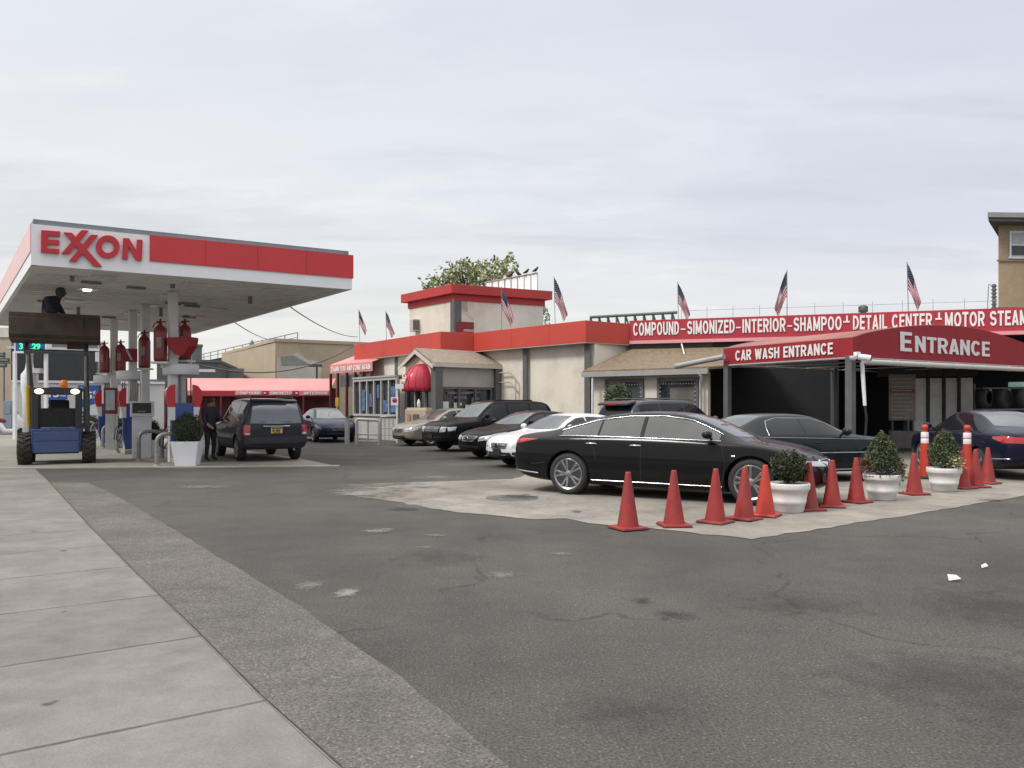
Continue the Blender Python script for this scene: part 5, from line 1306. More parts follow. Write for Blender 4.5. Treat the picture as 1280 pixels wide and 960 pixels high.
# --- grey SUV at the pumps, seen from behind
def pump_suv():
    t = thing('grey_suv', 'dark slate grey SUV with yellow plate refuelling at the pumps', 'car', world=False)
    pg = paint('slate_car_paint', (.035, .040, .052), metal=.35, rough=.38)
    rows = [(-2.21, .52, .98, 1.12, .82, .72), (-2.17, .40, 1.03, 1.40, .86, .69), (-2.08, .36, 1.05, 1.65, .885, .665), (-1.85, .33, 1.05, 1.745, .895, .655), (-1.0, .30, 1.04, 1.77, .90, .66), (0, .30, 1.03, 1.77, .90, .66),
            (.30, .30, 1.03, 1.73, .90, .66), (.65, .30, 1.02, 1.48, .90, .69), (1.0, .30, 1.01, 1.18, .90, .74), (1.15, .30, 1.00, 1.10, .90, .77), (1.6, .31, .97, 1.07, .895, .78), (2.0, .33, .92, 1.02, .88, .75), (2.18, .38, .84, .93, .83, .68), (2.24, .46, .74, .82, .75, .6)]
    c = Car(t, rows, (-1.31, 1.31), .355, .225, pg, bulge=(.05, .12), clad=.62, clad_m=mat('dark_cladding', (.022, .023, .028), .55))
    c.dlo([(-1.95, -1.2), (-1.12, -.22), (-.15, .88)], lo_off=.06, up_off=.125)
    c.screens((1.10, 1.58, .7, .56), None)
    c.patch('rear_window', 'rear', [(-.70, 1.07), (0, 1.05), (.70, 1.07)], [(-.60, 1.58), (0, 1.60), (.60, 1.58)], mat('rear_tinted_glass', (.04, .042, .05), .06, var=.3, vscale=1.2, spec=.9, ior=1.8), n=18, k=7)
    c.wheels('five', .225, STEEL)
    for sg in (-1, 1): 
        o = c.patch('taillight', 'rear', [(sg * .70, .74), (sg * .845, .74)], [(sg * .70, 1.02), (sg * .835, 1.02)], REDLAMP, off=.012, n=6)
        c.patch('reverse_lamp', 'rear', [(sg * .71, .76), (sg * .83, .76)], [(sg * .71, .81), (sg * .83, .81)], LAMPGLASS, off=.015, n=5, k=2)
    for v in ('left', 'right'): c.patch('taillight', v, [(-2.2, .75), (-2.1, .75)], [(-2.2, 1.02), (-2.1, 1.02)], REDLAMP, off=.01, n=4)
    m = MB(); c.line(m, 'rear', [(-.36, .985), (.36, .985)], .018, .012); m.build('tailgate_trim', CHROME, t)
    c.patch('bumper', 'rear', [(-.84, .52), (0, .52), (.84, .52)], [(-.84, .70), (0, .70), (.84, .70)], mat('dark_cladding', (.022, .023, .028)), off=.03, n=14)
    o, p = c.plate('rear', .87, mat('ny_plate_yellow', (.62, .42, .06)), .31, .16, .006)
    m = MB(); m.box(p + V(-.022, 0, .055), (.004, .26, .03)); m.box(p + V(-.022, 0, -.06), (.004, .2, .018)); m.box(p + V(-.022, .09, -.005), (.004, .07, .06)); m.box(p + V(-.022, -.03, -.005), (.004, .12, .06)); m.build('plate_marking', mat('plate_dark_blue', (.10, .06, .09), .5), o)
    c.patch('spoiler', 'rear', [(-.62, 1.64), (.62, 1.64)], [(-.60, 1.685), (.60, 1.685)], pg, off=.05, n=10, k=2)
    m = MB(); c.line(m, 'rear', [(-.12, 1.665), (.12, 1.665)], .013, .055); m.build('brake_light', REDLAMP, t)
    c.seam([(-.19, .42), (-.19, 1.05)]); c.seam([(-1.14, .7), (-1.2, 1.05)]); c.seam([(-.78, .72), (.78, .72)], 'rear')
    c.mirror(.80, 1.08, BLACK, (.14, .2, .18)); c.handles([(-1.05, .93), (-.35, .93)], BLACK)
    for sg in (-1, 1):
        m = MB(); m.tube([(-1.8, sg * .58, 1.73), (-1.7, sg * .58, 1.79), (.0, sg * .58, 1.80), (.12, sg * .58, 1.75)], .017, 6); m.build('roof_rail', DSTEEL, t)
    m = MB(); m.tube([(-2.1, -.5, .36), (-2.2, -.5, .33)], .03, 8); m.build('exhaust', STEEL, t)
    finish(t, (-7.62, 23.85), (-.52, .854))
pump_suv()
# ------------------------------------------------------------------ traffic cones and striped posts
def cone_proto(name, vinyl, label):
    t = thing(name, label, 'traffic cone', world=False, group='red cones along the concrete edge')
    m = MB(); m.lathe([(.138, .03), (.132, .06), (.085, .36), (.045, .62), (.034, .695), (.030, .71), (.026, .708), (.022, .66)], 28)
    m.build('body', vinyl, t)
    m = MB(); m.box((0, 0, .017), (.37, .37, .034), taper=.97); m.build('base', vinyl, t, bevel=.01)
    m = MB(); m.box((0, 0, .006), (.376, .376, .012)); m.build('base_edge', CONEB, t, bevel=.004)
    return t
cones = [(785, 664.5, 'red traffic cone leftmost of the row, standing on the asphalt'), (842.5, 661, 'red traffic cone on the pad edge, second from the left'), (894, 657, 'red traffic cone third from the left, before the black sedan front door'),
         (930, 653, 'slim looking red cone before the black sedan front wheel, left of the bright cone'), (956.5, 648.5, 'brightest orange red cone touching the white pot with the round bush'), (1011, 641, 'dull red cone half hidden right behind the first white pot'),
         (1040, 637, 'red cone before the black sedan nose, between the first two white pots'), (1070.5, 631.5, 'red cone just left of the pot with purple leaves'), (1143, 621.5, 'red cone between the two white pots holding conifers'),
         (1203, 614, 'narrow red cone touching the right side of the third white pot'), (1220, 612.5, 'red cone in front of the right hand striped post'), (1235, 608, 'rightmost red cone beside the dark blue sedan')]
pa = cone_proto('traffic_cone', CONE, cones[0][2]); pbr = cone_proto('traffic_cone', CONE2, cones[4][2])
for i, (px, py, lb) in enumerate(cones):
    p = gp(px, py - 3); p.z = .008 if i == 0 else .010
    src = pbr if i == 4 else pa
    rz = random.uniform(.1, 1.4)
    if i in (0, 4): src.location = p; src.rotation_euler.z = rz
    else:
        o = dup(src, p, rz, lb); o.rotation_euler.x = random.uniform(-.01, .01); o.rotation_euler.y = .035 if i == 3 else random.uniform(-.012, .012)
def post_proto():
    t = thing('striped_post', 'orange channelizer post with two white bands, left of the third pot', 'channelizer post', world=False, group='striped channelizer posts')
    m = MB(); m.lathe([(.115, .05), (.112, .1), (.075, .80), (.070, .97), (.048, 1.0), (.05, 1.03), (.066, 1.05), (.066, 1.10), (.05, 1.135), (0, 1.14)], 24); m.build('body', CONE2, t)
    for z in (.80, .925):
        m = MB(); m.lathe([(.0765, z - .055), (.0785, z - .05), (.0745, z + .05), (.072, z + .055)], 24); m.build('reflective_band', mat('white_reflective_band', (.75, .74, .74), .35), t)
    m = MB(); m.lathe([(.19, 0), (.20, .02), (.19, .045), (.12, .055)], 8); m.build('base', mat('black_rubber_base', (.02, .02, .02), .8), t)
    return t
sp_ = post_proto(); p = gp(1156, 598.5); sp_.location = (p.x, p.y, .008)
p = gp(1209, 600.5); dup(sp_, (p.x, p.y, .008), .4, 'orange channelizer post with two white bands, right of the third pot')

# ------------------------------------------------------------------ white pots with plants
def pot_proto(m):
    m.lathe([(.0, .0), (.19, .0), (.2, .012), (.225, .12), (.232, .125), (.240, .175), (.234, .18), (.262, .30), (.272, .305), (.275, .325), (.284, .33), (.290, .345), (.292, .405), (.285, .42), (.262, .42), (.258, .39), (.0, .385)], 40)
POTW = mat('white_plastic_pot', (.68, .67, .645), .45, var=.06, dirt=((.45, .42, .36), .45, 5.0))
def egg_pts(n, rx, rz, c, shell=.72, shape=None):
    out = []
    while len(out) < n:
        p = V(random.uniform(-1, 1), random.uniform(-1, 1), random.uniform(-1, 1)); d = p.length
        if d > 1 or d < shell * random.random() ** .3 * 1: continue
        w_ = shape(p.z) if shape else 1.0
        bump = 1 + .10 * math.sin(p.x * 7 + p.y * 5 + c[0] * 9) * math.sin(p.z * 6 + p.y * 4)
        out.append(Vector(c) + V(p.x * rx * w_ * bump, p.y * rx * w_ * bump, p.z * rz * bump))
    return out
def pot(px, py, label, kind, flower):
    g_ = gp(px, py); t = thing('flower_pot', label, 'flower pot', group='round white flower pots', world=False)
    m = MB(); pot_proto(m); m.build('pot', POTW, t)
    m = MB(); m.lathe([(.0, .40), (.255, .395)], 20); m.build('soil', SOIL, t)
    m = MB()
    for k in range(6):
        a = random.uniform(0, 6.28); m.tube([(0, 0, .38), (math.cos(a) * .08, math.sin(a) * .08, .55), (math.cos(a) * .18, math.sin(a) * .18, .75)], [.014, .01, .005], 5)
    m.build('stem', STEM, t)
    m = MB()
    if kind == 'globe':
        leaves(m, egg_pts(2600, .27, .235, (0, 0, .66), .6), .022, m=(0, 0, 1, 2)); m.build('foliage', LEAF[:2] + [LEAF[2]], t)
    else:
        sh_ = lambda z: .95 - .48 * z - (.2 * max(0, -.6 - z))
        leaves(m, egg_pts(2600, .27, .36, (0.0, 0, .75), .55, sh_), .024, m=(0, 1, 1, 2), flat=.3); m.build('foliage', CLEAF, t)
    if flower == 'purple':
        m = MB(); leaves(m, [V(random.gauss(-.02, .08), -.20 + random.gauss(0, .05), .46 + random.gauss(0, .035)) for _ in range(330)], .022); m.build('purple_leaves', mat('purple_leaf', (.055, .04, .06), .6, var=.4, vscale=9), t)
        m = MB(); leaves(m, [V(-.25 + random.gauss(0, .07), random.gauss(-.05, .08), .56 + random.gauss(0, .07)) for _ in range(300)], .024); leaves(m, [V(.27 + random.gauss(0, .04), random.gauss(-.05, .08), .50 + random.gauss(0, .09)) for _ in range(260)], .024); m.build('trailing_leaves', mat('red_brown_leaf', (.11, .065, .04), .7, var=.4, vscale=9), t)
    if flower == 'yellow':
        m = MB(); leaves(m, [V(.13 + random.gauss(0, .07), -.20 + random.gauss(0, .05), .54 + random.gauss(0, .06)) for _ in range(420)], .022, m=(0, 0, 0, 1)); m.build('flowers', [mat('pale_yellow_leaf', (.18, .19, .08), .6, var=.3, vscale=9), mat('cream_flower', (.52, .47, .28), .6, var=.2)], t)
    t.location = (g_.x, g_.y, .008); t.rotation_euler.z = random.uniform(-.3, .3)
pot(986.5, 640, 'white pot holding a round dark bush, among the red cones', 'globe', None)
pot(1102.5, 625, 'white pot with a conifer and purple and reddish leaves over its rim', 'cone', 'purple')
pot(1180, 614, 'white pot with a conifer and small yellowish flowers by the striped posts', 'cone', 'yellow')

# ------------------------------------------------------------------ pump islands: hoops, planters, pumps, cylinders
HOOPM = mat('worn_steel_tube', (.26, .25, .235), .5, .45, var=.2, vscale=6)
def hoop_proto():
    t = thing('hoop_guard', 'x', 'hoop guard', world=False, group='bent steel hoop guards at the pumps')
    m = MB(); pts = [(-.30, 0, 0), (-.30, 0, .62)] + [(-.30 + .2 - .2 * math.cos(a), 0, .62 + .2 * math.sin(a)) for a in (.4, .8, 1.2, 1.57)] + [(.1 + .2 * math.sin(a), 0, .62 + .2 * math.cos(a)) for a in (0, .4, .8, 1.2)] + [(.30, 0, .62), (.30, 0, 0)]
    m.tube(pts, .052, 10); m.build('tube', HOOPM, t)
    m = MB()
    for x in (-.3, .3): m.lathe([(.09, 0), (.09, .03), (.06, .05)], 12, (x, 0, 0))
    m.build('footing', mat('concrete_footing', (.32, .31, .28), .9), t)
    return t
hoops = [(212, 583), (188, 576), (159, 566), (140, 560.5), (125, 555.5), (109, 551.5)]
hl = ['nearest', 'second', 'third', 'fourth', 'fifth', 'farthest']
hp = hoop_proto()
for i, (px, py) in enumerate(hoops):
    p = gp(px, py); lb = 'nearest bent steel hoop guard, beside the big white planter' if i == 0 else 'farthest bent steel hoop guard in the row of pumps' if i == 5 else '%s nearest bent steel hoop guard along the pumps' % hl[i]
    p.z = .01
    if i == 0: hp.location = p; hp.rotation_euler.z = R(33); hp['label'] = lb
    else: dup(hp, p, R(33), lb)
PLW = mat('white_square_planter', (.74, .75, .78), .4, var=.03)
def planter(px, py, s, label, col=(0, 0, 1), brown=False):
    p = gp(px, py); t = thing('planter', label, 'planter', group='white tapered planters with clipped bushes at the pumps', world=False)
    m = MB(); a, b, h = .25 * s, .345 * s, .64 * s
    vs = []
    for q, z in ((a, 0), (b, h), (b - .03, h), (b - .05, h - .06)):
        vs += [(-q, -q, z), (q, -q, z), (q, q, z), (-q, q, z)]
    fs = [(3, 2, 1, 0)] + [(k * 4 + i, k * 4 + (i + 1) % 4, k * 4 + 4 + (i + 1) % 4, k * 4 + 4 + i) for k in range(3) for i in range(4)] + [(12, 13, 14, 15)]
    m.add(vs, fs); m.build('pot', PLW, t, bevel=.008)
    m = MB(); m.tube([(0, 0, h - .06), (0, 0, h + .3)], .03, 6); m.build('stem', STEM, t)
    m = MB(); shp = lambda z: 1.0 - .28 * max(0, z) ** 1.5
    leaves(m, egg_pts(3800, .42 * s, .46 * s, (0, 0, h + .30 * s), .7, shp), .024 * s, m=col)
    ico = []
    m.build('foliage', LEAF, t)
    m = MB(); m.lathe([(.0, h + .30 * s - .40 * s), (.22 * s, h + .30 * s - .34 * s), (.33 * s, h + .22 * s), (.32 * s, h + .42 * s), (.2 * s, h + .62 * s), (0, h + .68 * s)], 14); m.build('inner_twigs', mat('bush_inner_twigs', (.014, .018, .008), .95, var=.3), t)
    t.location = (p.x, p.y, .01); t.rotation_euler.z = R(8)
planter(234.5, 582.5, .98, 'nearest big white tapered planter with a clipped dark bush at the pumps', (0, 0, 0, 1))
planter(187, 572, .82, 'white planter with a rounded bush between the first two pumps')
planter(147, 560, .80, 'white planter with a low brownish bush beside the second pump', (0, 2, 2))
planter(131, 556, .78, 'white planter standing fourth from the front along the pumps', (0, 2))
planter(114, 551, .80, 'farthest white planter with a dark bush at the pumps')

TOPW = mat('white_pump_topper', (.70, .71, .73), .4, var=.04)
def pump_proto():
    t = thing('fuel_pump', 'x', 'fuel pump', world=False, group='blue fuel pumps under the canopy')
    m = MB(); m.box((0, 0, .07), (.62, 1.5, .14)); m.build('island_base', mat('island_concrete', (.3, .285, .255), .9), t, bevel=.02)
    m = MB(); m.box((0, 0, .62), (.44, 1.0, 1.0)); m.build('cabinet', LILAC, t, bevel=.03)
    m = MB(); m.box((0, 0, 1.36), (.46, 1.04, .50)); m.build('head', PUMPBLUE, t, bevel=.03)
    for sg in (-1, 1):
        m = MB(); m.box((sg * .235, .12, 1.38), (.02, .5, .30)); m.build('display', BLACK, t, bevel=.005)
        # curved red, white and blue fin
        prof = [(.26, .2), (.34, .6), (.32, 1.0), (.38, 1.4), (.46, 1.75), (.44, 1.95), (.34, 2.08), (.26, 2.10)]
        for z0, z1, mm, nm in ((.15, 1.15, PUMPBLUE, 'fin'), (1.15, 1.5, TOPW, 'fin'), (1.5, 2.11, PUMPRED, 'fin')):
            pr = [(x, z) for x, z in prof if z0 <= z <= z1]
            def ix(z):
                for (a, b), (c, d) in zip(prof[:-1], prof[1:]):
                    if b <= z <= d: return a + (c - a) * (z - b) / (d - b + 1e-9)
                return prof[0][0] if z < .2 else prof[-1][0]
            pts = [(.23, z0), (ix(z0), z0)] + pr + ([(ix(z1), z1)] if z1 < 2.1 else []) + [(.23, z1)]
            m = MB(); m.prism([V(sg * x, -.5, z) for x, z in pts], V(0, .16, 0)); m.build(nm, mm, t)
        for k, y in enumerate((-.25, .3)):
            m = MB(); x = sg * .25; m.tube([(x, y, 1.02), (x + sg * .06, y, 1.05), (x + sg * .10, y + .04, .95)], .022, 6); m.build('nozzle', BLACK, t)
            m = MB(); m.tube([(x + sg * .02, y + .05, 1.02), (x + sg * .2, y + .1, .75), (x + sg * .22, y + .15, .45), (x + sg * .1, y + .16, .35), (x, y + .16, .55), (x - sg * .02, y + .1, 2.3)], .017, 6); m.build('hose', BLACK, t)
    m = MB()      # wavy blue and lilac sweep over the end panel
    for (pts) in ([(-.22, .15), (-.08, .15), (.10, 1.12), (-.22, 1.12)], [(.02, .15), (.12, .15), (.22, .75), (.22, 1.0)]):
        m.prism([V(x, -.512, z) for x, z in pts], V(0, .012, 0))
    m.build('end_panel', PUMPBLUE, t)
    for y in (-.36, .36):
        m = MB(); m.box((0.0 if y < 0 else .0, y, 2.0), (.12, .10, .80)); m.build('post', STEEL, t)
    m = MB(); m.lathe([(.0, 2.37), (.44, 2.37), (.455, 2.39), (.455, 2.64), (.44, 2.66), (0, 2.66)], 32, sc=(1, 1.45)); m.build('topper', TOPW, t)
    return t
pp_ = pump_proto(); lbs = ['nearest blue fuel pump with an oval white topper, behind the big planter', 'second fuel pump with white topper, behind the plain white dispenser', 'farthest fuel pump with white topper, beside the red framed screen', 'farthest fuel pump, seen past the loader bucket']
for i, (px, Y) in enumerate(((226, 21.9), (165, 26.0), (134, 29.8))):
    p = at(px, HZ, Y); p.z = .01
    if i == 0: pp_.location = p; pp_.rotation_euler.z = R(33); pp_['label'] = lbs[0]
    else: dup(pp_, p, R(33), lbs[i])
# plain white dispenser and red framed screen
p = gp(178, 572.5); t = thing('dispenser', 'plain white dispenser with a black display, between hoop guards', 'fuel dispenser', (p.x, p.y, 0))
m = MB(); m.box((p.x, p.y, .62), (.52, .42, 1.22), R(20)); m.build('cabinet', WHITE, t, bevel=.015)
m = MB(); m.box((p.x, p.y, 1.45), (.62, .46, .46), R(20)); hd = m.build('head', WHITE, t, bevel=.02)
m = MB(); m.box((p.x + .085, p.y - .225, 1.48), (.50, .03, .30), R(20)); dd = m.build('display', BLACK, hd)
m = MB(); m.box((p.x + .09, p.y - .243, 1.38), (.22, .01, .03), R(20)); m.build('price_strip', mat('grey_price_strip', (.25, .25, .25), .5), hd)
p = at(138.5, HZ, 28.2); t = thing('red_screen_stand', 'red framed pale screen on a stand among the pumps', 'screen', (p.x, p.y, 0))
m = MB(); m.box((p.x, p.y, 1.72), (.44, .14, .92), R(15)); m.build('frame', mat('dark_red_frame', (.18, .015, .025), .45), t, bevel=.015)
m = MB(); m.box((p.x + .018, p.y - .075, 1.74), (.29, .02, .70), R(15)); m.build('panel', mat('pale_screen_panel', (.40, .47, .48), .3, var=.15), t)
m = MB(); m.box((p.x, p.y, .63), (.30, .25, 1.26), R(15)); m.build('pedestal', mat('grey_pedestal', (.40, .40, .39), .6), t, bevel=.01)
# dry chemical cylinders on brackets
def cyl_proto():
    t = thing('fire_cylinder', 'x', 'fire suppression cylinder', world=False, group='dark red fire suppression cylinders under the canopy')
    m = MB(); m.lathe([(0, 0), (.14, .0), (.165, .03), (.17, .08), (.17, .78), (.15, .88), (.09, .95), (.05, .97), (.05, 1.02), (.03, 1.03), (.025, 1.14), (0, 1.15)], 24); m.build('tank', TANKRED, t)
    m = MB(); m.box((.02, 0, 1.06), (.22, .04, .035)); m.tube([(0, 0, 1.05), (-.14, 0, 1.02), (-.19, 0, .9)], .014, 6); m.build('valve', mat('dark_valve', (.08, .02, .02), .5, .3), t)
    m = MB(); m.box((0, -.168, .50), (.13, .012, .28)); m.build('label_plate', mat('dull_label', (.30, .22, .20), .6, var=.3, vscale=9), t)
    m = MB(); m.box((0, 0, -.03), (.42, .36, .05)); m.box((0, .24, .2), (.08, .06, .7)); m.build('bracket', WHITE, t)
    return t
cy = cyl_proto()
cyl = [(200.5, 452, 21.3, 'near red cylinder left of the front column'), (231, 450, 22.0, 'near red cylinder right of the front column, beside the canopy edge'), (180.5, 460, 24.0, 'red cylinder with a pale label on the second column'), (130.5, 466, 28.6, 'far red cylinder beside the rear column, left side'), (151, 464, 28.9, 'far red cylinder beside the rear column, right side')]
for i, (px, py, Y, lb) in enumerate(cyl):
    p = at(px, py, Y)
    if i == 0: cy.location = p; cy.rotation_euler.z = .2; cy['label'] = lb
    else: dup(cy, p, random.uniform(-.3, .3), lb)
p = at(222, 433, 21.2); m = MB(); m.prism([p + V(-.30, -.02, .24), p + V(.32, .05, .26), p + V(.30, .02, .02), p + V(.12, 0, -.26), p + V(-.10, 0, -.20), p + V(-.30, 0, .04)], V(.1, .34, 0))
m.build('red_hood', mat('red_tarpaulin', (.32, .02, .025), .6, var=.2, vscale=4), loc=p, bevel=.03, label='bright red hood wrapped on the front column between two cylinders', category='hood')
p = at(162.5, 444, 25.6); m = MB(); m.box(p, (.44, .06, .42), .2); hd = m.build('red_banner', mat('red_banner_cloth', (.25, .018, .025), .6, var=.15), loc=p, bevel=.01, label='small red banner with a pale stripe hung at the second column', category='banner')
m = MB(); q = p + V(0, -.045, 0); m.prism([q + V(-.13, 0, .19), q + V(-.05, 0, .19), q + V(.12, 0, -.16), q + V(.05, 0, -.16)], V(0, -.008, 0)); m.build('stripe', mat('pale_stripe', (.5, .38, .38), .6), hd)

# ------------------------------------------------------------------ skid steer loader
def loader():
    p = gp(54.5, 581.5); t = thing('skid_steer_loader', 'blue skid steer loader with its rusty bucket raised high', 'loader', world=False)
    # local: x right (as seen), y away, z up; front faces -y
    m = MB(); m.prism([(-.60, -.72, .30), (.60, -.72, .30), (.60, -.78, .42), (.60, -.78, .88), (-.60, -.78, .88), (-.60, -.78, .42)], (0, 1.9, 0)); 
    m = MB(); m.box((0, .2, .62), (1.16, 1.96, .62)); m.build('body', LOADBLUE, t, bevel=.03)
    m = MB(); m.box((0, -.80, .46), (1.04, .05, .30)); m.box((0, -.805, .735), (1.02, .05, .24)); m.build('front_plate', mat('loader_blue_dull', (.05, .085, .21), .5, var=.15, dirt=((.08, .08, .09), .5, 3)), t, bevel=.012)
    m = MB(); m.box((0, .2, .30), (1.0, 1.7, .06)); m.build('underside', BLACK, t)
    # cab
    CB = mat('cab_dark_steel', (.028, .029, .036), .5, var=.2)
    m = MB()
    for x in (-.50, .50):
        m.box((x, -.62, 1.43), (.16, .10, 1.02)); m.box((x, .58, 1.43), (.12, .10, 1.02)); m.box((x, -.02, .96), (.10, 1.2, .10)); m.box((x * 1.04, -.02, 1.35), (.03, 1.2, .12))
    m.box((0, -.64, 1.90), (1.16, .14, .13)); m.box((0, -.02, 1.975), (1.16, 1.34, .07)); m.box((0, .6, 1.9), (1.1, .08, .12)); m.build('cab', CB, t, bevel=.015)
    m = MB(); m.box((0, -.60, 1.22), (.84, .04, .50)); m.build('cab_guard', mat('cab_mesh', (.014, .016, .015), .8, var=.5, vscale=12), t)
    m = MB(); m.box((0, .15, 1.12), (.52, .50, .2)); m.box((0, .42, 1.42), (.50, .12, .55)); m.build('seat', mat('worn_black_seat', (.02, .02, .021), .7), t, bevel=.05)
    for x in (-.18, .18):
        m = MB(); m.tube([(x, -.35, 1.0), (x, -.38, 1.4), (x * 1.1, -.42, 1.5)], .02, 6); m.build('control_lever', BLACK, t)
    for x in (-.40, .42):
        m = MB(); m.lathe([(0, 0), (.075, .0), (.085, .03), (.07, .09), (0, .09)], 16, (x, -.80, 1.91), 'Y', sc=(1.25, .85)); m.build('headlight', mat('lit_headlight', (.9, .85, .7), .3, emit=(1, .86, .62), estr=2.2), t)
    m = MB(); m.lathe([(.06, 0), (.09, .02), (.10, .10), (.09, .18), (.05, .22), (0, .225)], 16, (.12, .35, 2.02)); m.build('beacon', mat('orange_beacon', (.55, .14, .02), .3, emit=(1, .22, .02), estr=.25), t)
    # wheels
    def wheel(x, y):
        m = MB(); r = .40; w_ = .30
        m.lathe([(.22, -w_ / 2), (.34, -w_ / 2 - .01), (r - .03, -w_ / 2 + .03), (r - .02, 0), (r - .03, w_ / 2 - .03), (.34, w_ / 2 + .01), (.22, w_ / 2)], 30, (x, y, r), 'X')
        for k in range(16):
            a = 2 * math.pi * k / 16
            for sg in (-1, 1):
                a2 = a + (.0 if sg > 0 else .19); c = V(x + sg * .075, y + math.cos(a2) * (r - .012), r + math.sin(a2) * (r - .012))
                m.box(c, (.16, .055, .05), rot=Matrix.Rotation(a2 - math.pi / 2, 3, 'X') @ Matrix.Rotation(sg * .5, 3, 'Z'))
        wh = m.build('wheel', mat('dusty_lug_tyre', (.035, .032, .027), .85, var=.35, vscale=5, dirt=((.10, .085, .06), .6, 5.0)), t)
        m = MB(); m.lathe([(.0, -w_ / 2 + .02), (.20, -w_ / 2 + .02), (.225, -w_ / 2 - .005), (.235, -w_ / 2 - .005), (.235, w_ / 2 + .005), (.225, w_ / 2 + .005), (.2, w_ / 2 - .02), (0, w_ / 2 - .02)], 24, (x, y, r), 'X'); m.build('rim', YELLOW if x < 0 else mat('dark_wheel_rim', (.04, .04, .045), .6), wh)
    for x in (-.74, .74):
        for y in (-.45, .62): wheel(x, y)
    # arms, raised
    m = MB()
    for x in (-.68, .68):
        m.box((x, .86, 1.25), (.13, .22, 1.3))
        m.prism([(x - .05, .75, 1.85), (x - .05, .95, 1.85), (x - .05, .95, 2.05), (x - .05, -.55, 3.30), (x - .05, -.72, 3.18), (x - .05, .68, 1.98)], (.10, 0, 0))
        m.prism([(x - .05, -.55, 3.30), (x - .05, -.72, 3.18), (x - .05, -.98, 2.92), (x - .05, -.84, 2.86)], (.10, 0, 0))
    m.tube([(-.7, -.9, 2.94), (.7, -.9, 2.94)], .06, 10); m.build('lift_arm', DSTEEL, t, bevel=.01)
    for x in (-.66, .66):
        m = MB(); m.tube([(x, -.30, 1.0), (x, -.52, 2.05)], .06, 10); m.tube([(x, -.52, 2.05), (x, -.80, 2.98)], .034, 10, 1); m.build('hydraulic_cylinder', [YELLOW if x < 0 else DSTEEL, STEEL], t)
    # bucket: open to the front top, seen from below front
    m = MB(); W_ = .99; prof = [(-1.42, 2.98), (-.90, 2.72), (-.66, 2.94), (-.66, 3.62), (-.74, 3.68)]
    outer = prof; 
    prof2 = [(-1.36, 3.85), (-1.40, 3.75), (-1.42, 3.34), (-1.30, 3.22), (-.80, 3.16), (-.62, 3.34), (-.58, 3.87)]
    rows = [[V(-W_, y, z) for y, z in prof2], [V(W_, y, z) for y, z in prof2]]
    m.grid(rows, 0, False)
    bk = m.build('bucket', RUST, t); s_ = bk.modifiers.new('t', 'SOLIDIFY'); s_.thickness = .035; s_.offset = 0
    m = MB()
    for x in (-W_ - .012, W_ + .012):
        m.prism([(x - .015, y, z) for y, z in prof2], (.03, 0, 0))
    m.box((0, -1.385, 3.84), (2.02, .05, .10)); m.box((0, -1.35, 3.225), (1.95, .05, .05)); m.box((.62, -1.43, 3.55), (.03, .03, .5)); m.build('bucket_edge', RUST, bk, bevel=.006)
    m = MB(); m.box((0.45, -.85, 3.09), (.42, .12, .14)); m.build('coupler', mat('dark_red_coupler', (.07, .025, .025), .6), t)
    t.location = (p.x - .10, p.y + .85, .012); t.rotation_euler.z = R(27)
    return t
LD = loader()

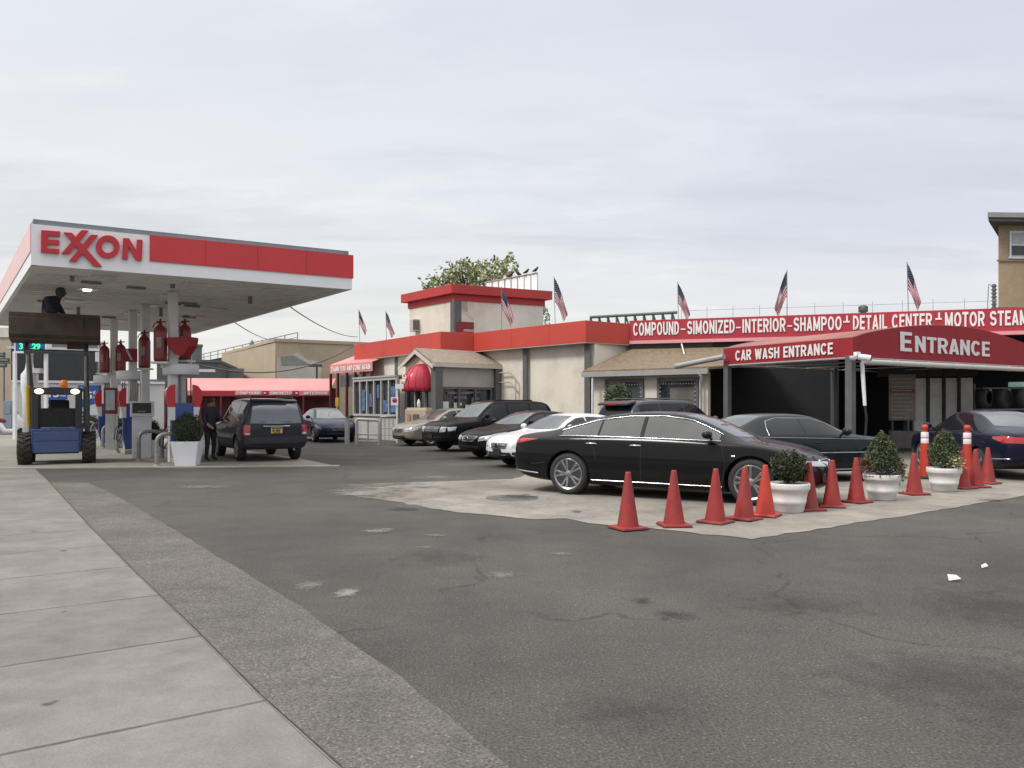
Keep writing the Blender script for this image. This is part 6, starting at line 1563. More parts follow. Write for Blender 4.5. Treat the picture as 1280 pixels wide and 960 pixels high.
# ------------------------------------------------------------------ people
def person(name, label, J, rad, mats, pos, rz, cloth_z, hands=True):
    """J: joints; one skinned continuous body. mats: trousers, jacket, skin, hair"""
    edges = [('pelvis', 'waist'), ('waist', 'chest'), ('chest', 'neck'), ('neck', 'head0'), ('head0', 'head1'), ('chest', 'shl'), ('shl', 'ell'), ('ell', 'wrl'), ('wrl', 'hal'), ('chest', 'shr'), ('shr', 'elr'), ('elr', 'wrr'), ('wrr', 'har'),
             ('pelvis', 'hil'), ('hil', 'knl'), ('knl', 'anl'), ('anl', 'tol'), ('pelvis', 'hir'), ('hir', 'knr'), ('knr', 'anr'), ('anr', 'tor')]
    names = list(J); me = bpy.data.meshes.new('body'); me.from_pydata([J[n] for n in names], [(names.index(a), names.index(b)) for a, b in edges], [])
    o = bpy.data.objects.new('body', me); COL.objects.link(o)
    sk = o.modifiers.new('skin', 'SKIN'); sk.use_smooth_shade = True
    for i, n in enumerate(names):
        r = rad.get(n, rad.get(n[:-1], .06)); me.skin_vertices[0].data[i].radius = r if isinstance(r, tuple) else (r, r)
    me.skin_vertices[0].data[names.index('pelvis')].use_root = True
    o.modifiers.new('s', 'SUBSURF').levels = 2
    dg = bpy.context.evaluated_depsgraph_get(); dg.update(); m2 = bpy.data.meshes.new_from_object(o.evaluated_get(dg)); bpy.data.objects.remove(o)
    mb = MB(); mb.v = [v.co.copy() for v in m2.vertices]; mb.f = [tuple(p.vertices) for p in m2.polygons]
    H0, H1 = Vector(J['head0']), Vector(J['head1'])
    for p in m2.polygons:
        c = p.center; k = 1
        dn = min((c - Vector(J[a])).length for a in ('head0', 'head1'))
        if dn < .14 and c.z > Vector(J['neck']).z: k = 2
        elif min((c - Vector(J[a])).length for a in ('wrl', 'hal', 'wrr', 'har')) < .075: k = 2
        elif cloth_z(c): k = 0
        if min((c - Vector(J[a])).length for a in ('tol', 'tor', 'anl', 'anr')) < .10: k = 4
        mb.m.append(k); mb.s.append(True)
    # fingers rooted in the palms
    for side in 'lr':
        w_, h_ = Vector(J['wr' + side]), Vector(J['ha' + side]); d = (h_ - w_).normalized(); sdv = d.cross(V(0, 0, 1)) if abs(d.z) < .9 else d.cross(V(0, 1, 0)); sdv.normalize(); nrm = d.cross(sdv)
        for f in range(4):
            b_ = h_ + sdv * (-.03 + .02 * f) ; L_ = (.065, .078, .075, .058)[f]; mb.tube([b_ - d * .02, b_ + d * L_ * .45 + nrm * .008, b_ + d * L_ * .8 + nrm * .028, b_ + d * L_ * .92 + nrm * .05], [.010, .0095, .008, .006], 6, 2)
        b_ = w_.lerp(h_, .4) - sdv * .03; mb.tube([b_, b_ - sdv * .03 + d * .03 + nrm * .01, b_ - sdv * .035 + d * .065 + nrm * .02], [.012, .011, .008], 6, 2)
    # nose, eyes, ears
    up = (H1 - H0).normalized(); fwd_ = Vector(J['_f']).normalized() if '_f' in J else V(0, -1, 0); sd2 = fwd_.cross(up).normalized(); hc = H0.lerp(H1, .5)
    return mb, hc, up, fwd_, sd2
RADS = {'pelvis': (.15, .12), 'waist': (.145, .115), 'chest': (.165, .125), 'neck': .058, 'head0': (.085, .095), 'head1': (.082, .095), 'sh': .075, 'el': .055, 'wr': .036, 'ha': (.042, .022), 'hi': .095, 'kn': .066, 'an': .048, 'to': .042}
CLOTH = mat('dark_work_jacket', (.022, .025, .036), .85, var=.25, vscale=6, bump=.3, bscale=18); TROUS = mat('dark_trousers', (.018, .020, .030), .85, var=.25, vscale=6, bump=.2, bscale=18)
SKIN = mat('skin', (.32, .185, .13), .55, var=.06); HAIR = mat('dark_hair', (.018, .014, .012), .7, var=.2); SHOE = mat('dark_shoe', (.02, .018, .017), .6)
def face(t, hc, up, f, sd):
    m = MB()
    m.tube([hc + f * .085 + up * .025, hc + f * .115 - up * .015, hc + f * .09 - up * .03], [.008, .016, .012], 8)
    for s_ in (-1, 1): m.lathe([(0, -.012), (.03, -.008), (.034, 0), (.025, .01), (0, .012)], 10, hc + sd * s_ * .088 - f * .005, 'X', sc=(.6, 1))
    m.build('nose_and_ears', SKIN, t)
    m = MB()
    for s_ in (-1, 1): m.lathe([(0, -.011), (.011, 0), (0, .011)], 10, hc + f * .088 + sd * s_ * .033 + up * .022, 'Y')
    m.build('eyes', HAIR, t)
    m = MB(); q = hc + f * .088 - up * .052; m.tube([q - sd * .025, q + f * .004, q + sd * .025], .006, 6); m.build('mouth', mat('lips', (.28, .11, .09), .5), t)
def standing():
    p = gp(262.5, 577); t = thing('person', 'person in dark jacket and trousers standing at the grey SUV door', 'person', world=False)
    J = {'pelvis': (0, 0, .93), 'waist': (0, .0, 1.10), 'chest': (0, -.01, 1.34), 'neck': (0, -.02, 1.50), 'head0': (0, -.05, 1.59), 'head1': (0, -.055, 1.67), 'shl': (-.19, 0, 1.42), 'ell': (-.25, -.05, 1.14), 'wrl': (-.24, -.24, .98), 'hal': (-.23, -.31, .96),
         'shr': (.19, 0, 1.42), 'elr': (.27, -.08, 1.16), 'wrr': (.30, -.30, 1.10), 'har': (.30, -.37, 1.09), 'hil': (-.095, 0, .86), 'knl': (-.11, -.03, .48), 'anl': (-.12, .02, .09), 'tol': (-.13, -.13, .045), 'hir': (.095, 0, .86), 'knr': (.12, -.02, .48), 'anr': (.13, .03, .09), 'tor': (.15, -.12, .045)}
    mb, hc, up, f, sd = person('p', '', J, RADS, None, None, 0, lambda c: c.z < .90 and abs(c.y + .02) < .2 and abs(c.x) < .24)
    mb.build('body', [TROUS, CLOTH, SKIN, HAIR, SHOE], t); face(t, hc, up, f, sd)
    m = MB(); m.lathe([(.102, -.02), (.108, .03), (.100, .075), (.07, .11), (0, .125)], 18, hc + V(0, .014, .012)); m.build('hair', HAIR, t)
    m = MB(); m.lathe([(.185, 1.0), (.19, .92), (.18, .86), (.165, .86)], 20, (0, 0, 0), sc=(1, .78)); m.build('jacket_hem', CLOTH, t)
    t.location = (p.x, p.y, .012); t.rotation_euler.z = R(62)
standing()
def crouching():
    t = thing('person', 'person in dark hooded jacket crouching in the raised loader bucket', 'person', world=False)
    J = {'pelvis': (-.16, .05, .30), 'waist': (-.13, .0, .46), 'chest': (-.02, -.05, .70), 'neck': (.10, -.08, .84), 'head0': (.16, -.10, .90), 'head1': (.19, -.11, .98), 'shl': (-.16, -.16, .78), 'ell': (-.05, -.34, .56), 'wrl': (.15, -.36, .50), 'hal': (.22, -.36, .48),
         'shr': (.0, .12, .80), 'elr': (.18, .10, .56), 'wrr': (.26, -.10, .48), 'har': (.30, -.16, .46), 'hil': (-.14, -.06, .26), 'knl': (.22, -.14, .42), 'anl': (.02, -.12, .09), 'tol': (.17, -.14, .045), 'hir': (-.14, .15, .26), 'knr': (.22, .18, .40), 'anr': (.0, .18, .09), 'tor': (.16, .18, .045), }
    J = {k_: (v_[0], v_[1] * .75 + .02, v_[2] * 1.36 if v_[2] > .15 else v_[2]) for k_, v_ in J.items()}
    big = {k_: (tuple(q * 1.3 for q in v_) if isinstance(v_, tuple) else v_ * 1.3) if k_ not in ('head0', 'head1', 'neck', 'ha', 'wr') else v_ for k_, v_ in RADS.items()}
    mb, hc, up, f, sd = person('p', '', J, big, None, None, 0, lambda c: c.z < .53)
    mb.build('body', [TROUS, CLOTH, SKIN, HAIR, SHOE], t)
    f2 = V(.95, -.1, -.25).normalized(); s2 = f2.cross(up).normalized(); face(t, hc, up, f2, s2)
    m = MB(); m.lathe([(.085, -.12), (.112, -.05), (.118, .02), (.105, .08), (.065, .12), (0, .132)], 18, hc + V(-.03, .006, .0)); m.build('hood', mat('grey_hood', (.06, .062, .068), .85, var=.15), t)
    M_ = Matrix.Translation((LD.location.x, LD.location.y, LD.location.z)) @ Matrix.Rotation(LD.rotation_euler.z, 4, 'Z')
    t.location = M_ @ V(-.05, -.95, 3.21); t.rotation_euler.z = LD.rotation_euler.z
crouching()
# ------------------------------------------------------------------ flags
FLAGM = None
def flag_mat():
    m = bpy.data.materials.new('stars_and_stripes_cloth'); m.use_nodes = True; t = m.node_tree; N = t.nodes; L = t.links; b = N['Principled BSDF']
    b.inputs['Roughness'].default_value = .8
    uv = N.new('ShaderNodeUVMap'); uv.uv_map = 'uv'; sp = N.new('ShaderNodeSeparateXYZ'); L.new(uv.outputs[0], sp.inputs[0])
    def mt(op, a, bb=None):
        n = N.new('ShaderNodeMath'); n.operation = op
        for i, v in enumerate((a, bb)):
            if v is None: continue
            if isinstance(v, (int, float)): n.inputs[i].default_value = v
            else: L.new(v, n.inputs[i])
        return n.outputs[0]
    u, v = sp.outputs[0], sp.outputs[1]
    stripe = mt('LESS_THAN', mt('MODULO', mt('MULTIPLY', v, 6.5), 1.0), .5)
    canton = mt('MULTIPLY', mt('LESS_THAN', u, .42), mt('LESS_THAN', v, .54))
    su = mt('SUBTRACT', mt('FRACT', mt('MULTIPLY', u, 14.0)), .5); sv = mt('SUBTRACT', mt('FRACT', mt('MULTIPLY', v, 11.0)), .5)
    star = mt('LESS_THAN', mt('ADD', mt('MULTIPLY', su, su), mt('MULTIPLY', sv, sv)), .030)
    def mx(f, a, bb):
        n = N.new('ShaderNodeMix'); n.data_type = 'RGBA'; L.new(f, n.inputs[0])
        for i, q in ((6, a), (7, bb)):
            if isinstance(q, tuple): n.inputs[i].default_value = (*q, 1)
            else: L.new(q, n.inputs[i])
        return n.outputs[2]
    c1 = mx(stripe, (.62, .60, .62), (.33, .015, .03)); c2 = mx(star, (.014, .020, .07), (.5, .5, .55))
    L.new(mx(canton, c1, c2), b.inputs['Base Color']); return m
FLAGM = flag_mat()
def flag(base, H_, lean, label, seed):
    rnd = random.Random(seed)
    t = thing('flag', label, 'flag', base, 'stars and stripes flags along the roof edge')
    base = Vector(base); top = base + V(lean[0], lean[1], H_)
    m = MB(); m.tube([base - V(lean[0] * .1, lean[1] * .1, .25), top], .014, 6); m.lathe([(0, -.02), (.025, 0), (0, .025)], 8, top); m.build('pole', mat('flag_pole', (.25, .22, .17), .5, var=.1), t)
    nu, nv = 26, 14; rows = []; hoist = H_ * .52; fly = H_ * .98; ph = rnd.uniform(0, 6); k_ = rnd.uniform(.9, 1.15); dirx = 1 if rnd.random() > .25 else -1
    for i in range(nu + 1):
        u = i / nu; row = []
        for j in range(nv + 1):
            v = j / nv; p = top.lerp(base, v * hoist / H_ + .02)
            out = .28 * H_ * u ** .75 * (1 - .30 * v) * k_
            fold = (math.sin(u * 7 + ph + v * 6) * .05 + math.sin(v * 12 + ph) * .045) * u ** .6
            row.append(p + V(dirx * out + fold * .35, fold - .03 * u, -u * fly * (.80 - .34 * v)))
        rows.append(row)
    m.__init__(); m.grid(rows, 0)
    o = m.build('cloth', FLAGM, t)
    uv = o.data.uv_layers.new(name='uv')
    for poly in o.data.polygons:
        for li in poly.loop_indices:
            vi = o.data.loops[li].vertex_index; uv.data[li].uv = ((vi // (nv + 1)) / nu, (vi % (nv + 1)) / nv)
fl = [(449.5, 421, 387, 44.6, 'leftmost stars and stripes flag, drooping by the far left fascia end'), (483, 424, 389, 41.0, 'limp flag left of the tower, second from the left'), (627, 409, 358, 35.2, 'flag hanging before the tower right wall'), (694, 403, 346, 33.4, 'drooping flag right of the tower over the orange fascia'),
      (848, 402, 353, 31.95, 'limp flag above the word simonized on the sign band'), (984, 398, 338, 30.9, 'flag above the word shampoo on the sign band'), (1135.5, 390, 328, 29.6, 'rightmost flag, narrow and limp, above the words detail center')]
for i, (px, y0, y1, Y, lb) in enumerate(fl):
    b = at(px, y0, Y); tp = at(px, y1, Y); flag(b, tp.z - b.z, (-.05 + .02 * (i % 3), .0), lb, 11 + i * 3)

# ------------------------------------------------------------------ roof screen, birds, railings, ventilator
P, Q = onwall(607, 0, V(-2.2, 42, 0), V(1.6, 38.6, 0)), onwall(672, 0, V(-2.2, 42, 0), V(1.6, 38.6, 0)); P.z = Q.z = 0
za, zb2 = at(0, 353, P.y).z, at(0, 341, Q.y).z; rs = thing('roof_screen', 'pale corrugated screen panel on the roof behind the tower, birds on top', 'screen', (P + Q) / 2 + V(0, 0, 5))
m = MB(); n = 46; rows = []
for k in range(n + 1):
    f = k / n; p = P.lerp(Q, f) + V(0, .03 * math.sin(k * 2.1), 0); rows.append([p + V(0, 0, 4.8), p + V(0, 0, za + (zb2 - za) * f)])
m.grid(rows, 0); o = m.build('panel', mat('pale_translucent_sheet', (.66, .68, .68), .5, var=.08, vscale=3), rs); o.modifiers.new('t', 'SOLIDIFY').thickness = .015
m = MB()
for k in range(9):
    f = k / 8; p = P.lerp(Q, f); m.tube([p + V(0, -.06, 4.8), p + V(0, -.06, za + (zb2 - za) * f)], .02, 5)
m.tube([P + V(0, -.06, za), Q + V(0, -.06, zb2)], .025, 5); m.build('frame', mat('grey_frame_tube', (.36, .36, .36), .5), rs)
for i, f in enumerate((.50, .64, .79, .96)):
    p = P.lerp(Q, f) + V(0, -.05, za + (zb2 - za) * f + .02); s_ = .85
    m = MB(); pts = [V(-.20, 0, .07), V(-.10, 0, .10), V(0, 0, .15), V(.08, 0, .22), V(.11, 0, .29), V(.15, 0, .30), V(.20, 0, .285)]
    sg = -1 if i == 1 else 1; m.tube([p + V(q.x * sg, q.y, q.z) * s_ for q in pts], [.02, .045, .075, .06, .045, .03, .006], 8); 
    for y in (-.02, .02): m.tube([p + V(0, y, 0), p + V(0, y, .1) * s_], .008, 4)
    o = m.build('bird', mat('dark_bird_feathers', (.03, .03, .034), .7, var=.25, vscale=12), loc=p); tag(o, ['small dark bird, leftmost of the four on the roof screen', 'dark bird facing left on the roof screen, second of four', 'dark bird third from the left on the roof screen', 'dark bird at the right end of the roof screen'][i], 'bird', 'birds perched on the roof screen')
# thin rail along the roof behind the sign band
rl = thing('roof_rail', 'thin wire rail on posts above the long red sign band', 'railing', (12, 34, 5))
A, B = at(852, 0, 36.5), at(1246, 0, 32.0); A.z = B.z = 0; zA_, zB_ = at(0, 388.5, 36.5).z, at(0, 376, 32).z
m = MB(); m.tube([A + V(0, 0, zA_), B + V(0, 0, zB_)], .010, 5); m.tube([A + V(0, 0, zA_ - .45), B + V(0, 0, zB_ - .45)], .008, 5); m.build('wire', mat('pale_grey_wire', (.34, .35, .36), .5), rl)
m = MB()
for k in range(12):
    f = k / 11; p = A.lerp(B, f); m.tube([p + V(0, 0, 4.7), p + V(0, 0, zA_ + (zB_ - zA_) * f + .15)], .011, 5)
m.build('rail_post', mat('pale_grey_wire', (.34, .35, .36)), rl)
p = at(1079, 391, 33.5); m = MB(); m.lathe([(.11, -.4), (.11, .0), (.15, .03), (.18, .14), (.165, .24), (.1, .32), (0, .35)], 18, p)
for k in range(18):
    a = k * math.pi / 9; m.box(p + V(math.cos(a) * .172, math.sin(a) * .172, .15), (.03, .015, .24), a)
m.build('roof_ventilator', mat('weathered_galvanised', (.15, .155, .15), .55, .4, var=.2), loc=p, label='small grey turbine ventilator on the roof behind the sign band', category='ventilator')
p = at(1241, 387, 33.0); t = thing('roof_antenna', 'dark ribbed standpipe and thin mast on the roof by the tan house', 'antenna', p)
m = MB(); m.tube([p + V(.05, 0, -.6), p + V(.05, 0, 1.05)], .07, 8)
for k in range(7): m.tube([p + V(.05, 0, .05 + k * .15), p + V(.05, 0, .09 + k * .15)], .11, 8)
m.build('ribbed_pipe', DSTEEL, t); m = MB(); m.tube([p + V(-.25, 0, -.6), p + V(-.17, 0, 1.05)], .02, 5); m.tube([p + V(-.17, 0, 1.02), p + V(.05, 0, 1.02)], .015, 5); m.build('mast', STEEL, t)

# ------------------------------------------------------------------ trees
def tree(pos, H_, clumps, label, name='tree', lsz=.2, n=420):
    t = thing(name, label, 'tree', pos); pos = Vector(pos); rnd = random.Random(5)
    m = MB(); m.tube([pos, pos + V(.1, 0, H_ * .3), pos + V(.0, .1, H_ * .55), pos + V(.3, 0, H_ * .8)], [.38, .3, .22, .08], 10)
    fork = pos + V(.0, .1, H_ * .5)
    for c, r, rz_ in clumps: m.tube([fork + V(0, 0, rnd.uniform(-.6, 1.2)), fork.lerp(pos + Vector(c), .5) + V(0, 0, .35), pos + Vector(c)], [.14, .09, .03], 6)
    m.build('trunk', BARK, t); m = MB()
    for c, r, rz_ in clumps:
        pts = []
        for _ in range(int(n * r)):
            d = V(rnd.gauss(0, 1), rnd.gauss(0, 1), rnd.gauss(0, 1)).normalized() * rnd.random() ** .45
            pts.append(pos + Vector(c) + V(d.x * r, d.y * r, d.z * rz_) + V(0, 0, .3 * math.sin(d.x * 5)))
        leaves(m, pts, lsz, m=(0, 1, 1, 2), flat=.5)
    m.build('crown', TLEAF, t)
b = at(592, 500, 56); b.z = 0
def tc_(px, py, r, rz_): p = at(px, py, 56 + random.uniform(-2, 2)); return ((p.x - b.x, p.y - b.y, p.z), r, rz_)
tree(b, 10.5, [tc_(540, 356, 1.0, .5), tc_(556, 350, 1.4, .6), tc_(570, 342, 1.5, .65), tc_(584, 345, 1.4, .7), tc_(596, 336, 1.5, .6), tc_(606, 348, 1.4, .7), tc_(615, 334, 1.3, .55), tc_(626, 340, 1.1, .6), tc_(633, 327, 1.0, .4), tc_(622, 352, .9, .6), tc_(577, 334, 1.0, .4), tc_(640, 341, .7, .3), tc_(565, 355, 1.5, .6), tc_(595, 356, 1.8, .6)],
     'flat topped green tree rising behind the square tower', lsz=.15, n=135)
b = at(676, 500, 50); b.z = 0
tree(b, 6, [((at(672, 383, 50).x - b.x, 0, at(0, 383, 50).z), .5, .5), ((at(676, 393, 50).x - b.x, 0, at(0, 393, 50).z), .6, .5), ((.1, .2, 6.2), .8, .6)], 'wispy young tree just right of the tower', lsz=.11, n=300)

# ------------------------------------------------------------------ background buildings
def block(name, label, cat, P, Q, h, depth, m_, roofm=None, par=.25):
    P, Q = Vector(P), Vector(Q); t = thing(name, label, cat, (P + Q) / 2); n = V(-(Q - P).y, (Q - P).x, 0).normalized()
    m = MB(); m.prism([P, Q, Q + n * depth, P + n * depth], V(0, 0, h)); m.build('wall', m_, t)
    m = MB(); e = (Q - P).normalized() * .08; m.prism([P - n * .08 - e + V(0, 0, h), Q - n * .08 + e + V(0, 0, h), Q + n * depth + V(0, 0, h), P + n * depth + V(0, 0, h)], V(0, 0, par)); m.build('roof', roofm or m_, t)
    return t, n
TAN = mat('tan_brick', (.40, .30, .195), .9, var=.12, vscale=.6, speck=(5, .08), dirt=((.28, .21, .14), .4, .35))
TANL = mat('pale_tan_brick', (.46, .375, .265), .9, var=.1, vscale=.4, speck=(4, .06), dirt=((.36, .30, .23), .5, .25))
# tan house at the right edge
P, Q = V(27.36, 45, 0), V(46, 46, 0); t = thing('tan_house', 'tan brick house with flat overhanging roof at the right edge', 'building', V(34, 49, 0)); n = V(-(Q - P).y, (Q - P).x, 0).normalized(); SV = V(9, 12, 0)
m = MB(); m.prism([P, Q, Q + SV, P + SV], V(0, 0, 11.7)); m.build('wall', TAN, t)
zr = at(0, 271, 45).z; m = MB(); m.prism([p + V(0, 0, 11.9) for p in (V(26.1, 43.9, 0), V(47, 44.9, 0), V(57, 58, 0), V(36.1, 57.6, 0))], V(0, 0, zr - 11.9)); m.build('roof', mat('grey_overhang_roof', (.30, .30, .285), .7, var=.1), t)
m = MB(); m.prism([p + V(0, 0, 11.7) for p in (V(26.2, 44.0, 0), V(47, 45.0, 0), V(57, 58, 0), V(36.2, 57.5, 0))], V(0, 0, .19)); m.build('eave', mat('dark_eave', (.12, .11, .10), .8), t)
m = MB(); dq = (Q - P).normalized(); m.wall(P - n * .06 + dq * -.06, Q - n * .06, at(0, 327, 45).z, at(0, 324.5, 45).z, .1); m.build('string_course', mat('tan_stone_course', (.26, .20, .14), .9), t)
m = MB(); m.wall(P - n * .05 - dq * .05, P - n * .05 + dq * 6, at(0, 386, 45).z - 1, at(0, 384, 45).z, .1); m.build('lower_roof', SHINGLE, t)
for a in (.62, 2.6, 5.0):
    z0, z1 = at(0, 321, 45).z, at(0, 291, 45).z; p = P + dq * a; q = p + dq * 1.0
    m = MB(); m.wall(p - n * .03, q - n * .03, z0, z1, .03); w_ = m.build('window', mat('pale_blind_glass', (.42, .44, .45), .15, var=.15), t)
    m = MB(); m.wall(p - n * .045 + dq * .1, q - n * .045 - dq * .1, z0 + .1, z0 + (z1 - z0) * .45, .014); m.build('lower_pane', WINDARK, w_)
    m = MB(); e = .09
    m.wall(p - n * .08, p - n * .08 + dq * e, z0, z1, .06); m.wall(q - n * .08 - dq * e, q - n * .08, z0, z1, .06); m.wall(p - n * .08, q - n * .08, z1, z1 + .1, .06); m.wall(p - n * .081 - dq * .05, q - n * .081 + dq * .05, z0 - .1, z0, .07); m.wall(p - n * .078 + dq * e, q - n * .078 - dq * e, z0 + (z1 - z0) * .47, z0 + (z1 - z0) * .53, .05); m.build('frame', WHITE, w_)
# tan warehouse behind, left of the car wash
t, n = block('tan_warehouse', 'wide pale tan warehouse with patched wall behind the red awnings', 'building', at(344, HZ, 62) - V(0, 0, EYE), at(462, HZ, 66) - V(0, 0, EYE), at(0, 423, 62).z - .25, 20, TANL)
P = at(344, HZ, 62); Q = at(462, HZ, 66); P.z = Q.z = 0
m = MB()
pts = [(346, 447), (362, 444), (372, 440), (384, 450), (398, 452), (402, 462), (398, 490), (346, 490)]
m.prism([onwall(x, y, P, Q) - n * .03 for x, y in pts], -n * .03); m.build('plaster_patch', mat('pale_plaster_patch', (.55, .52, .45), .9, var=.12, vscale=.8, dirt=((.38, .36, .32), .6, .6)), t)
m = MB(); m.prism([onwall(x, y, P, Q) - n * .065 for x, y in [(350, 446), (366, 444), (388, 456), (352, 457)]], -n * .02); m.build('grey_patch', mat('grey_plaster_patch', (.28, .28, .27), .9, var=.15), t)
p = at(396, 480, 55); p.z = 0; tt = thing('lamp_mast', 'dark t shaped mast in front of the tan warehouse wall', 'mast', p); zt = at(0, 457, 55).z
m = MB(); m.tube([p, p + V(0, 0, zt)], .07, 6); m.box(p + V(-.1, 0, zt), (.9, .2, .18)); m.build('mast', mat('dark_mast', (.06, .055, .05), .6), tt)
# grey low buildings left of it
GM = mat('grey_metal_siding', (.20, .205, .205), .7, var=.12, vscale=.8); GM2 = mat('green_grey_siding', (.13, .15, .145), .7, var=.15)
block('grey_shed', 'plain grey flat roofed shed behind the long pink awning', 'building', at(262, HZ, 66) - V(0, 0, EYE), at(304, HZ, 67) - V(0, 0, EYE), at(0, 460, 66).z - .2, 14, GM, par=.2)
t, n = block('dark_grey_store', 'dark grey store with a white stripe behind the pink awning', 'building', at(196, HZ, 60) - V(0, 0, EYE), at(274, HZ, 61) - V(0, 0, EYE), at(0, 449, 60).z - .2, 18, mat('dark_grey_siding', (.09, .095, .10), .7, var=.15), par=.2)
P = at(246, HZ, 59.8); Q = at(269, HZ, 60.3); P.z = Q.z = 0; m = MB(); m.wall(P, Q, at(0, 465, 60).z, at(0, 461.5, 60).z, -.1); m.build('white_stripe', WHITE, t)
block('billboard_box', 'green grey box structure beside the canopy edge in the distance', 'roof structure', at(233, HZ, 72) - V(0, 0, EYE), at(252.5, HZ, 72.5) - V(0, 0, EYE), at(0, 430, 72).z - .2, 5, GM2, par=.2)
# elevated railway
er = thing('elevated_railway', 'dark elevated railway structure on columns in the distance', 'railway viaduct', at(300, HZ, 95) - V(0, 0, EYE)); DK = mat('dark_riveted_steel', (.035, .04, .04), .75, var=.3, vscale=.5)
EP, EQ = at(225, HZ, 120) - V(0, 0, EYE), at(372, HZ, 76) - V(0, 0, EYE); z0, z1 = at(0, 452, 110).z, at(0, 440, 110).z
zd0, zd1 = 8.0, 8.9
m = MB(); m.wall(EP, EQ, 6.2, 7.55, .8); m.wall(EP + V(0, 6, 0), EQ + V(0, 6, 0), 6.2, 7.6, .8); m.prism([EP + V(0, 0, 7.2), EQ + V(0, 0, 7.2), EQ + V(0, 6, 7.2), EP + V(0, 6, 7.2)], V(0, 0, .3)); m.build('deck', DK, er)
m = MB()
for k in range(15):
    f = k / 14; p = EP.lerp(EQ, f); m.tube([p + V(0, 0, 7.5), p + V(0, 0, 8.5)], .05, 4)
m.tube([EP + V(0, 0, 8.5), EQ + V(0, 0, 8.5)], .05, 4); m.tube([EP + V(0, 0, 8.05), EQ + V(0, 0, 8.05)], .04, 4); m.build('guard_rail', mat('grey_rail', (.22, .22, .21), .6), er)
m = MB()
for k in range(9):
    p = EP.lerp(EQ, (k + .3) / 9)
    for y in (0.4, 5.6): m.box(p + V(0, y, 3.1), (.5, .5, 6.2))
m.build('column', DK, er)
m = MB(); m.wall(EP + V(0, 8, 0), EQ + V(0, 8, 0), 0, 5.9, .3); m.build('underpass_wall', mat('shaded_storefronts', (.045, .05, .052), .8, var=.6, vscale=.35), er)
# second stretch of the railway girder above the roof line, right of the tower
e2 = thing('railway_girder', 'dark green girder with brackets above the roof right of the tower', 'girder', at(790, 395, 60)); A, B = at(738, 396.5, 62), at(846, 390.5, 58)
m = MB(); m.tube([A, B], .12, 6); m.tube([A - V(0, 0, 1.0), B - V(0, 0, 1.0)], .10, 6)
for k in range(10):
    p = A.lerp(B, k / 9.5); m.tube([p, p - V(-.35, 0, 1.0)], .07, 4); m.tube([p, p - V(0, 0, 1.0)], .07, 4)
m.build('girder', mat('green_grey_steel', (.12, .14, .12), .7, var=.2), e2)
m = MB()
for k in range(3): p = A.lerp(B, (k + .3) / 3); m.box((p.x, p.y + .3, (p.z - 1) / 2), (.35, .35, p.z - 1))
m.build('column', DK, e2)
# lamp post and cables
p = at(315, HZ, 70); p.z = 0; t = thing('lamp_post', 'slim street lamp post rising over the dark viaduct', 'lamp post', p); zt = at(0, 426, 70).z
m = MB(); m.tube([p, p + V(0, 0, zt)], [.12, .07], 8); m.build('post', mat('pale_lamp_post', (.32, .33, .32), .5), t); m = MB(); m.lathe([(.05, -1.2), (.20, -1.0), (.22, -.3), (.1, 0), (0, .1)], 10, p + V(0, 0, zt)); m.build('lamp_head', DSTEEL, t)
def cable(a, b, sag, r, label, m_=None):
    a, b = Vector(a), Vector(b); pts = []
    for k in range(25): f = k / 24; q = a.lerp(b, f); q.z -= sag * 4 * f * (1 - f); pts.append(q)
    m = MB(); m.tube(pts, r, 5); o = m.build('overhead_cable', m_ or mat('dark_cable', (.05, .05, .05), .6), loc=(a + b) / 2); tag(o, label, 'cable', 'overhead cables')
cable(at(362, 383, 25.5), at(447, 421, 44.2), .25, .022, 'overhead cable sagging from the canopy edge to the fascia end', mat('grey_cable', (.30, .30, .29), .6))
cable(at(292, 402, 29.5), at(352, 424, 61.9), .3, .022, 'thin overhead cable from the canopy to the tan warehouse', mat('grey_cable', (.30, .30, .29)))
cable(at(205, 442, 33), at(446, 430, 44.3), 1.15, .032, 'dark overhead cable sagging low behind the pumps', mat('mid_grey_cable', (.12, .12, .115), .6))

# long pink awning with service words over a dim red wall
P, Q = at(206, HZ, 45), at(413, HZ, 46); P.z = Q.z = 0
aw = thing('long_awning', 'long faded pink awning with service words on its valance beyond the pumps', 'awning', (P + Q) / 2)
zt, zm, zv = at(0, 473, 46).z, at(0, 488.5, 45).z, at(0, 495, 45).z
m = MB(); m.prism([P + V(0, 0, zm), Q + V(0, 0, zm), Q + V(0, 1.4, zt), P + V(0, 1.4, zt)], V(0, 0, .03)); m.build('cover', AWNPINK, aw)
m = MB(); m.wall(P - V(0, .02, 0), Q - V(0, .02, 0), zv, zm, .03); m.build('valance', mat('red_valance', (.33, .018, .03), .7, var=.12), aw)
for x0, x1 in ((206, 250), (294, 328), (336, 366), (374, 412)):
    m = MB(); a, b = onwall(x0, 0, P, Q), onwall(x1, 0, P, Q); a.z = b.z = 0; m.wall(a - V(0, .035, 0), b - V(0, .035, 0), zv + .05, zm, .01)
    m.build('valance_panel', mat('pink_valance_panel', (.58, .20, .21), .7, var=.12), aw)
for txt, x0, x1 in (('COMPOUND', 296, 326), ('SIMONIZED', 338, 365), ('INTERIOR', 380, 410)):
    a, b = onwall(x0, 0, P, Q), onwall(x1, 0, P, Q); a.z = b.z = zv + .09; m = MB(); put_block(m, txt, a - V(0, .045, 0), b - V(0, .045, 0), .17); m.build('lettering', LETTER, aw)
for x in (331.5, 371): a = onwall(x, 0, P, Q); m = MB(); m.box((a.x, a.y - .06, zv + .18), (.12, .02, .06)); m.build('dash', LETTER, aw)
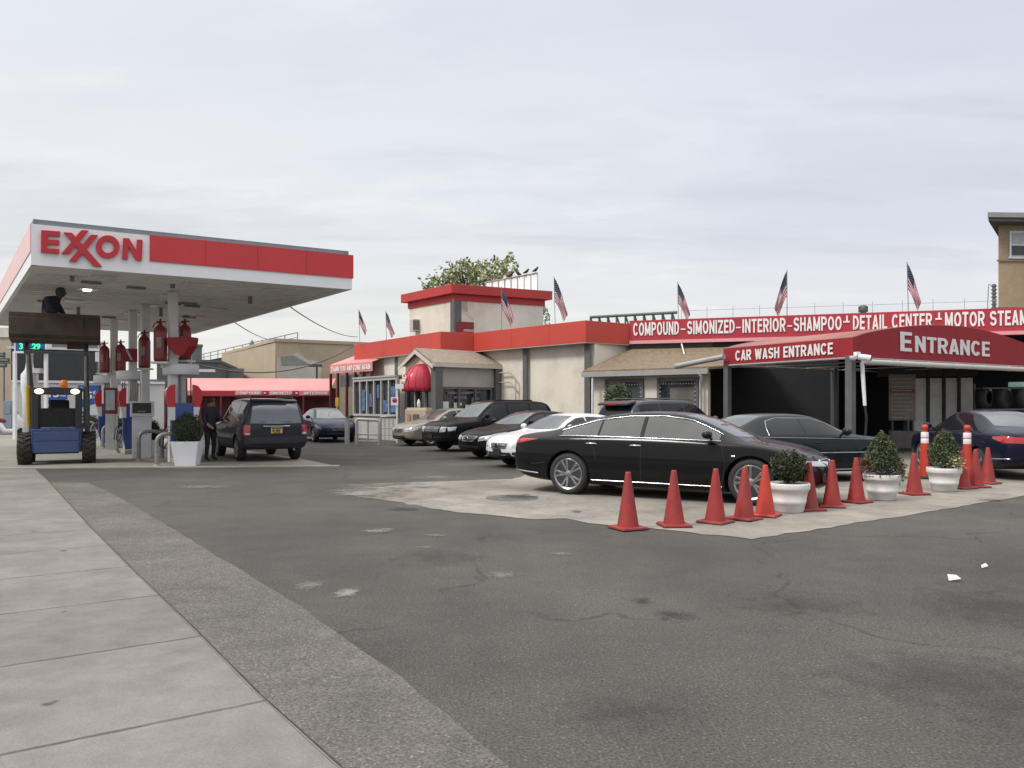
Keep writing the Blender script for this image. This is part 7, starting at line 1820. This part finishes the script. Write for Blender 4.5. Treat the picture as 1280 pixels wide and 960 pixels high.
m = MB(); m.wall(P + V(0, 1.4, 0), Q + V(0, 1.4, 0), 0, zm + .2, .2); m.build('wall', mat('dim_red_brick_wall', (.13, .035, .035), .8, var=.3, vscale=1.5, speck=(7, .2)), aw)
for k in range(7):
    p = P.lerp(Q, k / 6); m = MB(); m.box((p.x, p.y + .05, zm / 2), (.09, .09, zm)); m.build('post', DRED, aw)
# convenience store behind the pumps, with blue posters
P, Q = at(14, HZ, 50), at(206, HZ, 54); P.z = Q.z = 0; n = V(-(Q - P).y, (Q - P).x, 0).normalized(); dq = (Q - P).normalized()
st = thing('white_store', 'low white store with dark upper band and blue posters behind the pumps', 'building', (P + Q) / 2)
STW = mat('white_store_wall', (.62, .62, .60), .7, var=.06, vscale=.5, dirt=((.45, .45, .43), .4, .6))
m = MB(); m.prism([P, Q, Q + n * 12, P + n * 12], V(0, 0, 3.15)); m.build('wall', STW, st)
m = MB(); B2 = onwall(121, 0, P, Q); B2.z = 0; m.prism([p + V(0, 0, 3.15) for p in (P - n * .1, B2 - n * .1, B2 + n * 10, P + n * 10)], V(0, 0, 1.95)); m.build('upper_band', mat('charcoal_band', (.035, .04, .045), .6, var=.15), st)
m = MB(); m.wall(P - n * .16 - dq * .2, B2 - n * .16 + dq * .3, 5.1, 5.26, .3); m.wall(P - n * .12, Q - n * .12, 3.0, 3.14, .2); m.build('white_trim', WHITE, st)
m = MB(); m.prism([p + V(0, 0, 5.27) for p in (P, B2, B2 + n * 9, P + n * 9)], V(0, 0, .6)); m.prism([p + V(0, 0, 3.16) for p in (B2, Q, Q + n * 12, B2 + n * 12)], V(0, 0, .15)); m.build('roof', mat('grey_store_roof', (.14, .145, .15), .7, var=.15), st)
m = MB(); a, b = onwall(119, 0, P, Q), onwall(125, 0, P, Q); a.z = b.z = 0; m.wall(a - n * .14, b - n * .14, at(0, 452, 52).z, at(0, 440, 52).z, .1); m.build('sign_box', WHITE, st)
def poster(x0, x1, y0, y1, big):
    a, b = onwall(x0, 0, P, Q), onwall(x1, 0, P, Q); a.z = b.z = 0; z1, z0 = at(0, y0, a.y).z, at(0, y1, a.y).z
    m = MB(); m.wall(a - n * .06, b - n * .06, z0, z1, .04); o = m.build('poster', mat('poster_white', (.66, .68, .70), .5, var=.06), st)
    m = MB(); zc2 = z0 + (z1 - z0) * .30; pts = [a + V(0, 0, zc2 - .18), a.lerp(b, .35) + V(0, 0, zc2 + .02), b + V(0, 0, zc2 + .22), b + V(0, 0, z1 - .02), a + V(0, 0, z1 - .02)]
    m.prism([q - n * .065 for q in pts], -n * .012); m.build('poster_field', BLUE, o)
    m = MB(); w_ = (b - a)
    put_text(m, 'Save', a + w_ * .10 + V(0, 0, z0 + (z1 - z0) * .84) - n * .07, a + w_ * .40 + V(0, 0, z0 + (z1 - z0) * .84) - n * .07, .20, bold=.02)
    put_text(m, '15', a + w_ * .14 + V(0, 0, z0 + (z1 - z0) * .53) - n * .07, a + w_ * .62 + V(0, 0, z0 + (z1 - z0) * .53) - n * .07, .48, bold=.03)
    put_text(m, '¢', a + w_ * .64 + V(0, 0, z0 + (z1 - z0) * .68) - n * .07, a + w_ * .76 + V(0, 0, z0 + (z1 - z0) * .68) - n * .07, .26, bold=.02)
    put_text(m, '/gal', a + w_ * .64 + V(0, 0, z0 + (z1 - z0) * .53) - n * .07, a + w_ * .92 + V(0, 0, z0 + (z1 - z0) * .53) - n * .07, .18, bold=.02)
    m.build('lettering', LETTER, o)
poster(98, 126, 481, 519, True); poster(57, 84, 483, 512, True)
m = MB(); leaves(m, [at(random.uniform(84, 118), HZ, 49) + V(0, random.uniform(-.5, .5), -1.1 + abs(random.gauss(0, .28)) - .3) for _ in range(900)], .10, m=(0, 1)); o = m.build('low_hedge', LEAF[:2] + [LEAF[1]], loc=at(100, HZ, 49) - V(0, 0, EYE)); tag(o, 'low dark hedge at the foot of the white store wall', 'hedge')
# price sign with green digits, white pole kit in front of the store
p = at(38, HZ, 36); p.z = 0; t = thing('price_sign', 'blue price sign with glowing green digits behind the raised bucket', 'sign', p)
a, b = at(19.5, 0, 36), at(56.5, 0, 36); a.z = b.z = 0; z0, z1 = at(0, 439, 36).z, at(0, 408, 36).z
m = MB(); m.wall(a, b, z0, z1, .25); m.build('panel', mat('price_sign_blue', (.03, .08, .25), .5), t)
m = MB(); m.wall(a - V(.05, .02, 0), b + V(.05, -.02, 0), z0 - .08, z0, .29); m.wall(a - V(.06, .02, 0), a, z0, z1, .29); m.wall(b, b + V(.06, -.02, 0), z0, z1, .29); m.build('frame', WHITE, t)
m = MB(); DG = mat('green_led_digits', (.02, .4, .15), .5, emit=(.05, 1, .38), estr=1.3)
put_text(m, '3', at(24.5, 436.5, 35.95), at(28.5, 436.5, 35.95), .27, bold=.02); put_text(m, '3.29', at(33, 437.2, 35.95), at(50.5, 437.2, 35.95), .28, bold=.02); m.build('digits', DG, t)
m = MB(); q = at(18.5, HZ, 36.2); m.box((q.x, q.y, 2.0), (.12, .14, 4.0)); m.build('post', WHITE, t); m = MB(); q = at(57.5, HZ, 36.2); m.box((q.x, q.y, 2.0), (.12, .14, 4.0)); m.build('post', WHITE, t)
p = at(37, HZ, 31); p.z = 0; t = thing('air_tower', 'white rounded service tower standing behind the loader cab', 'service tower', p); zz_ = at(0, 436, 31).z
m = MB(); m.lathe([(.0, .01), (.24, .01), (.25, 1.9), (.30, 2.15), (.30, 2.75), (.16, 2.95), (.12, 3.2), (.12, zz_ - .25), (.14, zz_ - .24), (.14, zz_), (0, zz_ + .02)], 16, p); m.box(p + V(.36, -.05, 2.9), (.3, .25, .18)); m.build('tower', WHITE, t)
m = MB(); m.tube([p + V(.25, -.2, 2.3), p + V(.55, -.25, 2.15)], .07, 8); m.box(p + V(.62, -.25, 2.15), (.1, .12, .12)); m.build('camera_arm', mat('grey_arm', (.3, .3, .3), .5), t)
# left edge: tan corner building, street signs, traffic mast
block('tan_corner_building', 'tan building with a pale cornice at the far left edge', 'building', V(-52, 62, 0), V(-38.6, 62.5, 0), at(0, 421, 62).z, 14, mat('tan_render', (.43, .36, .27), .9, var=.1, vscale=.4), mat('pale_cornice', (.60, .57, .50), .8, var=.08), par=.75)
p = at(5, HZ, 44); p.z = 0; t = thing('street_sign', 'dark green street name signs on a thin pole at the left edge', 'street sign', p)
m = MB(); m.tube([p, p + V(0, 0, at(0, 440, 44).z)], .04, 6); m.build('pole', DSTEEL, t)
for y0, y1, dx in ((441, 447, -.2), (448, 453, .05), (454, 459, -.1)):
    m = MB(); z = at(0, (y0 + y1) / 2, 44).z; m.box(p + V(dx, -.06, z), (.62, .03, .24)); m.build('name_plate', mat('street_sign_green', (.03, .055, .05), .5), t)
    m = MB(); m.box(p + V(dx, -.08, z + .02), (.4, .01, .06)); m.build('name_strip', mat('grey_sign_strip', (.28, .30, .30), .5), t)
m = MB(); m.box(p + V(.45, -.02, at(0, 454, 44).z), (.5, .12, .09)); m.build('arm', DSTEEL, t)
# white and maroon scooter parked at the left edge
p = gp(9, 546.5); t = thing('scooter', 'white scooter with maroon seat and black wheels behind the loader', 'scooter', (p.x, p.y, 0))
def P_(x, z, y=0): return V(p.x + x * .8, p.y + y + x * .5, z)
for x in (-.62, .62):
    m = MB(); m.lathe([(.17, -.06), (.24, -.07), (.29, -.04), (.30, 0), (.29, .04), (.24, .07), (.17, .06)], 24, P_(x, .30), 'Y'); w_ = m.build('wheel', RUBBER, t); m = MB(); m.lathe([(0, -.05), (.165, -.05), (.175, 0), (.165, .05), (0, .05)], 20, P_(x, .30), 'Y'); m.build('rim', ALLOY, w_)
m = MB(); m.tube([P_(.62, .45), P_(.52, .75), P_(.40, 1.05)], [.12, .20, .12], 10); m.tube([P_(.50, .55), P_(.25, .30), P_(-.1, .30), P_(-.35, .55), P_(-.80, .72)], [.14, .12, .12, .22, .12], 10); m.build('body', WHITE, t)
m = MB(); m.tube([P_(-.05, .80), P_(-.4, .84), P_(-.85, .92)], [.10, .14, .08], 10); m.build('seat', mat('maroon_seat', (.16, .02, .05), .5), t)
m = MB(); m.tube([P_(.40, 1.05), P_(.36, 1.2)], .03, 6); m.tube([P_(.33, 1.2, -.32), P_(.38, 1.22), P_(.33, 1.2, .32)], .018, 6); m.build('handlebar', BLACK, t)
p = at(12, HZ, 43); p.z = 0; m = MB(); m.box(p + V(0, 0, .9), (.45, .4, 1.8)); m.box(p + V(.02, -.21, 1.35), (.3, .02, .5)); o = m.build('utility_box', mat('blue_grey_box', (.20, .24, .29), .6, var=.15), loc=p, bevel=.02); tag(o, 'blue grey utility box behind the scooter', 'utility box')

# ------------------------------------------------------------------ barriers and small things by the shop
PIPE = mat('galvanised_pipe', (.34, .34, .33), .5, .25, var=.1)
def pipe_frame(px0, px1, pyb, pyt0, pyt1, name, label, rails=(.35, .7), bars=0, r=.05, group=None):
    a, b = gp(px0, pyb), gp(px1, pyb); Y = a.y; zt0 = at(0, pyt0, Y).z; zt1 = at(0, pyt1, Y).z; t = thing(name, label, 'barrier', (a + b) / 2, group)
    m = MB(); m.tube([a, a + V(0, 0, zt0 - .08), a.lerp(b, .03) + V(0, 0, zt0), a.lerp(b, .97) + V(0, 0, zt1), b + V(0, 0, zt1 - .08), b], r, 8); m.build('frame', PIPE, t)
    m = MB()
    for f in rails: m.tube([a + V(0, 0, zt0 * f), b + V(0, 0, zt1 * f)], r * .55, 6)
    for k in range(bars): p = a.lerp(b, (k + 1) / (bars + 1)); m.tube([p + V(0, 0, zt0 * .1), p + V(0, 0, zt0 * .95)], r * .5, 6)
    m.build('rail', PIPE, t)
pipe_frame(446, 474, 556.5, 524, 525.5, 'pipe_barrier', 'grey pipe barrier frame in front of the shop window', (.42, .15), 1, .062)
pipe_frame(476, 496.5, 553.5, 521, 520, 'pipe_barrier', 'thinner grey rail barrier right of the pipe frame, near the beige sedan', (.3, .55), 3, .035)
p = gp(434, 555); m = MB(); m.tube([p, p + V(0, 0, at(0, 524, p.y).z)], .10, 12); o = m.build('bollard', PIPE, loc=p); tag(o, 'single grey pipe bollard right of the far blue sedan', 'bollard')
p = at(421.5, HZ, 38); p.z = 0; t = thing('yellow_marker', 'yellow marker board on a post behind the far blue sedan', 'marker', p); m = MB(); m.tube([p, p + V(0, 0, 1.6)], .05, 8); m.build('post', mat('pale_post', (.5, .48, .4), .6), t); m = MB(); m.box(p + V(0, -.03, 1.72), (.15, .08, .42)); m.build('board', YELLOW, t)
p = at(496.5, HZ, 33.2); p.z = 0; t = thing('small_sign_post', 'white post with a small red and white sign before the shop', 'sign post', p); m = MB(); m.tube([p, p + V(0, 0, at(0, 481, 33.2).z)], .035, 6); m.build('post', WHITE, t)
m = MB(); m.box(p + V(-.1, -.06, at(0, 501.5, 33.2).z), (.30, .03, .34)); m.build('sign', WHITE, t); m = MB(); m.lathe([(0, -.012), (.10, -.012), (.10, 0)], 14, p + V(-.10, -.08, at(0, 500, 33.2).z), 'Y'); m.build('sign_disc', mat('sign_red', (.5, .03, .05), .5), t)
m = MB(); m.box(p + V(.1, -.06, at(0, 483, 33.2).z), (.34, .03, .2)); m.build('plate', WHITE, t)
p = at(524, HZ, 32.7); p.z = 0; t = thing('ice_chest', 'beige upright chest with small posters under the red dome awning', 'chest', p)
m = MB(); m.box(p + V(0, 0, .75), (.95, .7, 1.28), R(-20)); m.box(p + V(.0, .05, 1.42), (.9, .55, .08), R(-20)); m.build('cabinet', mat('beige_cabinet', (.45, .39, .30), .6, var=.1), t, bevel=.02)
m = MB(); m.box(p + V(-.10, -.36, .95), (.26, .02, .5), R(-20)); m.build('door_panel', mat('grey_brown_panel', (.13, .11, .10), .5), t); m = MB(); m.box(p + V(-.40, -.27, .95), (.12, .02, .55), R(-20)); m.build('notice', mat('reddish_notice', (.42, .22, .18), .6), t)
m = MB(); m.lathe([(0, 0), (.06, 0), (.07, .2), (.03, .32), (0, .36)], 10, p + V(-.02, 0, 1.47)); o = m.build('white_jug', WHITE, loc=p + V(-.02, 0, 1.47)); tag(o, 'white jug standing on the beige chest', 'jug')
# round bush before the side wing window
p = at(773, HZ, 28.5); t = thing('round_bush', 'round green bush before the side wing window', 'bush', (p.x, p.y, 0)); m = MB(); m.tube([(p.x, p.y, 0), (p.x, p.y, 1.6)], .05, 6); m.build('stem', STEM, t)
m = MB(); leaves(m, egg_pts(2200, .52, .52, (p.x, p.y, at(0, 496, 28.5).z - .05), .6), .045, m=(0, 1, 1, 2)); m.build('foliage', CLEAF, t)
# service poles of the roof edge
p = at(856, 440, 30.5); m = MB(); m.tube([at(852, 430, 31.7), at(855.5, 443, 30.6)], .03, 6); o = m.build('roof_stay', WHITE, loc=at(853, 436, 31)); tag(o, 'short white stay pipe below the sign band over the shingle roof', 'pipe')
